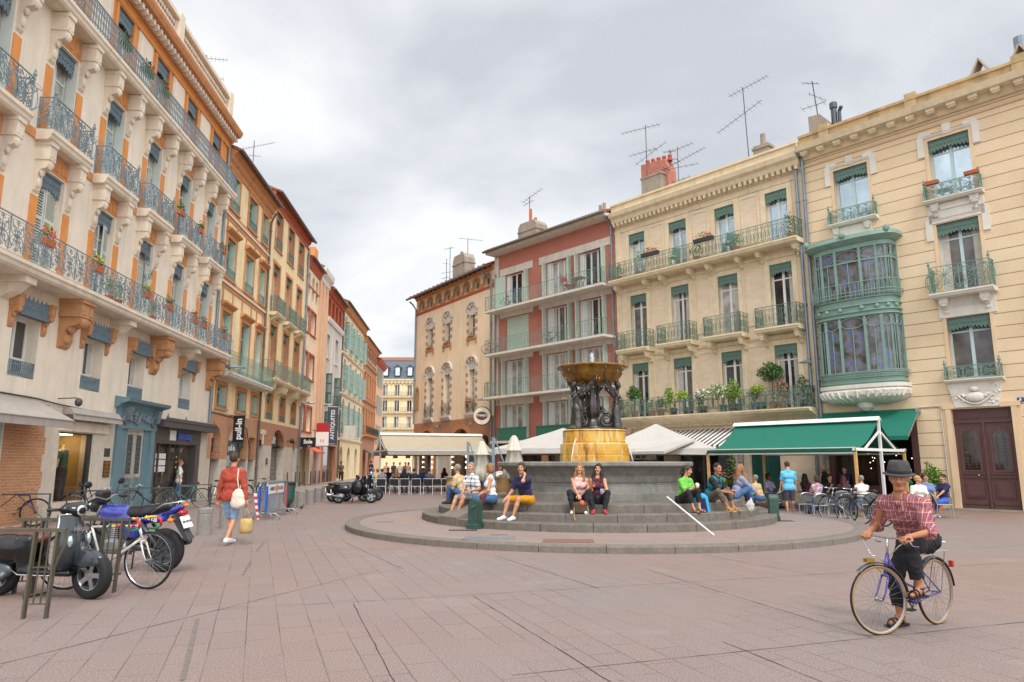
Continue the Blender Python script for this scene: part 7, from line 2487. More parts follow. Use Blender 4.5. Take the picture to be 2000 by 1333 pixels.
 if tape:
  t=MB()
  A,B=Vector((st[0],0,st[2])),ht*.85+hb*.15
  for i in range(6):
   t.tube([A.lerp(B,.35+i*.1),A.lerp(B,.43+i*.1)],.019,8,mi=i%3)
  t.tube([W(.42,.05,.56),W(.435,.052,.53)],.016,6,mi=1)
  t.build('frame_tape',[M['tape_green'],M['tape_yellow'],M['tape_red']],o)
 return o
def alloy_wheel(parent,c,R,w,rim_r,spokes,rot=0,mt='alu',fat=True):
 k=MB()
 k.merge(spun([(rim_r,-w*.42),(rim_r*.93,-w*.40),(rim_r*.90,-w*.1),(rim_r*.90,w*.1),(rim_r*.93,w*.40),(rim_r,w*.42)],40))
 k.merge(spun([(0,-w*.36),(rim_r*.2,-w*.34),(rim_r*.24,-w*.2),(rim_r*.24,w*.2),(rim_r*.2,w*.34),(0,w*.36)],20))
 for i in range(spokes):
  a=2*PI*i/spokes
  R_=Matrix.Rotation(-a,4,'Y')
  for sd in(-1,1):
   q=MB()
   y0,y1=(sd*w*.30,sd*w*.18)
   q.add([(rim_r*.2,y0,-rim_r*.15),(rim_r*.2,y0,rim_r*.15),(rim_r*.93,y0,rim_r*.17),(rim_r*.93,y0,-rim_r*.17),(rim_r*.2,y1,-rim_r*.15),(rim_r*.2,y1,rim_r*.15),(rim_r*.93,y1,rim_r*.17),(rim_r*.93,y1,-rim_r*.17)],[[0,1,2,3],[4,7,6,5],[0,4,5,1],[2,6,7,3],[1,5,6,2],[0,3,7,4]])
   k.merge(q,R_)
   k.merge(spun([(0,sd*w*.34),(rim_r*.05,sd*w*.34),(rim_r*.05,sd*w*.3)],8),R_@Matrix.Rotation(PI/spokes,4,'Y')@Matrix.Translation((rim_r*.34,0,0)))
 wl=k.build('wheel',M[mt],parent,loc=c,rot=rot)
 t=MB()
 pr=[(rim_r*.97,-w*.42),(R*.9,-w*.52),(R*.97,-w*.40),(R,-w*.2),(R,-w*.03),(R*.985,0),(R,w*.03),(R,w*.2),(R*.97,w*.40),(R*.9,w*.52),(rim_r*.97,w*.42)]
 t.merge(spun(pr,48));t.build('tyre',M['rubber'],wl,True)
 k=MB();k.merge(spun([(rim_r*.85,-.012),(rim_r*.86,0),(rim_r*.85,.012),(rim_r*.3,.012),(rim_r*.3,-.012)],24));k.build('brake_disc',M['steel_dark'],wl)
 return wl
def scooter(label,loc,rz,paint='scooter_black',shield='scooter_grey',seat='seat_brown',wheels=5,res=.018,top_box=False,lean=0,steer=0.0,trim='chrome',name='vespa'):
 o=thing('motor_scooter',label,'scooter',loc,rz)
 o.rotation_euler=(lean,0,rz)
 R=.25
 alloy_wheel(o,(.65,0,R*1.08),R*1.08,.125,.175,wheels,rot=steer);alloy_wheel(o,(-.62,0,R),R,.12,.16,wheels)
 b=MB()
 sol(b,[('e',(-.45,0,.55),(.42,.20,.20)),('e',(-.72,0,.52),(.2,.15,.16)),('b',(-.18,0,.52),(.1,.16,.2),.06),('b',(.12,0,.30),(.36,.17,.035),.03),('e',(-.5,0,.36),(.2,.1,.1)),('-e',(-.62,0,.2),(.27,.11,.3))],res,.06)
 b.build('body',M[paint],o,True)
 s=MB()
 n=9
 rows=[]
 for i in range(n+1):
  t=i/n
  x=.36+.16*math.sin(min(1,t*1.6)*PI/2)-.17*max(0,t-.3)
  z=.28+.68*t
  w=.17+.06*math.sin(PI*min(1,t*1.1))-.10*max(0,t-.75)*4*.25
  rows.append([(x-.12*(abs(y)**2.2),y*w,z)for y in np.linspace(-1,1,9)])
 V=[p for r_ in rows for p in r_]
 F=[[i*9+j,i*9+j+1,(i+1)*9+j+1,(i+1)*9+j]for i in range(n)for j in range(8)]
 s.add(V,F)
 s.add([(p[0]-.035,p[1]*.97,p[2])for p in V],[f[::-1]for f in F])
 s.build('leg_shield',M[shield],o,True)
 e=MB()
 edge=[rows[i][0]for i in range(n+1)]+[((rows[n][j][0]),rows[n][j][1],rows[n][j][2]+.004)for j in range(1,8)]+[rows[i][8]for i in range(n,-1,-1)]
 e.tube(edge,.014,6)
 for sgn in(-1,1):e.tube([rows[0][0 if sgn<0 else 8],(.2,sgn*.175,.275),(-.2,sgn*.175,.275),(-.3,sgn*.17,.33)],.009,5)
 e.build('trim',M[trim],o,True)
 c=MB()
 sol(c,[('c',(.47,0,.42),(.35,0,.98),.055,.05),('e',(.455,0,.62),(.04,.07,.2))],res,.04)
 c.build('steering_column',M[shield],o,True)
 c=MB()
 for q in range(5):c.box(.49,.507,-.022,.022,.55+q*.028,.564+q*.028)
 c.build('horn_grille',M['black_plastic'],o)
 Rz=Matrix.Translation((.5,0,0))@Matrix.Rotation(steer,4,'Z')@Matrix.Translation((-.5,0,0))
 m_=MB()
 q=MB();sol(q,[('e',(.60,0,.40),(.25,.085,.17)),('c',(.52,0,.5),(.47,0,.62),.05,.045),('-b',(.64,0,.12),(.4,.075,.26),.02),('-e',(.64,0,.25),(.265,.068,.265))],res*.75,.03)
 MB().merge(q,Rz).build('front_mudguard',M[shield],o,True)
 q=MB();sol(q,[('c',(.33,-.13,1.02),(.33,.13,1.02),.055,.055),('e',(.37,0,1.0),(.09,.11,.085)),('b',(.31,0,1.07),(.05,.1,.02),.015)],res*.8,.04)
 MB().merge(q,Rz).build('headset',M[paint],o,True)
 q=MB();q.merge(spun([(0,0),(.062,.0),(.066,-.02),(.05,-.03)],16),Matrix.Translation((.45,0,1.0))@Matrix.Rotation(-PI/2,4,'Z'))
 MB().merge(q,Rz).build('headlight',M['clear_glass']if False else M['glass_sky'],o,True)
 q=MB()
 for sgn in(-1,1):
  q.tube([(.32,sgn*.15,1.02),(.29,sgn*.32,1.03)],.019,7)
  q.tube([(.36,sgn*.15,1.02),(.36,sgn*.3,1.02)],.006,4)
 MB().merge(q,Rz).build('handlebar',M['black_plastic'],o,True)
 if name=='mirrors':
  q=MB()
  for sgn in(-1,1):q.tube([(.34,sgn*.17,1.06),(.33,sgn*.24,1.2)],.006,5);q.ell((.32,sgn*.26,1.25),(.015,.06,.045),10,7)
  MB().merge(q,Rz).build('mirror',M['black_plastic'],o,True)
 q=MB()
 for sgn in(-1,1):sol(q,[('e',(.445,sgn*.135,.66),(.03,.035,.07))],.012)
 q.build('indicator',M['glass_sky'],o,True)
 q=MB();sol(q,[('c',(-.12,0,.69),(-.55,0,.70),.085,.1),('e',(-.72,0,.73),(.13,.11,.05)),('e',(-.08,0,.67),(.1,.1,.06))],res,.06,cut=lambda p:.62-p[:,2])
 q.build('saddle',M[seat],o,True)
 q=MB();q.box(-.93,-.9,-.09,.09,.42,.55);q.build('licence_plate',M['sign_white'],o)
 q=MB();q.ell((-.89,0,.63),(.04,.07,.04));q.build('tail_light',M['red_lens'],o,True)
 q=MB();sol(q,[('c',(-.45,-.15,.24),(-.85,-.17,.30),.055,.065),('e',(-.55,-.1,.3),(.2,.07,.11))],res,.03);q.build('exhaust',M['steel_dark' if paint=='scooter_black' else 'alu'],o,True)
 q=MB();q.tube([(-.05,-.12,.26),(-.1,-.17,.01)],.012,5);q.tube([(-.05,.12,.26),(-.1,.17,.01)],.012,5);q.tube([(-.1,-.17,.015),(-.1,.17,.015)],.01,5);q.build('centre_stand',M['black_plastic'],o)
 return o
def motorcycle(label,loc,rz,lean=0):
 o=thing('motorcycle',label,'motorcycle',loc,rz)
 o.rotation_euler=(lean,0,rz)
 R=.31
 alloy_wheel(o,(.66,0,R),R,.09,.22,5,mt='steel_dark');alloy_wheel(o,(-.64,0,R),R,.12,.22,5,mt='steel_dark')
 k=MB();sol(k,[('e',(.12,0,.83),(.30,.135,.13)),('e',(.3,0,.85),(.14,.12,.1)),('b',(.1,0,.74),(.26,.13,.05),.04)],.017,.05);k.build('fuel_tank',M['moto_blue'],o,True)
 k=MB();sol(k,[('b',(-.12,0,.58),(.16,.125,.10),.05),('c',(-.3,0,.74),(-.78,0,.88),.075,.05),('e',(-.45,0,.76),(.25,.1,.07)),('c',(-.78,0,.88),(-.92,0,.93),.05,.03)],.017,.04);k.build('side_panel',M['moto_blue'],o,True)
 k=MB();sol(k,[('c',(-.05,0,.83),(-.35,0,.83),.10,.11),('c',(-.35,0,.84),(-.72,0,.93),.10,.075)],.017,.05,cut=lambda p:.80+.12*np.clip(-p[:,0]-.3,0,1)-p[:,2]);k.build('saddle',M['black_plastic'],o,True)
 k=MB()
 sol(k,[('b',(.1,0,.36),(.2,.13,.11),.05),('b',(.18,0,.52),(.08,.08,.12),.03),('e',(-.02,.12,.34),(.1,.05,.1)),('e',(-.02,-.12,.34),(.1,.05,.1))],.018,.03)
 for i in range(6):k.box(.08,.29,-.1,.1,.46+i*.03,.473+i*.03)
 k.build('engine',M['engine_alu'],o,True)
 k=MB()
 for s in(-1,1):
  k.tube([(.62-.26,s*.09,.95),(.66,s*.09,R)],.022,7);k.tube([(-.3,s*.11,.74),(-.62,s*.11,R+.05)],.028,8);k.tube([(-.1,s*.09,.38),(-.64,s*.09,R)],.02,6)
 k.tube([(.38,0,.9),(.3,0,.5),(.26,0,.25),(-.1,0,.25)],.02,6);k.tube([(-.1,-.06,.3),(-.02,-.12,.0)],.012,5);k.tube([(-.02,.08,.3),(.02,.14,.0)],.012,5)
 k.build('frame',M['steel_dark'],o,True)
 k=MB();k.tube([(.34,-.36,1.03),(.38,-.2,1.08),(.36,0,1.02),(.38,.2,1.08),(.34,.36,1.03)],.013,7)
 k.build('handlebar',M['chrome'],o,True)
 k=MB()
 for s in(-1,1):
  k.tube([(.345,s*.26,1.055),(.33,s*.38,1.03)],.02,7);k.tube([(.4,s*.24,1.08),(.4,s*.30,1.22)],.007,5)
  k.ell((.39,s*.33,1.27),(.02,.075,.05),10,8)
 k.build('mirror',M['black_plastic'],o,True)
 k=MB();sol(k,[('b',(.42,0,1.06),(.06,.11,.09),.03),('c',(.45,0,.92),(.52,0,.92),.085,.09)],.017,.02);k.build('instrument_pod',M['black_plastic'],o,True)
 k=MB();k.merge(spun([(0,.03),(.07,.02),(.085,0),(.08,-.03)],16),Matrix.Translation((.60,0,.92))@Matrix.Rotation(-PI/2,4,'Z'));k.build('headlight',M['glass_sky'],o,True)
 k=MB();sol(k,[('e',(.62,0,.56),(.28,.07,.11)),('-e',(.66,0,.31),(.33,.2,.33))],.016,.01);k.build('front_mudguard',M['black_plastic'],o,True)
 k=MB();k.prism([(-.84,.84),(-.78,.80),(-1.02,.46),(-1.08,.48)],'y',-.07,.07);k.build('rear_mudguard',M['dark_grey_paint'],o)
 k=MB();k.obox((-.99,0,.72),.015,.2,.18,Matrix.Rotation(.45,3,'Y'));pl=k.build('licence_plate',M['sign_white'],o)
 q=text_mesh('BX 118 TR',.04,.004,.001)
 MB().merge(q,Matrix.Translation((-1.0,0,.725))@Matrix.Rotation(.45,4,'Y')@Matrix.Rotation(-PI/2,4,'Z')@Matrix.Translation((0,-.004,0))).build('lettering',M['black_paint'],pl)
 k=MB();sol(k,[('e',(-.93,0,.85),(.06,.08,.05))],.012);k.build('tail_light',M['red_lens'],o,True)
 k=MB()
 for s in(-1,1):k.ell((-.85,s*.17,.76),(.045,.035,.035));k.tube([(-.85,0,.77),(-.85,s*.16,.76)],.01,4)
 k.ell((-.98,.0,.96),(.04,.05,.025));k.build('indicator',M['amber'],o,True)
 k=MB()
 for s in(-1,1):k.tube([(-.5,s*.12,.86),(-.7,s*.13,.98),(-.98,s*.1,1.02),(-1.0,0,1.02)],.011,6)
 k.build('grab_rail',M['chrome'],o,True)
 k=MB();sol(k,[('c',(-.3,-.14,.30),(-.92,-.16,.42),.04,.055)],.016);k.tube([(.3,-.06,.4),(.32,-.1,.26),(-.3,-.14,.29)],.022,7);k.build('exhaust',M['steel_dark'],o,True)
 q=text_mesh('SR 125',.07,.004,.002)
 MB().merge(q,Matrix.Translation((-.5,.118,.77))@Matrix.Rotation(PI,4,'Z')@Matrix.Rotation(.25,4,'Y')).build('lettering',M['sign_white'],o)
 return o
P1,P2=Vector((-4.92,8.62)),Vector((-6.12,8.86))
az=math.atan2(P1.y-P2.y,P1.x-P2.x)
mid=P1-Vector((math.cos(az),math.sin(az)))*.64
sco=scooter('black scooter with a brown seat parked behind the foreground railing',(mid.x,mid.y,0),az,res=.014,lean=rad(2),steer=rad(-8))
q=text_mesh('Vespa',.08,.004,.002,1.0,.3)
MB().merge(q,Matrix.Translation((.515,-.07,.80))@Matrix.Rotation(rad(75),4,'Z')@Matrix.Rotation(.1,4,'X')).build('lettering',M['chrome'],sco)
motorcycle('blue motorcycle with a black seat parked between the railing and stone bollards',(-5.70,10.82,0),PI-rad(11),lean=rad(-4))
bicycle('white racing bicycle with red, yellow and green tape locked to the second railing',(-5.1,9.25,0),rad(3),'bike_white','rubber','alu',rad(-14),'drop',tape=True,R=.35,fork='bike_white',crank=2.4)
bicycle('dark mountain bicycle with a green bottle leaning on the rack by the brick pier',(*G(18,1030)[:2],0),rad(20),'bike_purple','rubber','black_plastic',0,'flat',crank=.3)
k=MB();sol(k,[('c',(0,0,0),(.06,0,.16),.032,.03)],.012)
tag(k.build('drinks_bottle',mat('bottle_green','#2aa37c',.35),None,True,(*G(32,1028)[:2],.42)),'bright green bottle carried on the dark mountain bicycle','bottle')
bicycle('old dark bicycle leaning at the rack in front of the display window',(*G(178,1012)[:2],0),rad(38),'iron_dark',bars='sweep',crank=.9,guards='black_plastic',seat_z=.92)
bicycle('black bicycle leaning at the rack in front of the blue door',(*G(290,1000)[:2],0),rad(200),'black_paint',bars='sweep',guards='black_plastic',crank=1.4)
bicycle('dark teal bicycle leaning at the rack outside the food shop',(*G(363,993)[:2],0),rad(215),'bike_teal',bars='flat',basket=True,crank=2)
bicycle('green city bicycle locked behind the steel barriers, nearer one',(*G(498,983)[:2],.03),rad(70),'bike_green',bars='sweep',guards='bike_green')
bicycle('green city bicycle locked behind the steel barriers, farther one',(*G(522,976)[:2],.03),rad(75),'bike_green',bars='flat',guards='black_plastic')
bicycle('bicycle half hidden behind the man in the red jumper',(*G(430,985)[:2],.03),rad(80),'iron_dark')
for i,(p,rz_,lab,pn,nm)in enumerate([((-6.25,28.7),rad(8),'black scooter with leg cover parked before the terrace, nearest of the group','scooter_black','vespa'),((-6.75,29.8),rad(10),'dark motor scooter with a chrome exhaust, behind the nearest terrace scooter','scooter_grey','x'),((-6.35,30.4),rad(6),'black motor scooter with a windscreen, at the back of the terrace scooters','scooter_black','x')]):
 s_=scooter(lab,(*p,0),rz_,pn,pn,'black_plastic',res=.03,name=nm,trim='alu' if i==1 else 'scooter_black')
 s_['group']='scooters parked by the terrace'
 if i==0:
  k=MB();sol(k,[('e',(.12,0,.62),(.28,.22,.3)),('e',(.3,0,.85),(.1,.2,.16))],.035,.06,noise=.01);k.build('leg_cover',M['black_plastic'],s_,True)
 if i==2:
  k=MB();k.add([(.42,-.2,1.05),(.42,.2,1.05),(.34,.16,1.45),(.34,-.16,1.45)],[[0,1,2,3]]);k.build('windscreen',M['glass_sky'],s_)
bicycle('silver bicycle with black saddle parked among the terrace chairs on the right',(*G(1652,1022)[:2],0),rad(115),'alu',bars='flat',guards='steel_dark',crank=1,group='bicycles by the right terrace')
bicycle('dark bicycle with a rear lamp parked tight against the silver one',(*G(1690,1026)[:2],0),rad(118),'steel_dark',bars='flat',guards='black_plastic',rack=True,group='bicycles by the right terrace')
for u,z,mt_,lab in BALC:
 p=H5.P(u,.55,z)
 bicycle(lab,p,H5.a+(.2 if u>-24 else 1.2),mt_,seat_z=.8,bars='flat').scale=(.85,)*3
def loop_rail(label,c,rz,L=1.35,H=.87):
 t=thing('railing',label,'railing',c,rz,'brown iron railings')
 k=MB();k.beam((-L/2,0,H),(L/2,0,H),.055,.035);k.build('top_rail',M['rail_brown'],t)
 for s in(-1,1):
  x0=s*L*.36
  p=MB()
  for dx in(-.11,.11):
   p.beam((x0+dx+.0,0,H),(x0+dx-.035,0,0),.06,.022)
  for dx in(-.035,.035):p.tube([(x0+dx,0,H),(x0+dx-.03,0,.14)],.009,6)
  p.beam((x0-.15,0,.14),(x0+.1,0,.14),.02,.012);p.beam((x0-.13,0,.5),(x0+.11,0,.5),.02,.012)
  p.build('post',M['rail_brown'],t)
 k=MB();k.tube([(L/2,0,H),(L/2-.005,0,H-.16),(L/2-.06,0,H-.3),(L*.36+.08,0,.42)],.014,6);k.build('brace',M['rail_brown'],t)
 return t
loop_rail('brown iron railing in the foreground, in front of the black scooter',(-5.30,7.52,0),rad(4))
loop_rail('brown iron railing behind the black scooter, beside the white bicycle',(-5.42,9.0,0),rad(2))
def rack_rail(label,c,rz,L=1.5,H=.82):
 t=thing('bike_rack',label,'bike rack',c,rz,'iron bicycle racks along the left shops')
 k=MB();k.beam((-L/2,0,H),(L/2,0,H),.035,.03);k.build('top_rail',M['iron_dark'],t)
 for x in(-L/2+.02,L/2-.02):
  k=MB();k.beam((x,0,0),(x,0,H),.035,.035);k.build('post',M['iron_dark'],t)
 k=MB();k.tube([(-L/2,0,.12),(0,0,H)],.012,5);k.tube([(L/2,0,.12),(0,0,H)],.012,5);k.build('brace',M['iron_dark'],t)
for px,py,w,rz_,lab in[(25,1034,1.5,12,'dark iron rack by the brick pier, leftmost'),(187,1018,1.5,25,'dark iron rack by the display window'),(292,1008,1.3,50,'dark iron rack in front of the blue door'),(376,995,1.4,60,'dark iron rack by the corner of the food shop')]:
 p=G(px,py);rack_rail(lab,(p.x,p.y,0),rad(rz_),w)
def bollard(p,label,s=1.0):
 t=thing('stone_bollard',label,'bollard',p,0,'round stone bollards')
 k=MB();k.lathe([(.155,0),(.155,.44),(.147,.45),(.147,.465),(.155,.475),(.155,.56),(.14,.585),(0,.595)],28);k.build('shaft',M['bollard_stone'],t)
 return t
for px,py,lab in[(398,1045,'stone bollard behind the blue motorcycle, nearest of the row'),(440,1032,'stone bollard hidden behind the legs of the walking man'),(520,1006,'stone bollard behind the steel barriers'),(569,998,'stone bollard beside the green litter bin'),(587,991,'second stone bollard beyond the litter bin'),(605,986,'third stone bollard beyond the litter bin'),(621,981,'fourth stone bollard beyond the litter bin'),(636,976,'last stone bollard, nearest to the scooters')]:
 bollard(G(px,py),lab)
for i,(px,py)in enumerate([(560,955.5),(576,955),(584,953),(594,952),(606,949.5),(615,947.5),(623,946),(634,944),(640,943),(646,942),(656,940.5),(664,939.5),(672,938),(681,937)]):
 p=G(px,py)
 k=MB()
 for dx in(-.09,.09):k.beam((dx,0,0),(dx*.8,0,1.0),.045,.045)
 k.beam((-.1,0,1.0),(.1,0,1.0),.045,.045)
 tag(k.build('iron_bollard',M['rail_brown'],None,False,(p.x,p.y,0),rad(94)),'narrow brown iron hoop post along the left pavement','bollard','iron hoop posts along the pavement')
def barrier(label,c,rz,sign):
 t=thing('crowd_barrier',label,'barrier',c,rz,'steel crowd barriers')
 W_,H0,H1_=2.4,.18,1.02
 k=MB()
 k.tube([(-W_/2,0,H0),(-W_/2,0,H1_-.1),(-W_/2+.1,0,H1_),(W_/2-.1,0,H1_),(W_/2,0,H1_-.1),(W_/2,0,H0)],.021,8,closed=True)
 k.tube([(-W_/2,0,.66),(W_/2,0,.66)],.012,6)
 k.build('frame',M['galv'],t,True)
 k=MB()
 for i in range(1,22):k.tube([(-W_/2+W_*i/22,0,H0),(-W_/2+W_*i/22,0,H1_ if i%1==0 else.66)],.008,5)
 k.build('bars',M['galv'],t)
 for x in(-W_/2+.12,W_/2-.12):
  k=MB();k.tube([(x,-.38,0),(x,-.34,.1),(x,-.22,.17),(x,.22,.17),(x,.34,.1),(x,.38,0)],.018,6);k.build('foot',M['galv'],t,True)
 if sign:
  k=MB();k.box(-1.0,.72,-.012,.012,.70,.96);s=k.build('sign_panel',M['sign_white'],t)
  for y,r_ in((-.016,0),(.016,PI)):
   for w_,x,sz in(('MAIRIE DE',-.56,.15),('TOULOUSE',.28,.15)):
    MB().merge(text_mesh(w_,sz,.004,.002,.9),Matrix.Rotation(r_,4,'Z')@Matrix.Translation((x*(1 if r_==0 else 1)+(0 if r_==0 else.28),-.014,.83))).build('lettering',M['dark_grey_paint'],s)
  k=MB();k.box(-.20,-.05,-.018,.018,.72,.94);k.build('emblem',M['awning_orange'],s)
 for x,mm in((-W_/2+.03,'moto_blue'),(W_/2-.04,'tape_red')):
  k=MB();k.box(x-.06,x+.06,-.026,.026,.24,.92);k.build('end_plate',M['blue_sign' if mm=='moto_blue' else mm],t)
 return t
ba,bb_=G(497,1022),G(573,1000)
d_=(bb_-ba).normalized()
cc=(ba+bb_)/2
barrier('steel crowd barrier with a white town sign panel, front one of the pair',(cc.x,cc.y,0),math.atan2(d_.y,d_.x),True)
barrier('plain steel crowd barrier stacked behind the one with the white panel',(cc.x-.28,cc.y+.22,0),math.atan2(d_.y,d_.x),False)
k=MB()
stripes('tape_stripe','#d8d6d2','#c8303c',.16,'Z')
k.add([(-.05,0,.75),(.04,.01,.74),(.07,.02,.45),(.14,.02,.05),(.08,.03,.03),(.0,.02,.42)],[[0,1,2,5],[5,2,3,4]])
k.add([(-.05,.006,.75),(.04,.016,.74),(.07,.026,.45),(.14,.026,.05),(.08,.036,.03),(.0,.026,.42)],[[5,2,1,0],[4,3,2,5]])
tag(k.build('warning_tape',M['tape_stripe'],None,False,(ba.x-.0,ba.y-.08,.05)),'red and white striped tape hanging on the barrier end','tape')
t=thing('litter_bin','dark green litter bin on a post between barrier and bollards','litter bin',G(562,1000))
k=MB();k.lathe([(.05,0),(.05,.3)],8);k.build('post',M['black_paint'],t)
k=MB();k.lathe([(.0,.25),(.14,.27),(.19,.4),(.2,.85),(.18,.86),(.17,.5)],18);k.build('basket',M['door_green'],t)
k=MB();k.lathe([(.205,.85),(.21,.93),(.17,.97),(.0,.98)],18);k.build('rim',M['black_paint'],t)
k=MB();sol(k,[('e',(0,0,.09),(.06,.05,.05)),('e',(.05,0,.15),(.025,.022,.025)),('c',(-.05,0,.09),(-.12,0,.06),.025,.012),('c',(0,.015,.05),(0,.015,0),.008,.006),('c',(0,-.015,.05),(0,-.015,0),.008,.006),('c',(.07,0,.15),(.09,0,.145),.007,.004)],.011,.02)
tag(k.build('pigeon',M['dark_grey_paint'],None,True,G(589,996),1.0),'small dark pigeon on the ground in front of the stone bollards','bird')
mat('fountain_green','#2d4a40',.45,var=.25,scale=7,stain=.3,bump=.2)
def drinking_post(label,p,rz):
 t=thing('drinking_fountain',label,'drinking fountain',p,rz,'green cast iron drinking posts')
 t.scale=(.88,)*3
 k=MB()
 pr=[(-.145,.12),(.145,.12),(.145,.60)]+[(.145*math.cos(a),.60+.145*math.sin(a))for a in np.linspace(.15,PI-.15,10)]+[(-.145,.60)]
 k.prism(pr,'y',-.12,.12)
 pr2=[(x*.86,.12+(z-.12)*.96)for x,z in pr]
 k.prism(pr2,'y',-.135,.135)
 k.box(-.175,.175,-.15,.15,0,.11);k.prism([(-.15,.11),(-.12,.14),(.12,.14),(.15,.11)],'x',-.16,.16)
 k.build('body',M['fountain_green'],t)
 k=MB();k.tube([(.02,-.12,.56),(.02,-.2,.55),(.02,-.24,.50)],[.035,.03,.022],8);k.ell((.02,-.13,.56),(.05,.03,.05));k.build('spout',M['fountain_green'],t,True)
drinking_post('green cast iron drinking post standing left beside the seated couple',(*G(928,1033,.12)[:2],.118),rad(-25))
drinking_post('green cast iron drinking post at the right end of the fountain steps',(*G(1512,1016,.12)[:2],.118),rad(80))
for n_,(px,py),w,d,m_,lab,nm in[(0,(905,1036),.62,.22,'black_plastic','iron drain grating in front of the left drinking post','drain_grate'),(0,(1530,1018),.5,.2,'black_plastic','iron drain grating beside the right drinking post','drain_grate'),(1,(1110,1057),.95,.62,'manhole','rusty brown square hatch set in the fountain platform','hatch_cover'),(1,(955,1052),1.0,.62,'galv','pale grey chequered hatch set in the fountain platform','hatch_cover'),(1,(975,1045),.36,.16,'drain_slot','small dark plate behind the pale grey hatch','hatch_cover'),(1,(752,1020),.45,.12,'drain_slot','narrow dark drain slot at the left of the platform','hatch_cover')]:
 if m_=='manhole' and 'manhole' not in M:mat('manhole','#7a5a4c',.7,var=.15,scale=20,bump=.5)
 p=G(px,py,.12)
 k=MB()
 if n_==0:
  for i in range(9):k.box(-w/2+i*w/9,-w/2+(i+.55)*w/9,-d/2,d/2,0,.008)
  k.box(-w/2,w/2,-d/2-.02,-d/2,0,.008)
 else:k.box(-w/2,w/2,-d/2,d/2,0,.006)
 tag(k.build(nm,M[m_],None,False,(p.x,p.y,.119),rad(-4)),lab,'grating' if n_==0 else 'hatch')
# ================================================================ bronze figures, water
m,t=newmat('bronze')
tc=t.n('ShaderNodeTexCoord')
n1=t.n('ShaderNodeTexNoise',i_Scale=7.0,i_Detail=6.0);t.l(tc.outputs['Object'],n1.inputs['Vector'])
t.l(t.mix(t.ramp(n1.outputs[0],.4,.62),srgb('#1f1b1a'),srgb('#3a3029')),t.b.inputs['Base Color'])
t.b.inputs['Roughness'].default_value=.33;t.b.inputs['Specular IOR Level'].default_value=.7;t.b.inputs['Coat Weight'].default_value=.3
n2=t.n('ShaderNodeTexNoise',i_Scale=26.0,i_Detail=4.0);t.l(tc.outputs['Object'],n2.inputs['Vector']);t.bump(n2.outputs[0],.5,.02)
B=Vector((0,0,DZ))
def winged(ang):
 P=[('e',(.72,0,2.52),(.15,.10,.06)),('c',(.62,.06,2.52),(.60,.04,3.0),.13,.10),('c',(.62,-.06,2.52),(.60,-.04,3.0),.13,.10),('e',(.60,0,3.05),(.12,.14,.14)),('c',(.60,0,3.15),(.62,0,3.42),.085,.10),('e',(.69,.05,3.40),(.05,.05,.05)),('e',(.69,-.05,3.40),(.05,.05,.05)),('c',(.62,0,3.5),(.65,0,3.62),.05,.045),('e',(.67,0,3.71),(.075,.065,.09)),('e',(.64,0,3.76),(.085,.08,.075)),('e',(.735,0,3.70),(.02,.015,.025)),('c',(.62,.0,3.0),(.50,0,2.75),.09,.07)]
 for s in(-1,1):
  P.append(('c',(.62,s*.13,3.48),(.56,s*.19,3.62),.05,.045))
  for i in range(6):
   f=i/5
   P.append(('c',(.54,s*.12,3.46-.05*f),(.42-.04*f,s*(.36-.03*f),3.74-.16*f),.042,.042))
   P.append(('c',(.42-.04*f,s*(.36-.03*f),3.74-.16*f),(.36+.02*f,s*(.66-.12*f),4.02-.2*f),.038,.014))
 k=MB()
 sol(k,P,.017,.03,noise=.004)
 for(c,r,a0,tn,w)in(((.33,2.76),.2,.1,1.9,.05),((.15,3.02),.12,-.6,-1.6,.036),((.48,2.60),.09,PI,-1.3,.03)):
  q=arc(c,r,a0,a0-tn*2*PI,40,r*.15)
  k.tube([(x,0,z)for x,z in q],[w*(1-.55*i/40)for i in range(41)],7)
 k.tube([(.53,0,2.78),(.4,0,2.96),(.26,0,2.95),(.15,0,3.13)],[.06,.05,.045,.036],7)
 MB().merge(k,Matrix.Translation(B+Vector((.06,0,0)))).build('winged_figure',M['bronze'],ft,True,rot=ang)
for a in(rad(220),rad(-14),rad(103)):winged(a)
k=MB()
pr=[(.34,2.45),(.36,2.52),(.24,2.6),(.2,2.72),(.12,2.8),(.17,2.84),(.22,3.0),(.2,3.3),(.16,3.55),(.2,3.68),(.3,3.8),(.34,3.86)]
k.lathe([(r,z+DZ)for r,z in pr],40,flute=lambda z,a:1+.08*np.sin(a*9)*(z>2.5))
k.lathe([(.78,2.46+DZ),(.78,2.50+DZ),(.7,2.53+DZ),(.0,2.54+DZ)],8,a0=PI/8,a1=2*PI+PI/8)
k.build('bronze_stem',M['bronze'],ft,True)
k=MB()
for a in(rad(235),rad(-38),rad(45),rad(140)):
 c,s=math.cos(a),math.sin(a)
 k.ell((.80*c,.80*s,2.30+DZ),(.10,.10,.13),12,8);k.ell((.87*c,.87*s,2.27+DZ),(.05,.05,.05),8,6)
k.build('lion_masks',M['bronze'],ft,True)
m,t=newmat('spray')
t.b.inputs['Base Color'].default_value=(.75,.78,.8,1);t.b.inputs['Roughness'].default_value=.3;t.b.inputs['Alpha'].default_value=.55
k=MB()
for a in(rad(235),rad(-38)):
 c,s=math.cos(a),math.sin(a)
 k.tube([((.9+.07*i)*c,(.9+.07*i)*s,2.24-.028*i*i+DZ)for i in range(6)],[.02,.02,.024,.022,.02,.016],6)
k.tube([(0,0,4.15+DZ),(.01,0,4.4+DZ),(0,0,4.55+DZ),(.005,0,4.68+DZ)],[.015,.04,.045,.01],7)
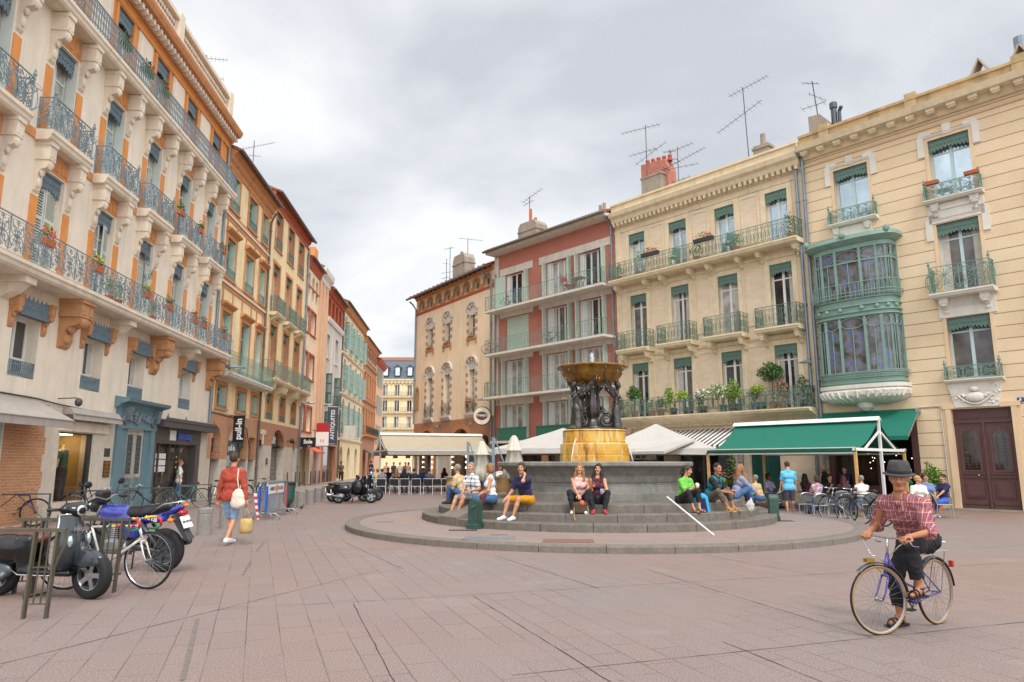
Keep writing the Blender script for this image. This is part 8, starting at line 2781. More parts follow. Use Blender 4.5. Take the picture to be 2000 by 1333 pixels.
for i in range(60):
 z=rng.uniform(4.2,4.66)
 k.ell((rng.normal()*.035,rng.normal()*.035,z+DZ),(.012,.012,.03),5,4)
for i in range(70):
 a=rng.uniform(0,2*PI);r=1.02
 k.ell((r*math.cos(a),r*math.sin(a),rng.uniform(3.2,4.2)+DZ),(.006,.006,.03),4,3)
k.build('water_jet',M['spray'],ft,True)
# ================================================================ terraces
mat('canvas_beige','#b3a48c',.85,var=.05,scale=2,bump=.08);mat('canvas_white','#b9b4ac',.85,var=.05,scale=2,bump=.1,stain=.1);mat('wood_pale','#c89f63',.6,var=.15);mat('mesh_black','#232528',.7,var=.15);mat('mesh_grey','#53554f',.7,var=.15)
def frame_xf(o,ang):
 return Matrix.Translation((*o[:2],0))@Matrix.Rotation(ang,4,'Z')
def tent_awning(name,label,o,ang,L,d,zr,ze,cloth_,post_,sag=.19,cover='white_paint',val=.16,posts=True):
 t=thing(name,label,'awning',(*o[:2],0),ang)
 for s in(-1,1):
  k=MB()
  n=10
  V=[]
  for i in range(n+1):
   f=i/n
   V+=[(x,s*d*f,zr-(zr-ze)*f-sag*math.sin(PI*f))for x in(0,L)]
  k.add(V,[[2*i,2*i+1,2*i+3,2*i+2]for i in range(n)])
  k.add([(x,y,z-.012)for x,y,z in V],[[2*i+2,2*i+3,2*i+1,2*i]for i in range(n)])
  k.build('canvas',M[cloth_],t,True)
  k=MB();k.tube([(-.03,s*(d+.05),ze),(L+.03,s*(d+.05),ze)],.06,8)
  k.build('front_bar',M[cloth_]if cover=='white_paint' and 'green' in cloth_ else M[cover],t)
  k=MB();k.beam((-.03,s*(d+.1),ze+.07),(L+.03,s*(d+.1),ze+.07),.05,.03);k.beam((-.02,s*(d+.02),ze-.09),(L+.02,s*(d+.02),ze-.09),.04,.05);k.build('edge_rail',M[cover],t)
  if val and 'green' not in cloth_:
   k=MB();k.box(0,L,s*(d+.02)-.006,s*(d+.02)+.006,ze-val-.06,ze-.02);k.build('valance',M[cloth_],t)
 k=MB();k.prism([(-.16,zr+.0),(0,zr+.13),(.16,zr+.0),(.13,zr-.02),(0,zr+.09),(-.13,zr-.02)],'x',-.05,L+.05);k.build('ridge_cover',M[cover],t)
 for x in(0,L):
  k=MB()
  k.beam((x,-d-.12,ze+.02),(x,d+.12,ze+.02),.06,.09)
  k.beam((x,0,0),(x,0,zr+.1),.08,.08)
  for s in(-1,1):k.beam((x,s*d*.62,ze+.05),(x,0,zr-.35),.05,.06)
  k.build('end_frame',M[post_],t)
  if posts:
   for s in(-1,1):
    k=MB();k.beam((x,s*d,0),(x,s*d,ze-.05),.08,.08);k.build('post',M['wood_pale' if 'green' in cloth_ else post_],t)
 return t
tent_awning('restaurant_awning','long beige ridge awning with white edge bars over the left terrace',(-7.55,41.0),rad(18),6.0,3.0,3.18,2.24,'canvas_beige','white_paint',cover='white_paint',posts=False)
a0=H7.P(-6.35,3.35)
tent_awning('pub_awning','green ridge awning with a white cover and pale wooden posts over the right terrace',a0,H7.a,5.2,1.95,2.95,1.97,'awning_green','white_paint')
def parasol(label,c,half,za,ze,rz):
 t=thing('parasol',label,'parasol',(*c,0),rz,'big square pale parasols')
 k=MB()
 n=8
 for q in range(4):
  R_=Matrix.Rotation(q*PI/2,4,'Z')
  V=[]
  for i in range(n+1):
   f=i/n
   z=za-(za-ze)*f**.92+.0
   w=half*f
   V+=[(w,-w,z),(w,0,z-.12*f*(1-f)),(w,w,z)]
  V+=[(half+.01,-half,ze-.24),(half+.03,0,ze-.22),(half+.01,half,ze-.24)]
  F=[]
  for i in range(n+1):
   for j in(0,1):F.append([3*i+j,3*i+j+1,3*i+j+4,3*i+j+3])
  k.merge(MB().add(V,F),R_)
 k.build('canopy',M['canvas_white'],t)
 k=MB();k.tube([(0,0,0),(0,0,za)],.045,8);k.build('pole',M['steel_dark'],t)
 k=MB()
 for sx in(-1,1):
  for sy in(-1,1):k.tube([(0,0,za-.06),(sx*half*.98,sy*half*.98,ze-.05)],.02,5)
 k.build('ribs',M['steel_dark'],t)
parasol('wide pale parasol behind the fountain, left of the yellow pedestal',(2.4,33.2),2.75,3.2,2.2,rad(-12))
parasol('wide pale parasol behind the fountain, right of the yellow pedestal',(6.0,29.6),2.3,3.2,2.12,rad(-14))
for p,hh,lab in((Y_(940,960,32.0),2.56,'closed cream parasol behind the seated couple'),(Y_(1004,960,29.5),2.7,'closed cream parasol beside the left rim of the basin')):
 t=thing('closed_parasol',lab,'parasol',(p.x,p.y,0),0,'closed cream parasols')
 k=MB();k.lathe([(.06,hh),(.14,hh-.1),(.3,hh-.6),(.33,hh-.62),(.26,hh-.64),(.40,hh-1.3),(.46,hh-1.75),(.2,hh-1.72)],40,flute=lambda z,a:1+.10*np.sin(a*8));k.build('canopy',mat('canvas_cream','#c6c2b2',.85,var=.05,bump=.1),t,True)
 k=MB();k.tube([(0,0,0),(0,0,hh+.05)],.03,7);k.lathe([(.3,0),(.3,.08),(.05,.1)],12);k.build('pole',M['steel_dark'],t)
for p,hh,lab in((Y_(913,960,31),2.48,'slate grey steel post with a brace, left of the closed parasols'),(Y_(963,989,26),2.5,'slate grey steel post with a brace, close to the basin rim')):
 k=MB();k.beam((0,0,0),(0,0,hh),.11,.11);k.beam((.06,0,hh-.05),(.42,0,hh-1.0),.05,.05)
 if hh>2.49:k.box(-.12,.12,-.12,.12,.72,.95)
 tag(k.build('awning_post',M['iron_blue'],None,False,(p.x,p.y,0),0),lab,'post')
k=MB();k.prism([(0,2.45),(-2.0,2.0),(-2.0,1.9),(0,2.4)],'x',0,3.0)
p=H6.P(-10.6,4.2)
tag(k.build('clear_awning_sheet',M['canvas_white'],None,False,p,H6.a),'pale grey awning sheet hanging between the right parasol and the green awning','awning')
k=MB();k.box(0,2.6,-.03,.03,.05,1.5)
tag(k.build('terrace_screen',M['glass_mid'],None,False,H6.P(-10.6,6.0),H6.a),'smoky terrace windscreen behind the right end of the basin','screen')
k=MB();k.box(0,2.4,-.02,.02,1.72,2.0)
sb=tag(k.build('cafe_sign_board',M['sign_white'],None,False,H6.P(-12.6,3.2),H6.a),'white cafe name board under the striped awning reading au Jar','sign')
MB().merge(text_mesh('au Jar',.26,.01,.003),Matrix.Translation((1.6,-.03,1.86))).build('lettering',M['dark_grey_paint'],sb)
def terrace_chair(label,loc,rz,style,s=.9,group=None):
 t=thing('terrace_chair',label,'chair',loc,rz,group)
 W2,D2,SH,H_=.24,.23,.45,.83
 fm='white_paint' if style=='mesh' else 'steel'
 k=MB()
 for x in(-W2,W2):
  k.tube([(x,-D2,0),(x,-D2+.03,SH)],.014,6);k.tube([(x*1.02,D2+.06,0),(x,D2,SH),(x*(.98 if style=='mesh' else.9),D2+.1,H_-(.0 if style=='mesh' else.1))],.014,6)
  k.tube([(x,-D2+.02,SH),(x,D2,SH)],.013,6)
  if style=='mesh':k.tube([(x,-D2+.02,SH),(x*1.08,-D2+.02,.64),(x*1.08,D2,.66)],.014,6)
 k.tube([(-W2,-D2+.02,SH),(W2,-D2+.02,SH)],.013,6);k.tube([(-W2,D2,SH-.02),(W2,D2,SH-.02)],.013,6)
 if style=='round':k.tube([(W2*.9*math.cos(a),D2+.1+.015*math.sin(a),H_-.1+.09*math.sin(a))for a in np.linspace(0,PI,11)],.014,6)
 else:k.tube([(-W2*.98,D2+.1,H_),(W2*.98,D2+.1,H_)],.014,6)
 q=MB().merge(k,Matrix.Scale(s,4));q.build('frame',M[fm],t)
 mm=M['mesh_black' if style=='mesh' else 'mesh_grey']
 k=MB();k.box(-W2+.01,W2-.01,-D2+.02,D2,SH,SH+.012);MB().merge(k,Matrix.Scale(s,4)).build('seat',mm,t)
 k=MB()
 if style=='round':
  O=[(W2*.88*math.cos(a),H_-.1+.085*math.sin(a))for a in np.linspace(0,PI,11)]+[(-W2*.9,SH+.06),(W2*.9,SH+.06)]
  k.prism(O,'y',D2+.06,D2+.07)
 else:k.add([(-W2+.01,D2+.03,SH+.05),(W2-.01,D2+.03,SH+.05),(W2*.97,D2+.1,H_-.005),(-W2*.97,D2+.1,H_-.005),(-W2+.01,D2+.045,SH+.05),(W2-.01,D2+.045,SH+.05),(W2*.97,D2+.115,H_-.005),(-W2*.97,D2+.115,H_-.005)],[[0,1,2,3],[7,6,5,4]])
 MB().merge(k,Matrix.Scale(s,4)).build('backrest',mm,t)
 return t
c0=None
ords=['leftmost','second','third','fourth','fifth','sixth','seventh','eighth']
for i,px in enumerate([722,744,772,790,812,838,855,871]):
 p=G(px,966)
 lab='white framed terrace chair with black mesh back, %s from the left in the front row'%ords[i]
 if c0 is None:c0=terrace_chair(lab,p,PI+rad(4),'mesh',.95,'white framed chairs of the left terrace')
 else:dup(c0,p,PI+rng.uniform(-.15,.15),lab)
c1=None
for(px,py,a,lab)in[(1527,1006,175,'aluminium chair with rounded grey back beside the right drinking post'),(1567,1009,190,'aluminium chair with rounded grey back behind the standing man in blue'),(1597,1013,186,'aluminium chair with rounded grey back, right of the chair behind the man in blue'),(1629,1012,230,'aluminium chair turned sideways left of the parked bicycles'),(1643,1004,170,'aluminium chair partly hidden by the wheel of the silver bicycle'),(1692,1010,185,'aluminium chair under the man in the white shirt'),(1846,1012,70,'aluminium chair under the man in the navy polo shirt'),(1813,1011,35,'aluminium chair under the man in the blue shirt'),(1796,1012,50,'aluminium chair under the boy in the white shirt'),(1612,985,200,'aluminium chair with arms behind the blonde woman')]:
 p=G(px,py)
 if c1 is None:c1=terrace_chair(lab,p,rad(a),'round',.86,'aluminium chairs of the right terrace')
 else:dup(c1,p,rad(a),lab)
for j,(px,py)in enumerate([(1415,978),(1432,975)]):
 for i in range(7):
  p=G(px,py);p=Vector((p.x+.012*i,p.y+.05*i,.12*i))
  dup(c1,p,rad(150),'aluminium chair stacked behind the man in teal, %s in the %s pile'%(['lowest','second','third','fourth','fifth','sixth','topmost'][i],['left','right'][j]))['group']='stacked aluminium chairs'
def table(label,p,h,r,top_,leg_,barrel=False):
 t=thing('barrel_table' if barrel else 'cafe_table',label,'table',p)
 k=MB();k.lathe([(0,h-.03),(r,h-.03),(r,h),(0,h)],20);k.build('tabletop',M[top_],t)
 k=MB()
 if barrel:k.lathe([(r*.62,0),(r*.78,h*.45),(r*.66,h-.04)],18)
 else:
  k.tube([(0,0,0),(0,0,h-.03)],.03,7)
  for a in(0,PI/2):k.beam((-.25*math.cos(a),-.25*math.sin(a),.02),(.25*math.cos(a),.25*math.sin(a),.02),.04,.03)
 k.build('leg' if not barrel else 'barrel',M[leg_],t)
for px,py,lab in((884,972,'wooden barrel table with pale top behind the old man in beige'),(983,973,'wooden barrel table with pale top beside the grey post')):table(lab,G(px,py),.95,.42,'canvas_beige','wood_pale',True)
for px,py,lab in((730,962,'dark round table at the left end of the left terrace'),(760,958,'dark round table behind the front chairs near the grey shirted man'),(800,958,'dark round table behind the front chairs under the middle of the awning'),(830,959,'dark round table between the man in blue and the man in black'),(862,958,'dark round table in front of the woman in dark red')):table(lab,G(px,py),.7,.4,'black_plastic','steel_dark')
for px,py,lab in((1548,996,'grey cafe table behind the man in the blue shirt'),(1605,1000,'grey cafe table between the women on the right terrace'),(1665,1000,'grey cafe table by the wooden post'),(1790,1000,'grey cafe table beside the boy in the white shirt')):table(lab,G(px,py),.62,.36,'steel_dark','steel')
t=thing('climbing_rose','climbing rose with pink flowers on a wooden trellis','plant',H6.P(-8.25,.5,0),H6.a)
k=MB()
for x in(-.35,-.1,.15,.4):k.beam((x,.1,0),(x,.1,2.1),.03,.03)
for z in(.6,1.1,1.6,2.1):k.beam((-.35,.1,z),(.4,.1,z),.03,.03)
k.build('trellis',M['door_brown'],t)
k=MB();leaves(k,(-.1,0,1.15),(.42,.22,.85),420,.07,(0,0,0,1,1,2));k.build('foliage',[M['leaf_mid'],M['leaf_dark'],M['flower_pink']],t)
k=MB();k.lathe([(0,0),(.2,0),(.26,.4),(.22,.4),(0,.36)],14);k.build('pot',M['clay_pot'],t)
t=thing('potted_bush','tall pale green leafy bush in a pot beside the brown carriage door','plant',H7.P(-.55,.75,0),H7.a)
k=MB();leaves(k,(0,0,.95),(.42,.38,.62),950,.065,(0,1,1));k.build('foliage',[M['leaf_light'],M['leaf_mid']],t)
k=MB();k.lathe([(0,0),(.2,0),(.24,.36),(.2,.36),(0,.33)],14);k.build('pot',M['clay_pot'],t)
k=MB();k.tube([(0,0,.3),(.02,0,.9)],.03,6);k.build('trunk',M['door_brown'],t)
w=H1.P(1.72,-.5,.5)
k=MB();sol(k,[('c',(0,0,1.0),(0,0,1.38),.1,.11),('c',(-.15,0,1.42),(.15,0,1.42),.055,.055),('c',(0,0,1.42),(0,0,1.55),.05,.045),('c',(-.17,0,1.4),(-.24,.02,.95),.045,.03),('c',(.17,0,1.4),(.24,.02,.95),.045,.03)],.022)
dm_=tag(k.build('shop_dummy',mat('dummy_cream','#d9c191',.5),None,True,w,H1.a),'headless shop dummy in a green top and grey trousers behind the display window','dummy')
k=MB();sol(k,[('c',(0,0,.95),(0,0,1.36),.125,.125),('c',(-.13,0,1.38),(.13,0,1.38),.06,.06),('c',(.17,0,1.38),(.23,.02,1.05),.055,.05),('c',(-.17,0,1.38),(-.2,.02,1.2),.055,.05)],.022,noise=.004);k.build('top',mat('dummy_green','#3f6a5a',.8),dm_,True)
k=MB();sol(k,[('c',(-.08,0,.9),(-.1,0,.05),.11,.07),('c',(.08,0,.9),(.1,0,.05),.11,.07)],.022,noise=.004);k.build('trousers',M['c_slate'],dm_,True)
# ================================================================ people on and around the fountain
m,t=newmat('plaid')
tc=t.n('ShaderNodeTexCoord');sp=t.n('ShaderNodeSeparateXYZ');t.l(tc.outputs['Object'],sp.inputs[0])
def fr(sock,per,th):
 a=t.n('ShaderNodeMath',operation='DIVIDE');t.l(sock,a.inputs[0]);a.inputs[1].default_value=per
 b=t.n('ShaderNodeMath',operation='FRACT');t.l(a.outputs[0],b.inputs[0])
 c=t.n('ShaderNodeMath',operation='LESS_THAN');t.l(b.outputs[0],c.inputs[0]);c.inputs[1].default_value=th
 return c.outputs[0]
c=t.mix(fr(sp.outputs[2],.022,.45),srgb('#94504f'),srgb('#7c3d42'))
c=t.mix(fr(sp.outputs[0],.022,.4),c,srgb('#a36264'))
c=t.mix(fr(sp.outputs[0],.044,.14),c,srgb('#c39a98'));c=t.mix(fr(sp.outputs[2],.044,.14),c,srgb('#bf9694'));c=t.mix(fr(sp.outputs[2],.088,.07),c,srgb('#6c6088'))
nf=t.n('ShaderNodeTexNoise',i_Scale=14.0,i_Detail=5.0);t.l(tc.outputs['Object'],nf.inputs['Vector']);t.bump(nf.outputs[0],.7,.02)
t.l(c,t.b.inputs['Base Color']);t.b.inputs['Roughness'].default_value=.85
stripes('polo_stripe','#dcdcd8','#3a5a86',.09,'Z',.82)
m,t=newmat('floral')
vo=t.n('ShaderNodeTexVoronoi',i_Scale=22.0);tc=t.n('ShaderNodeTexCoord');t.l(tc.outputs['Object'],vo.inputs['Vector'])
t.l(t.mix(t.ramp(vo.outputs['Color'],.3,.6),srgb('#8a5f74'),srgb('#c9b3b8')),t.b.inputs['Base Color'])
def on_step(px,drop=.185,r=3.68,zs=2):
 best=min((abs(1000+FPX*(SC.x+r*math.cos(a))/((SC.y+r*math.sin(a))*math.cos(PITCH)+(.65-EYE)*math.sin(PITCH))-px),a)for a in np.linspace(PI,2*PI,1441))
 a=best[1]
 return Vector((SC.x+r*math.cos(a),SC.y+r*math.sin(a),ZS[zs]-drop)),math.atan2(math.cos(a),-math.sin(a))
def carried(name,label,cat,mb,mt,fr_,p,smooth=True):
 q=MB().merge(mb,Matrix.Translation(p))
 me=q.mesh(name,mt,smooth)
 o=link(bpy.data.objects.new(name,me))
 o.matrix_world=fr_['mw']
 return tag(o,label,cat)
k=None
p,yw=on_step(1030,.36,3.80)
o,f=person('man in a navy shirt and mustard shorts phoning on the fountain steps',p,yw-rad(14),sit=.36,h=1.74,lean=.35,head=(.45,.1),LH=(.15,-.24,.99),RH=(-.22,-.44,.50),LF=(.05,-.52,.085),RF=(-.20,-.56,.085),hands=('hold','relax'),hx=((-1,0,0),None),top=('tee','c_navy'),bottom=('short','c_mustard'),shoes='c_white',hair=('short','hair_brown'),skin='skin',res=.016,fat=1.05,elbow=((.6,-.5,-.9),None))
k=MB();k.box(-.008,.008,-.035,.035,-.07,.07)
carried('phone','dark mobile phone held to the ear by the man in navy','phone',k,M['black_plastic'],f,f['hd']@Vector((.095,-.02,.09)))
p,yw=on_step(1133,.185)
o,f=person('long haired young woman in a white top sitting left of her friend',p,yw+rad(4),sit=.185,h=1.66,lean=.08,head=(-.1,0),tilt=.08,LH=(.24,-.30,.70),RH=(-.02,-.42,.42),LF=(.13,-.45,.085),RF=(-.14,-.45,.085),hands=('peace','relax'),hx=((0,-1,0),None),top=('tank','c_pink'),bottom=('long','c_black'),shoes='c_white',hair=('long','hair_light'),skin='skin',fem=True,res=.016,knee=((.4,-.6,1),(-.4,-.6,1)),elbow=((.5,-.2,-1),None))
p,yw=on_step(1168,.185)
o,f=person('dark haired young woman making a victory sign on the fountain steps',p,yw-rad(2),sit=.185,h=1.64,lean=.10,head=(-.15,0),tilt=.12,LH=(.12,-.40,.50),RH=(-.13,-.36,.62),LF=(.15,-.44,.085),RF=(-.10,-.46,.085),hands=('hold','peace'),hx=((0,-1,0),(0,-1,0)),top=('tank','c_maroon'),bottom=('long','c_black'),shoes='c_red',hair=('long','hair_black'),skin='skin',fem=True,res=.016,knee=((.4,-.6,1),(-.4,-.6,1)))
k=MB();k.lathe([(0,0),(.03,0),(.033,.12),(0,.12)],12)
carried('drink_can','pale blue drink can held by the dark haired young woman','can',k,M['c_sky'],f,f['wr'][0]+Vector((-.03,-.07,-.05)))
k=MB();sol(k,[('b',(0,0,.13),(.17,.09,.13),.05)],.02,noise=.006)
hb=tag(k.build('handbag',M['c_brown'],None,True,(*(p+Vector((-.45,-.42,0)))[:2],ZS[1]-.0),.2),'brown handbag with an orange purse between the two young women','bag')
k=MB();k.tube([(-.15,-.06,.2),(-.17,-.1,-.05),(-.14,-.12,-.12)],.008,5);k.tube([(.15,-.06,.2),(.18,-.1,-.08)],.008,5);k.build('strap',M['wood_pale'],hb)
k=MB();k.ell((.03,-.06,.24),(.06,.05,.06));k.build('purse',M['awning_orange'],hb,True)
p,yw=on_step(1332,.185)
o,f=person('woman in a green top with hair clips eating on the fountain steps',p,yw+rad(8),sit=.185,h=1.62,lean=.32,head=(.35,.25),LH=(.10,-.36,.62),RH=(.0,-.42,.60),LF=(.14,-.42,.085),RF=(-.1,-.46,.085),hands=('hold','hold'),top=('tee','c_green'),bottom=('crop','c_black'),shoes='c_brown',sandal=True,hair=('tail','hair_brown'),skin='skin',fem=True,res=.016)
k=MB();k.lathe([(0,0),(.035,0),(.045,.11),(.038,.11),(0,.1)],12)
carried('paper_cup','white paper cup held by the woman in the green top','cup',k,M['white_paint'],f,f['wr'][1]+Vector((.02,-.07,-.02)))
p,yw=on_step(1386,.185)
o,f=person('dark haired man in a teal vest looking at his phone on the steps',p,yw+rad(4),sit=.185,h=1.74,lean=.42,head=(-.25,.2),LH=(.10,-.52,.44),RH=(-.02,-.54,.42),LF=(.22,-.48,.085),RF=(-.10,-.52,.085),hands=('hold','hold'),top=('tee','c_black'),bottom=('crop','c_olive'),shoes='wood_pale',sandal=True,hair=('crop','hair_black'),skin='skin_tan',res=.016,knee=((.5,-.6,1),(-.5,-.6,1)))
up=f['up']
k=MB();sol(k,[('c',up(-.085,.0,.35),up(.085,.0,.35),.130,.130),('c',up(-.06,0,.15),up(.06,0,.15),.128,.132),('c',up(-.12,.01,.48),up(.12,.01,.48),.088,.088)],.018,noise=.004,cut=lambda p:np.minimum(.03-np.abs(p[:,0]-.01),p[:,1]-up(0,-.02,.3).y))
MB().merge(k,Matrix.Scale(f['S'],4)).build('vest',M['c_teal'],o,True)
k=MB();k.box(-.035,.035,-.06,.06,0,.01)
carried('phone','dark mobile phone in the hands of the man in teal','phone',k,M['black_plastic'],f,f['wr'][0]+Vector((-.06,-.08,.0)))
p,yw=on_step(1458,.19,3.7)
o,f=person('long haired woman in a grey jumper and jeans leaning her head on her hand',p,yw+rad(20),sit=.19,h=1.68,lean=.40,head=(.5,.1),LH=(.06,-.34,.74),RH=(-.10,-.60,.33),LF=(.12,-.42,.085),RF=(-.08,-.44,.085),hands=('hold','relax'),top=('long','c_greyblue'),bottom=('long','c_denim2'),shoes='c_black',hair=('long','hair_light'),skin='skin',fem=True,res=.016,elbow=((.6,-.6,-.5),None))
k=MB();sol(k,[('e',(0,0,.12),(.1,.08,.13)),('c',(0,0,.22),(.03,0,.3),.04,.02)],.02,noise=.012)
tag(k.build('plastic_bag',M['canvas_white'],None,True,(*G(1466,1000,ZS[1])[:2],ZS[1])),'white plastic bag on the step beside the woman in jeans','bag')
p,yw=on_step(924,.36,3.82)
o,f=person('grey haired man in a striped polo shirt and grey shorts on the steps',p,rad(-45),sit=.36,h=1.70,lean=.16,head=(.2,.05),LH=(.22,-.30,.62),RH=(.04,-.42,.46),LF=(.04,-.56,.085),RF=(-.16,-.60,.085),top=('tee','polo_stripe'),bottom=('short','c_grey'),shoes='c_slate',hair=('crop','hair_grey'),skin='skin',res=.017,fat=1.1)
k=MB()
for s in(-1,1):k.tube([f['up'](s*.11,-.135,.1),f['up'](s*.115,-.14,.3),f['up'](s*.11,-.085,.5),f['up'](s*.11,.06,.54)],.012,5)
MB().merge(k,Matrix.Scale(f['S'],4)).build('rucksack_straps',M['c_navy'],o)
p,yw=on_step(960,.36,3.8)
o,f=person('woman with a blond bob and white sleeveless blouse seated turned away',p+Vector((.02,-.1,0)),rad(-80),sit=.36,h=1.66,lean=.15,head=(-.6,0),LH=(.12,-.34,.55),RH=(-.12,-.34,.55),LF=(.1,-.52,.085),RF=(-.08,-.52,.085),top=('tank','c_white'),bottom=('rolled','c_denim2'),shoes='wood_pale',hair=('bob','hair_light'),skin='skin',fem=True,res=.017,fat=1.12)
k=MB();sol(k,[('e',(0,0,0),(.22,.14,.07)),('c',(-.1,-.05,0),(-.25,-.15,-.2),.08,.05),('c',(.15,0,0),(.2,-.05,-.16),.09,.07)],.022,.05,noise=.012)
carried('jacket','maroon jacket lying over the lap of the blond woman','jacket',k,M['c_maroon'],f,Vector((0,-.26,.50)))
p,yw=on_step(893,.185,3.6)
o,f=person('old man in a beige shirt and jeans at the left end of the steps',p,yw-rad(30),sit=.185,h=1.70,lean=.42,head=(-.3,.1),LH=(.1,-.42,.42),RH=(-.1,-.45,.40),LF=(.1,-.46,.085),RF=(-.08,-.46,.085),top=('tee','c_beige'),bottom=('long','c_denim2'),shoes='c_brown',hair=('thin','hair_grey'),skin='skin',res=.02)
k=MB();sol(k,[('b',(0,0,.2),(.13,.1,.2),.07)],.024,noise=.008)
tag(k.build('shoulder_bag',M['c_grey'],None,True,(*(p+Vector((.05,-.55,0)))[:2],p.z),.4),'dark grey bag standing in front of the old man in beige','bag')
pb=G(1366,1013,ZS[0])
k=MB();sol(k,[('b',(0,0,.27),(.17,.12,.26),.08),('e',(0,-.08,.16),(.13,.08,.14)),('e',(0,0,.52),(.14,.1,.06))],.016,noise=.004)
rk=tag(k.build('rucksack',mat('rucksack_blue','#1f9ac4',.7,var=.12),None,True,(pb.x+.08,pb.y-.16,ZS[0]+.01),-.15),'bright blue rucksack with dark panels standing on the lower step','rucksack')
rk.rotation_euler=(rad(-8),rad(-9),-.2)
k=MB();sol(k,[('b',(.03,-.125,.28),(.075,.03,.17),.03),('b',(0,-.03,.05),(.13,.1,.055),.04)],.016);k.build('panel',M['c_navy'],rk,True)
k=MB();k.tube([Y_(1303,971,15.95),G(1395,1046,.135)],.017,8)
tag(k.build('white_pole',M['white_paint']),'long white pole leaning across the steps beside the blue rucksack','pole')
p=G(447,1064)
o,f=person('man in a brick red jumper and denim shorts walking away with two bags',p,PI-rad(6),h=1.72,lean=.03,LH=(.30,-.02,.80),RH=(-.31,.02,.80),LF=(.06,-.16,.09),RF=(-.07,.24,.13),top=('long','c_brick'),bottom=('short','c_denim'),shoes='c_white',hair=('short','hair_brown'),skin='skin',res=.015,fat=1.06)
k=MB();sol(k,[('e',(-.20,.15,.88),(.13,.07,.19)),('e',(-.20,.15,.78),(.15,.07,.10))],.016,.04,noise=.005)
k.tube([(-.2,.13,1.04),(-.14,.1,1.25),(-.13,.06,1.45),(-.13,-.02,1.47),(-.15,-.08,1.3),(-.2,.1,1.02)],.013,6)
carried('tote_bag','cream cloth tote bag on the shoulder of the walking man','bag',k,mat('tote_cream','#d3c7b4',.9,var=.08,bump=.2),f,(0,0,0))
k=MB();k.lathe([(0,.22),(.10,.22),(.125,.3),(.12,.42),(.105,.5),(.095,.5),(.1,.3)],22,(-.34,.03,0),flute=lambda z,a:1+.03*np.sin(a*22))
for s in(-1,1):k.tube([(-.34+s*.06,.03,.49),(-.335+s*.04,.03,.62),(-.33,.03,.70)],.007,5)
carried('straw_basket','straw basket hanging from the right hand of the walking man','basket',k,mat('straw','#c0a468',.9,var=.25,scale=30,bump=.7),f,(0,0,0))
cyc_az=math.atan2(-.52,-.86)
bicycle('purple step-through bicycle with tan tyres ridden by the man in the hat',(3.80,7.07,0),cyc_az,'violet_paint','rubber','alu',rad(-16),'sweep',low=True,guards='dark_grey_paint',rack=True,lamp=True,side='tyre_tan',crank=.75-PI,seat_z=.78,fork='violet_paint',R=.348).scale=(.89,)*3
dirv=Vector((math.cos(cyc_az),math.sin(cyc_az),0))
sp_=Vector((3.80,7.07,0))-dirv*.25
o,f=person('man in a grey hat and red checked shirt riding the purple bicycle',sp_,math.atan2(dirv.x,-dirv.y),sit=.73,h=1.68,lean=.72,twist=.14,head=(.32,.16),tilt=.06,LH=(.27,-.62,.915),RH=(-.22,-.48,.915),LF=(.13,-.30,.41),RF=(-.15,-.20,.095),hands=('grip','grip'),hx=((.2,0,-1),(-.2,0,-1)),top=('rolled','plaid'),bottom=('rolled','c_black'),shoes='black_plastic',sandal=True,hair=('crop','hair_brown'),skin='skin_tan',res=.011,fold=1.7,elbow=((.5,.4,-.7),(-.5,.4,-.7)),knee=((.1,-1,.3),(-.05,-1,.1)))
k=MB()
pinch=lambda z,a:1+.10*np.sin(a)**2-.20*np.clip((z-.235)/.07,0,1)*(np.exp(-((a-4.25)/.3)**2)+np.exp(-((a-5.17)/.3)**2))
k.lathe([(.094,.20),(.100,.203),(.124,.190),(.142,.199),(.130,.202),(.104,.213),(.099,.25),(.092,.285),(.08,.318),(.055,.322),(.03,.296),(0,.29)],56,flute=pinch)
k.lathe([(.1045,.212),(.1055,.215),(.1015,.24),(.098,.243)],40,flute=lambda z,a:1+.10*np.sin(a)**2,mi=1)
MB().merge(k,Matrix.Scale(f['S'],4)@f['hd']@Matrix.Translation((0,.012,-.048))@Matrix.Rotation(-.02,4,'X')).build('hat',[mat('hat_felt','#3c3b3c',.9,var=.12,scale=20),M['c_black']],o,True)
k=MB()
for s in(-1,1):
 c=f['up'](s*.045,-.055,.55)
 k.add([f['up'](s*.01,-.105,.50),f['up'](s*.075,-.095,.475),f['up'](s*.085,-.02,.565),f['up'](s*.045,-.04,.585)],[[0,1,2,3]])
for i in range(5):k.ell(f['up'](0,-.128,.42-i*.08),(.007,)*3,6,4)
MB().merge(k,Matrix.Scale(f['S'],4)).build('collar',M['plaid'],o)
k=MB();k.tube([f['up'](.118*math.cos(a),.118*math.sin(a)*.98,.10)for a in np.linspace(0,2*PI,26)[:-1]],.014,5,closed=True)
MB().merge(k,Matrix.Scale(f['S'],4)).build('belt',M['black_plastic'],o)
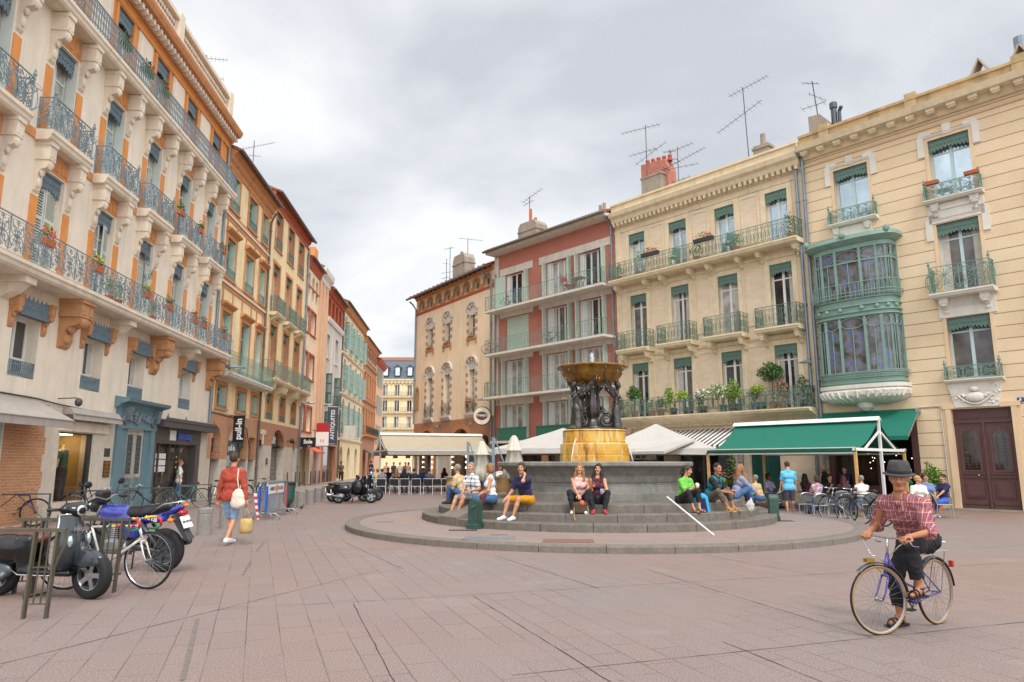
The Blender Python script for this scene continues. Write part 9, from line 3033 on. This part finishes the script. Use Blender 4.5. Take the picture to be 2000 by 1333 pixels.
# ================================================================ guests on the terraces
GL_='guests on the left terrace'
GR='guests on the right terrace'
R3=.03
def guest(label,px,py,yaw,sit=.42,h=1.6,grp=GL_,z=0.0,**kw):
 kw.setdefault('res',R3)
 return person(label,G(px,py,z),rad(yaw),sit=sit,h=h,group=grp,**kw)
B_=dict(top=('tee','c_grey'))
guest('guest in a pale blue top at the left end of the left terrace',727,962,150,top=('long','c_sky'),hair=('short','hair_light'),bottom=('long','c_khaki'))
guest('guest in a beige top with pinned up hair beside the awning post',735,964,170,top=('tee','c_beige'),hair=('bun','hair_light'),fem=True,lean=.2)
guest('man in a grey shirt with his back turned on the third chair',745,965,178,top=('tee','c_grey'),hair=('thin','hair_brown'),fat=1.15)
guest('man facing the square in a navy vest and red sleeves',757,957,-10,top=('tee','c_navy'),hair=('short','hair_brown'))
guest('woman with long light brown hair seen from behind on the terrace',773,964,180,top=('tank','c_brown'),hair=('long','hair_light'),fem=True)
guest('woman with long black hair seen from behind on the terrace',788,964,184,top=('long','c_black'),hair=('long','hair_black'),fem=True)
guest('broad man in a dark shirt seen from behind on the terrace',808,964,178,top=('tee','c_black'),hair=('crop','hair_black'),fat=1.15)
guest('man in a bright blue shirt facing the square across the table',825,958,10,top=('long','c_blue'),hair=('short','hair_black'),lean=.2)
guest('man in a dark shirt with his back turned, elbow on the chair',837,964,176,top=('tee','c_slate'),hair=('crop','hair_black'),RH=(-.36,-.1,.55))
guest('woman with long dark red hair under the right end of the beige awning',867,956,170,top=('long','c_maroon'),hair=('long','hair_red'),fem=True)
for lab,px,py,yaw,tp,hr,fem in[('waitress in white standing at the back of the left terrace',780,945,190,('long','c_white'),('short','hair_blond'),True),('standing woman in a white top by the restaurant door',797,944,160,('tank','c_white'),('tail','hair_brown'),True),('person in an orange top standing by the restaurant door',791,943,20,('tee','awning_orange'),('short','hair_black'),False),('standing guest in dark pink behind the tables',754,943,10,('tee','c_pink'),('short','hair_grey'),False),('standing guest in black and white behind the tables',768,943,30,('tee','c_slate'),('short','hair_brown'),False),('person in dark clothes walking in front of the shop mirror',829,943,200,('long','c_slate'),('long','hair_black'),True)]:
 person(lab,G(px,py),rad(yaw),h=1.62,top=tp,hair=hr,fem=fem,res=R3,group='people standing at the left terrace')
person('man in a navy shirt standing in the side street by the green shop',G(724,938),rad(150),h=1.75,top=('tee','c_navy'),bottom=('long','c_denim2'),hair=('short','hair_black'),res=.035)
o,f=person('woman in patterned clothes with a blue bag walking in the side street',G(665,942),rad(20),h=1.68,top=('tee','c_olive'),bottom=('crop','c_black'),hair=('curly','hair_black'),skin='skin_tan',fem=True,res=.035,LH=(.1,-.3,1.2))
person('small child in a red top beside the woman with the blue bag',G(668,941),rad(15),h=1.0,top=('tee','c_red'),bottom=('long','c_black'),hair=('short','hair_black'),res=.03)
person('shopper in a white shirt at the food shop door',G(345,985),rad(120),h=1.66,top=('tee','c_white'),bottom=('long','c_denim2'),hair=('short','hair_light'),res=.03)
GM='guests between awning and fountain'
guest('young man in black with styled hair in front of the closed parasol',940,962,70,.62,1.7,GM,top=('long','c_black'),hair=('short','hair_black'),res=.026)
guest('woman with curly light hair behind the blond woman',955,962,200,.58,1.6,GM,top=('long','c_maroon'),hair=('curly','hair_light'),fem=True,res=.026)
guest('man in a white shirt with raised sunglasses at the barrel table',977,968,10,.55,1.66,GM,top=('tee','c_white'),hair=('crop','hair_brown'),LH=(.08,-.34,1.0),RH=(-.08,-.36,.98),res=.024)
S8=1.42
guest('man in a bright green shirt on the phone behind the man in teal',1410,983,40,.44,1.5,GR,top=('tee','c_green'),hair=('short','hair_black'),skin='skin_tan',LH=(.1,-.2,.98),hands=('hold','relax'),res=.024)
guest('person in a beige jacket leaning forward beside the drinking post',1488,1000,215,.36,1.55,GR,top=('long','c_beige'),hair=('short','hair_grey'),lean=.4,res=.022)
guest('dark skinned man in a lilac shirt leaning back by the rose',1504,992,30,.36,1.5,GR,top=('tee','c_lilac'),hair=('curly','hair_black'),skin='skin_dark',res=.024)
p=G(1545,1008)
person('man in a light blue shirt and grey shorts standing with his back turned',p,rad(176),h=1.58,lean=.06,head=(0,.35),LH=(.26,-.14,.82),RH=(-.26,-.14,.82),top=('tee','c_sky'),bottom=('short','c_slate'),shoes='c_black',hair=('short','hair_brown'),res=.018,fat=1.0)
guest('woman in dark red half hidden behind the man in light blue',1576,996,120,.38,1.5,GR,top=('long','c_maroon'),hair=('long','hair_black'),fem=True,res=.026)
guest('woman in a flowered blouse seen from behind',1600,1006,190,.38,1.48,GR,top=('tee','floral'),hair=('bob','hair_brown'),fem=True,res=.022)
guest('dark haired woman in black resting her chin on her hand',1622,1000,5,.38,1.5,GR,top=('tee','c_black'),hair=('bun','hair_black'),fem=True,RH=(-.04,-.24,.93),hands=('relax','hold'),res=.022,lean=.2)
person('blonde woman in a black top standing with her back turned',G(1614,986),rad(190),h=1.45,top=('tank','c_black'),bottom=('long','c_denim2'),hair=('bob','hair_blond'),fem=True,res=.022,group=GR)
guest('man in a navy shirt drinking at the high table by the pub',1655,988,-60,.6,1.5,GR,top=('tee','c_navy'),hair=('crop','hair_black'),RH=(-.05,-.22,.98),res=.024)
guest('woman with red brown hair behind the silver bicycle',1652,1003,150,.38,1.45,GR,top=('tee','c_slate'),hair=('long','hair_red'),fem=True,res=.024)
guest('balding man in a white shirt with his back turned beside the post',1688,1008,183,.36,1.52,GR,top=('tee','c_white'),hair=('crop','hair_grey'),fat=1.1,res=.02)
pp=H7.P(-1.55,.35,0)
o,f=person('bearded barman in a green sports vest standing in the pub doorway',(pp.x,pp.y,.03),H7.a+rad(12),h=1.62,LH=(.04,-.24,1.0),RH=(-.04,-.25,.98),top=('tank','c_kelly'),bottom=('long','c_black'),hair=('crop','hair_brown'),res=.022,fat=1.12)
guest('blond boy in a white shirt and khaki shorts at the right terrace',1797,1013,-10,.39,1.5,GR,top=('tee','c_white'),bottom=('short','c_khaki'),shoes='c_pink',hair=('short','hair_blond'),head=(1.0,0),res=.02,lean=.25)
guest('curly haired man in a blue shirt and khaki trousers facing the square',1814,1009,-12,.39,1.56,GR,top=('tee','c_blueshirt'),bottom=('long','c_khaki'),shoes='c_white',hair=('curly','hair_brown'),res=.02)
guest('bearded man in a navy polo shirt seated sideways by the carriage door',1846,1010,-75,.39,1.54,GR,top=('tee','c_navy'),bottom=('crop','c_blue'),shoes='c_white',hair=('short','hair_black'),LH=(.15,-.45,.62),RH=(-.15,-.45,.62),res=.02,lean=-.1)
k=MB();sol(k,[('e',(0,0,0),(.05,.035,.014))],.01);tag(k.build('paper_scrap',M['sign_white'],None,True,(*G(1842,1060)[:2],.012)),'crumpled white paper scrap on the paving right of the cyclist','litter')
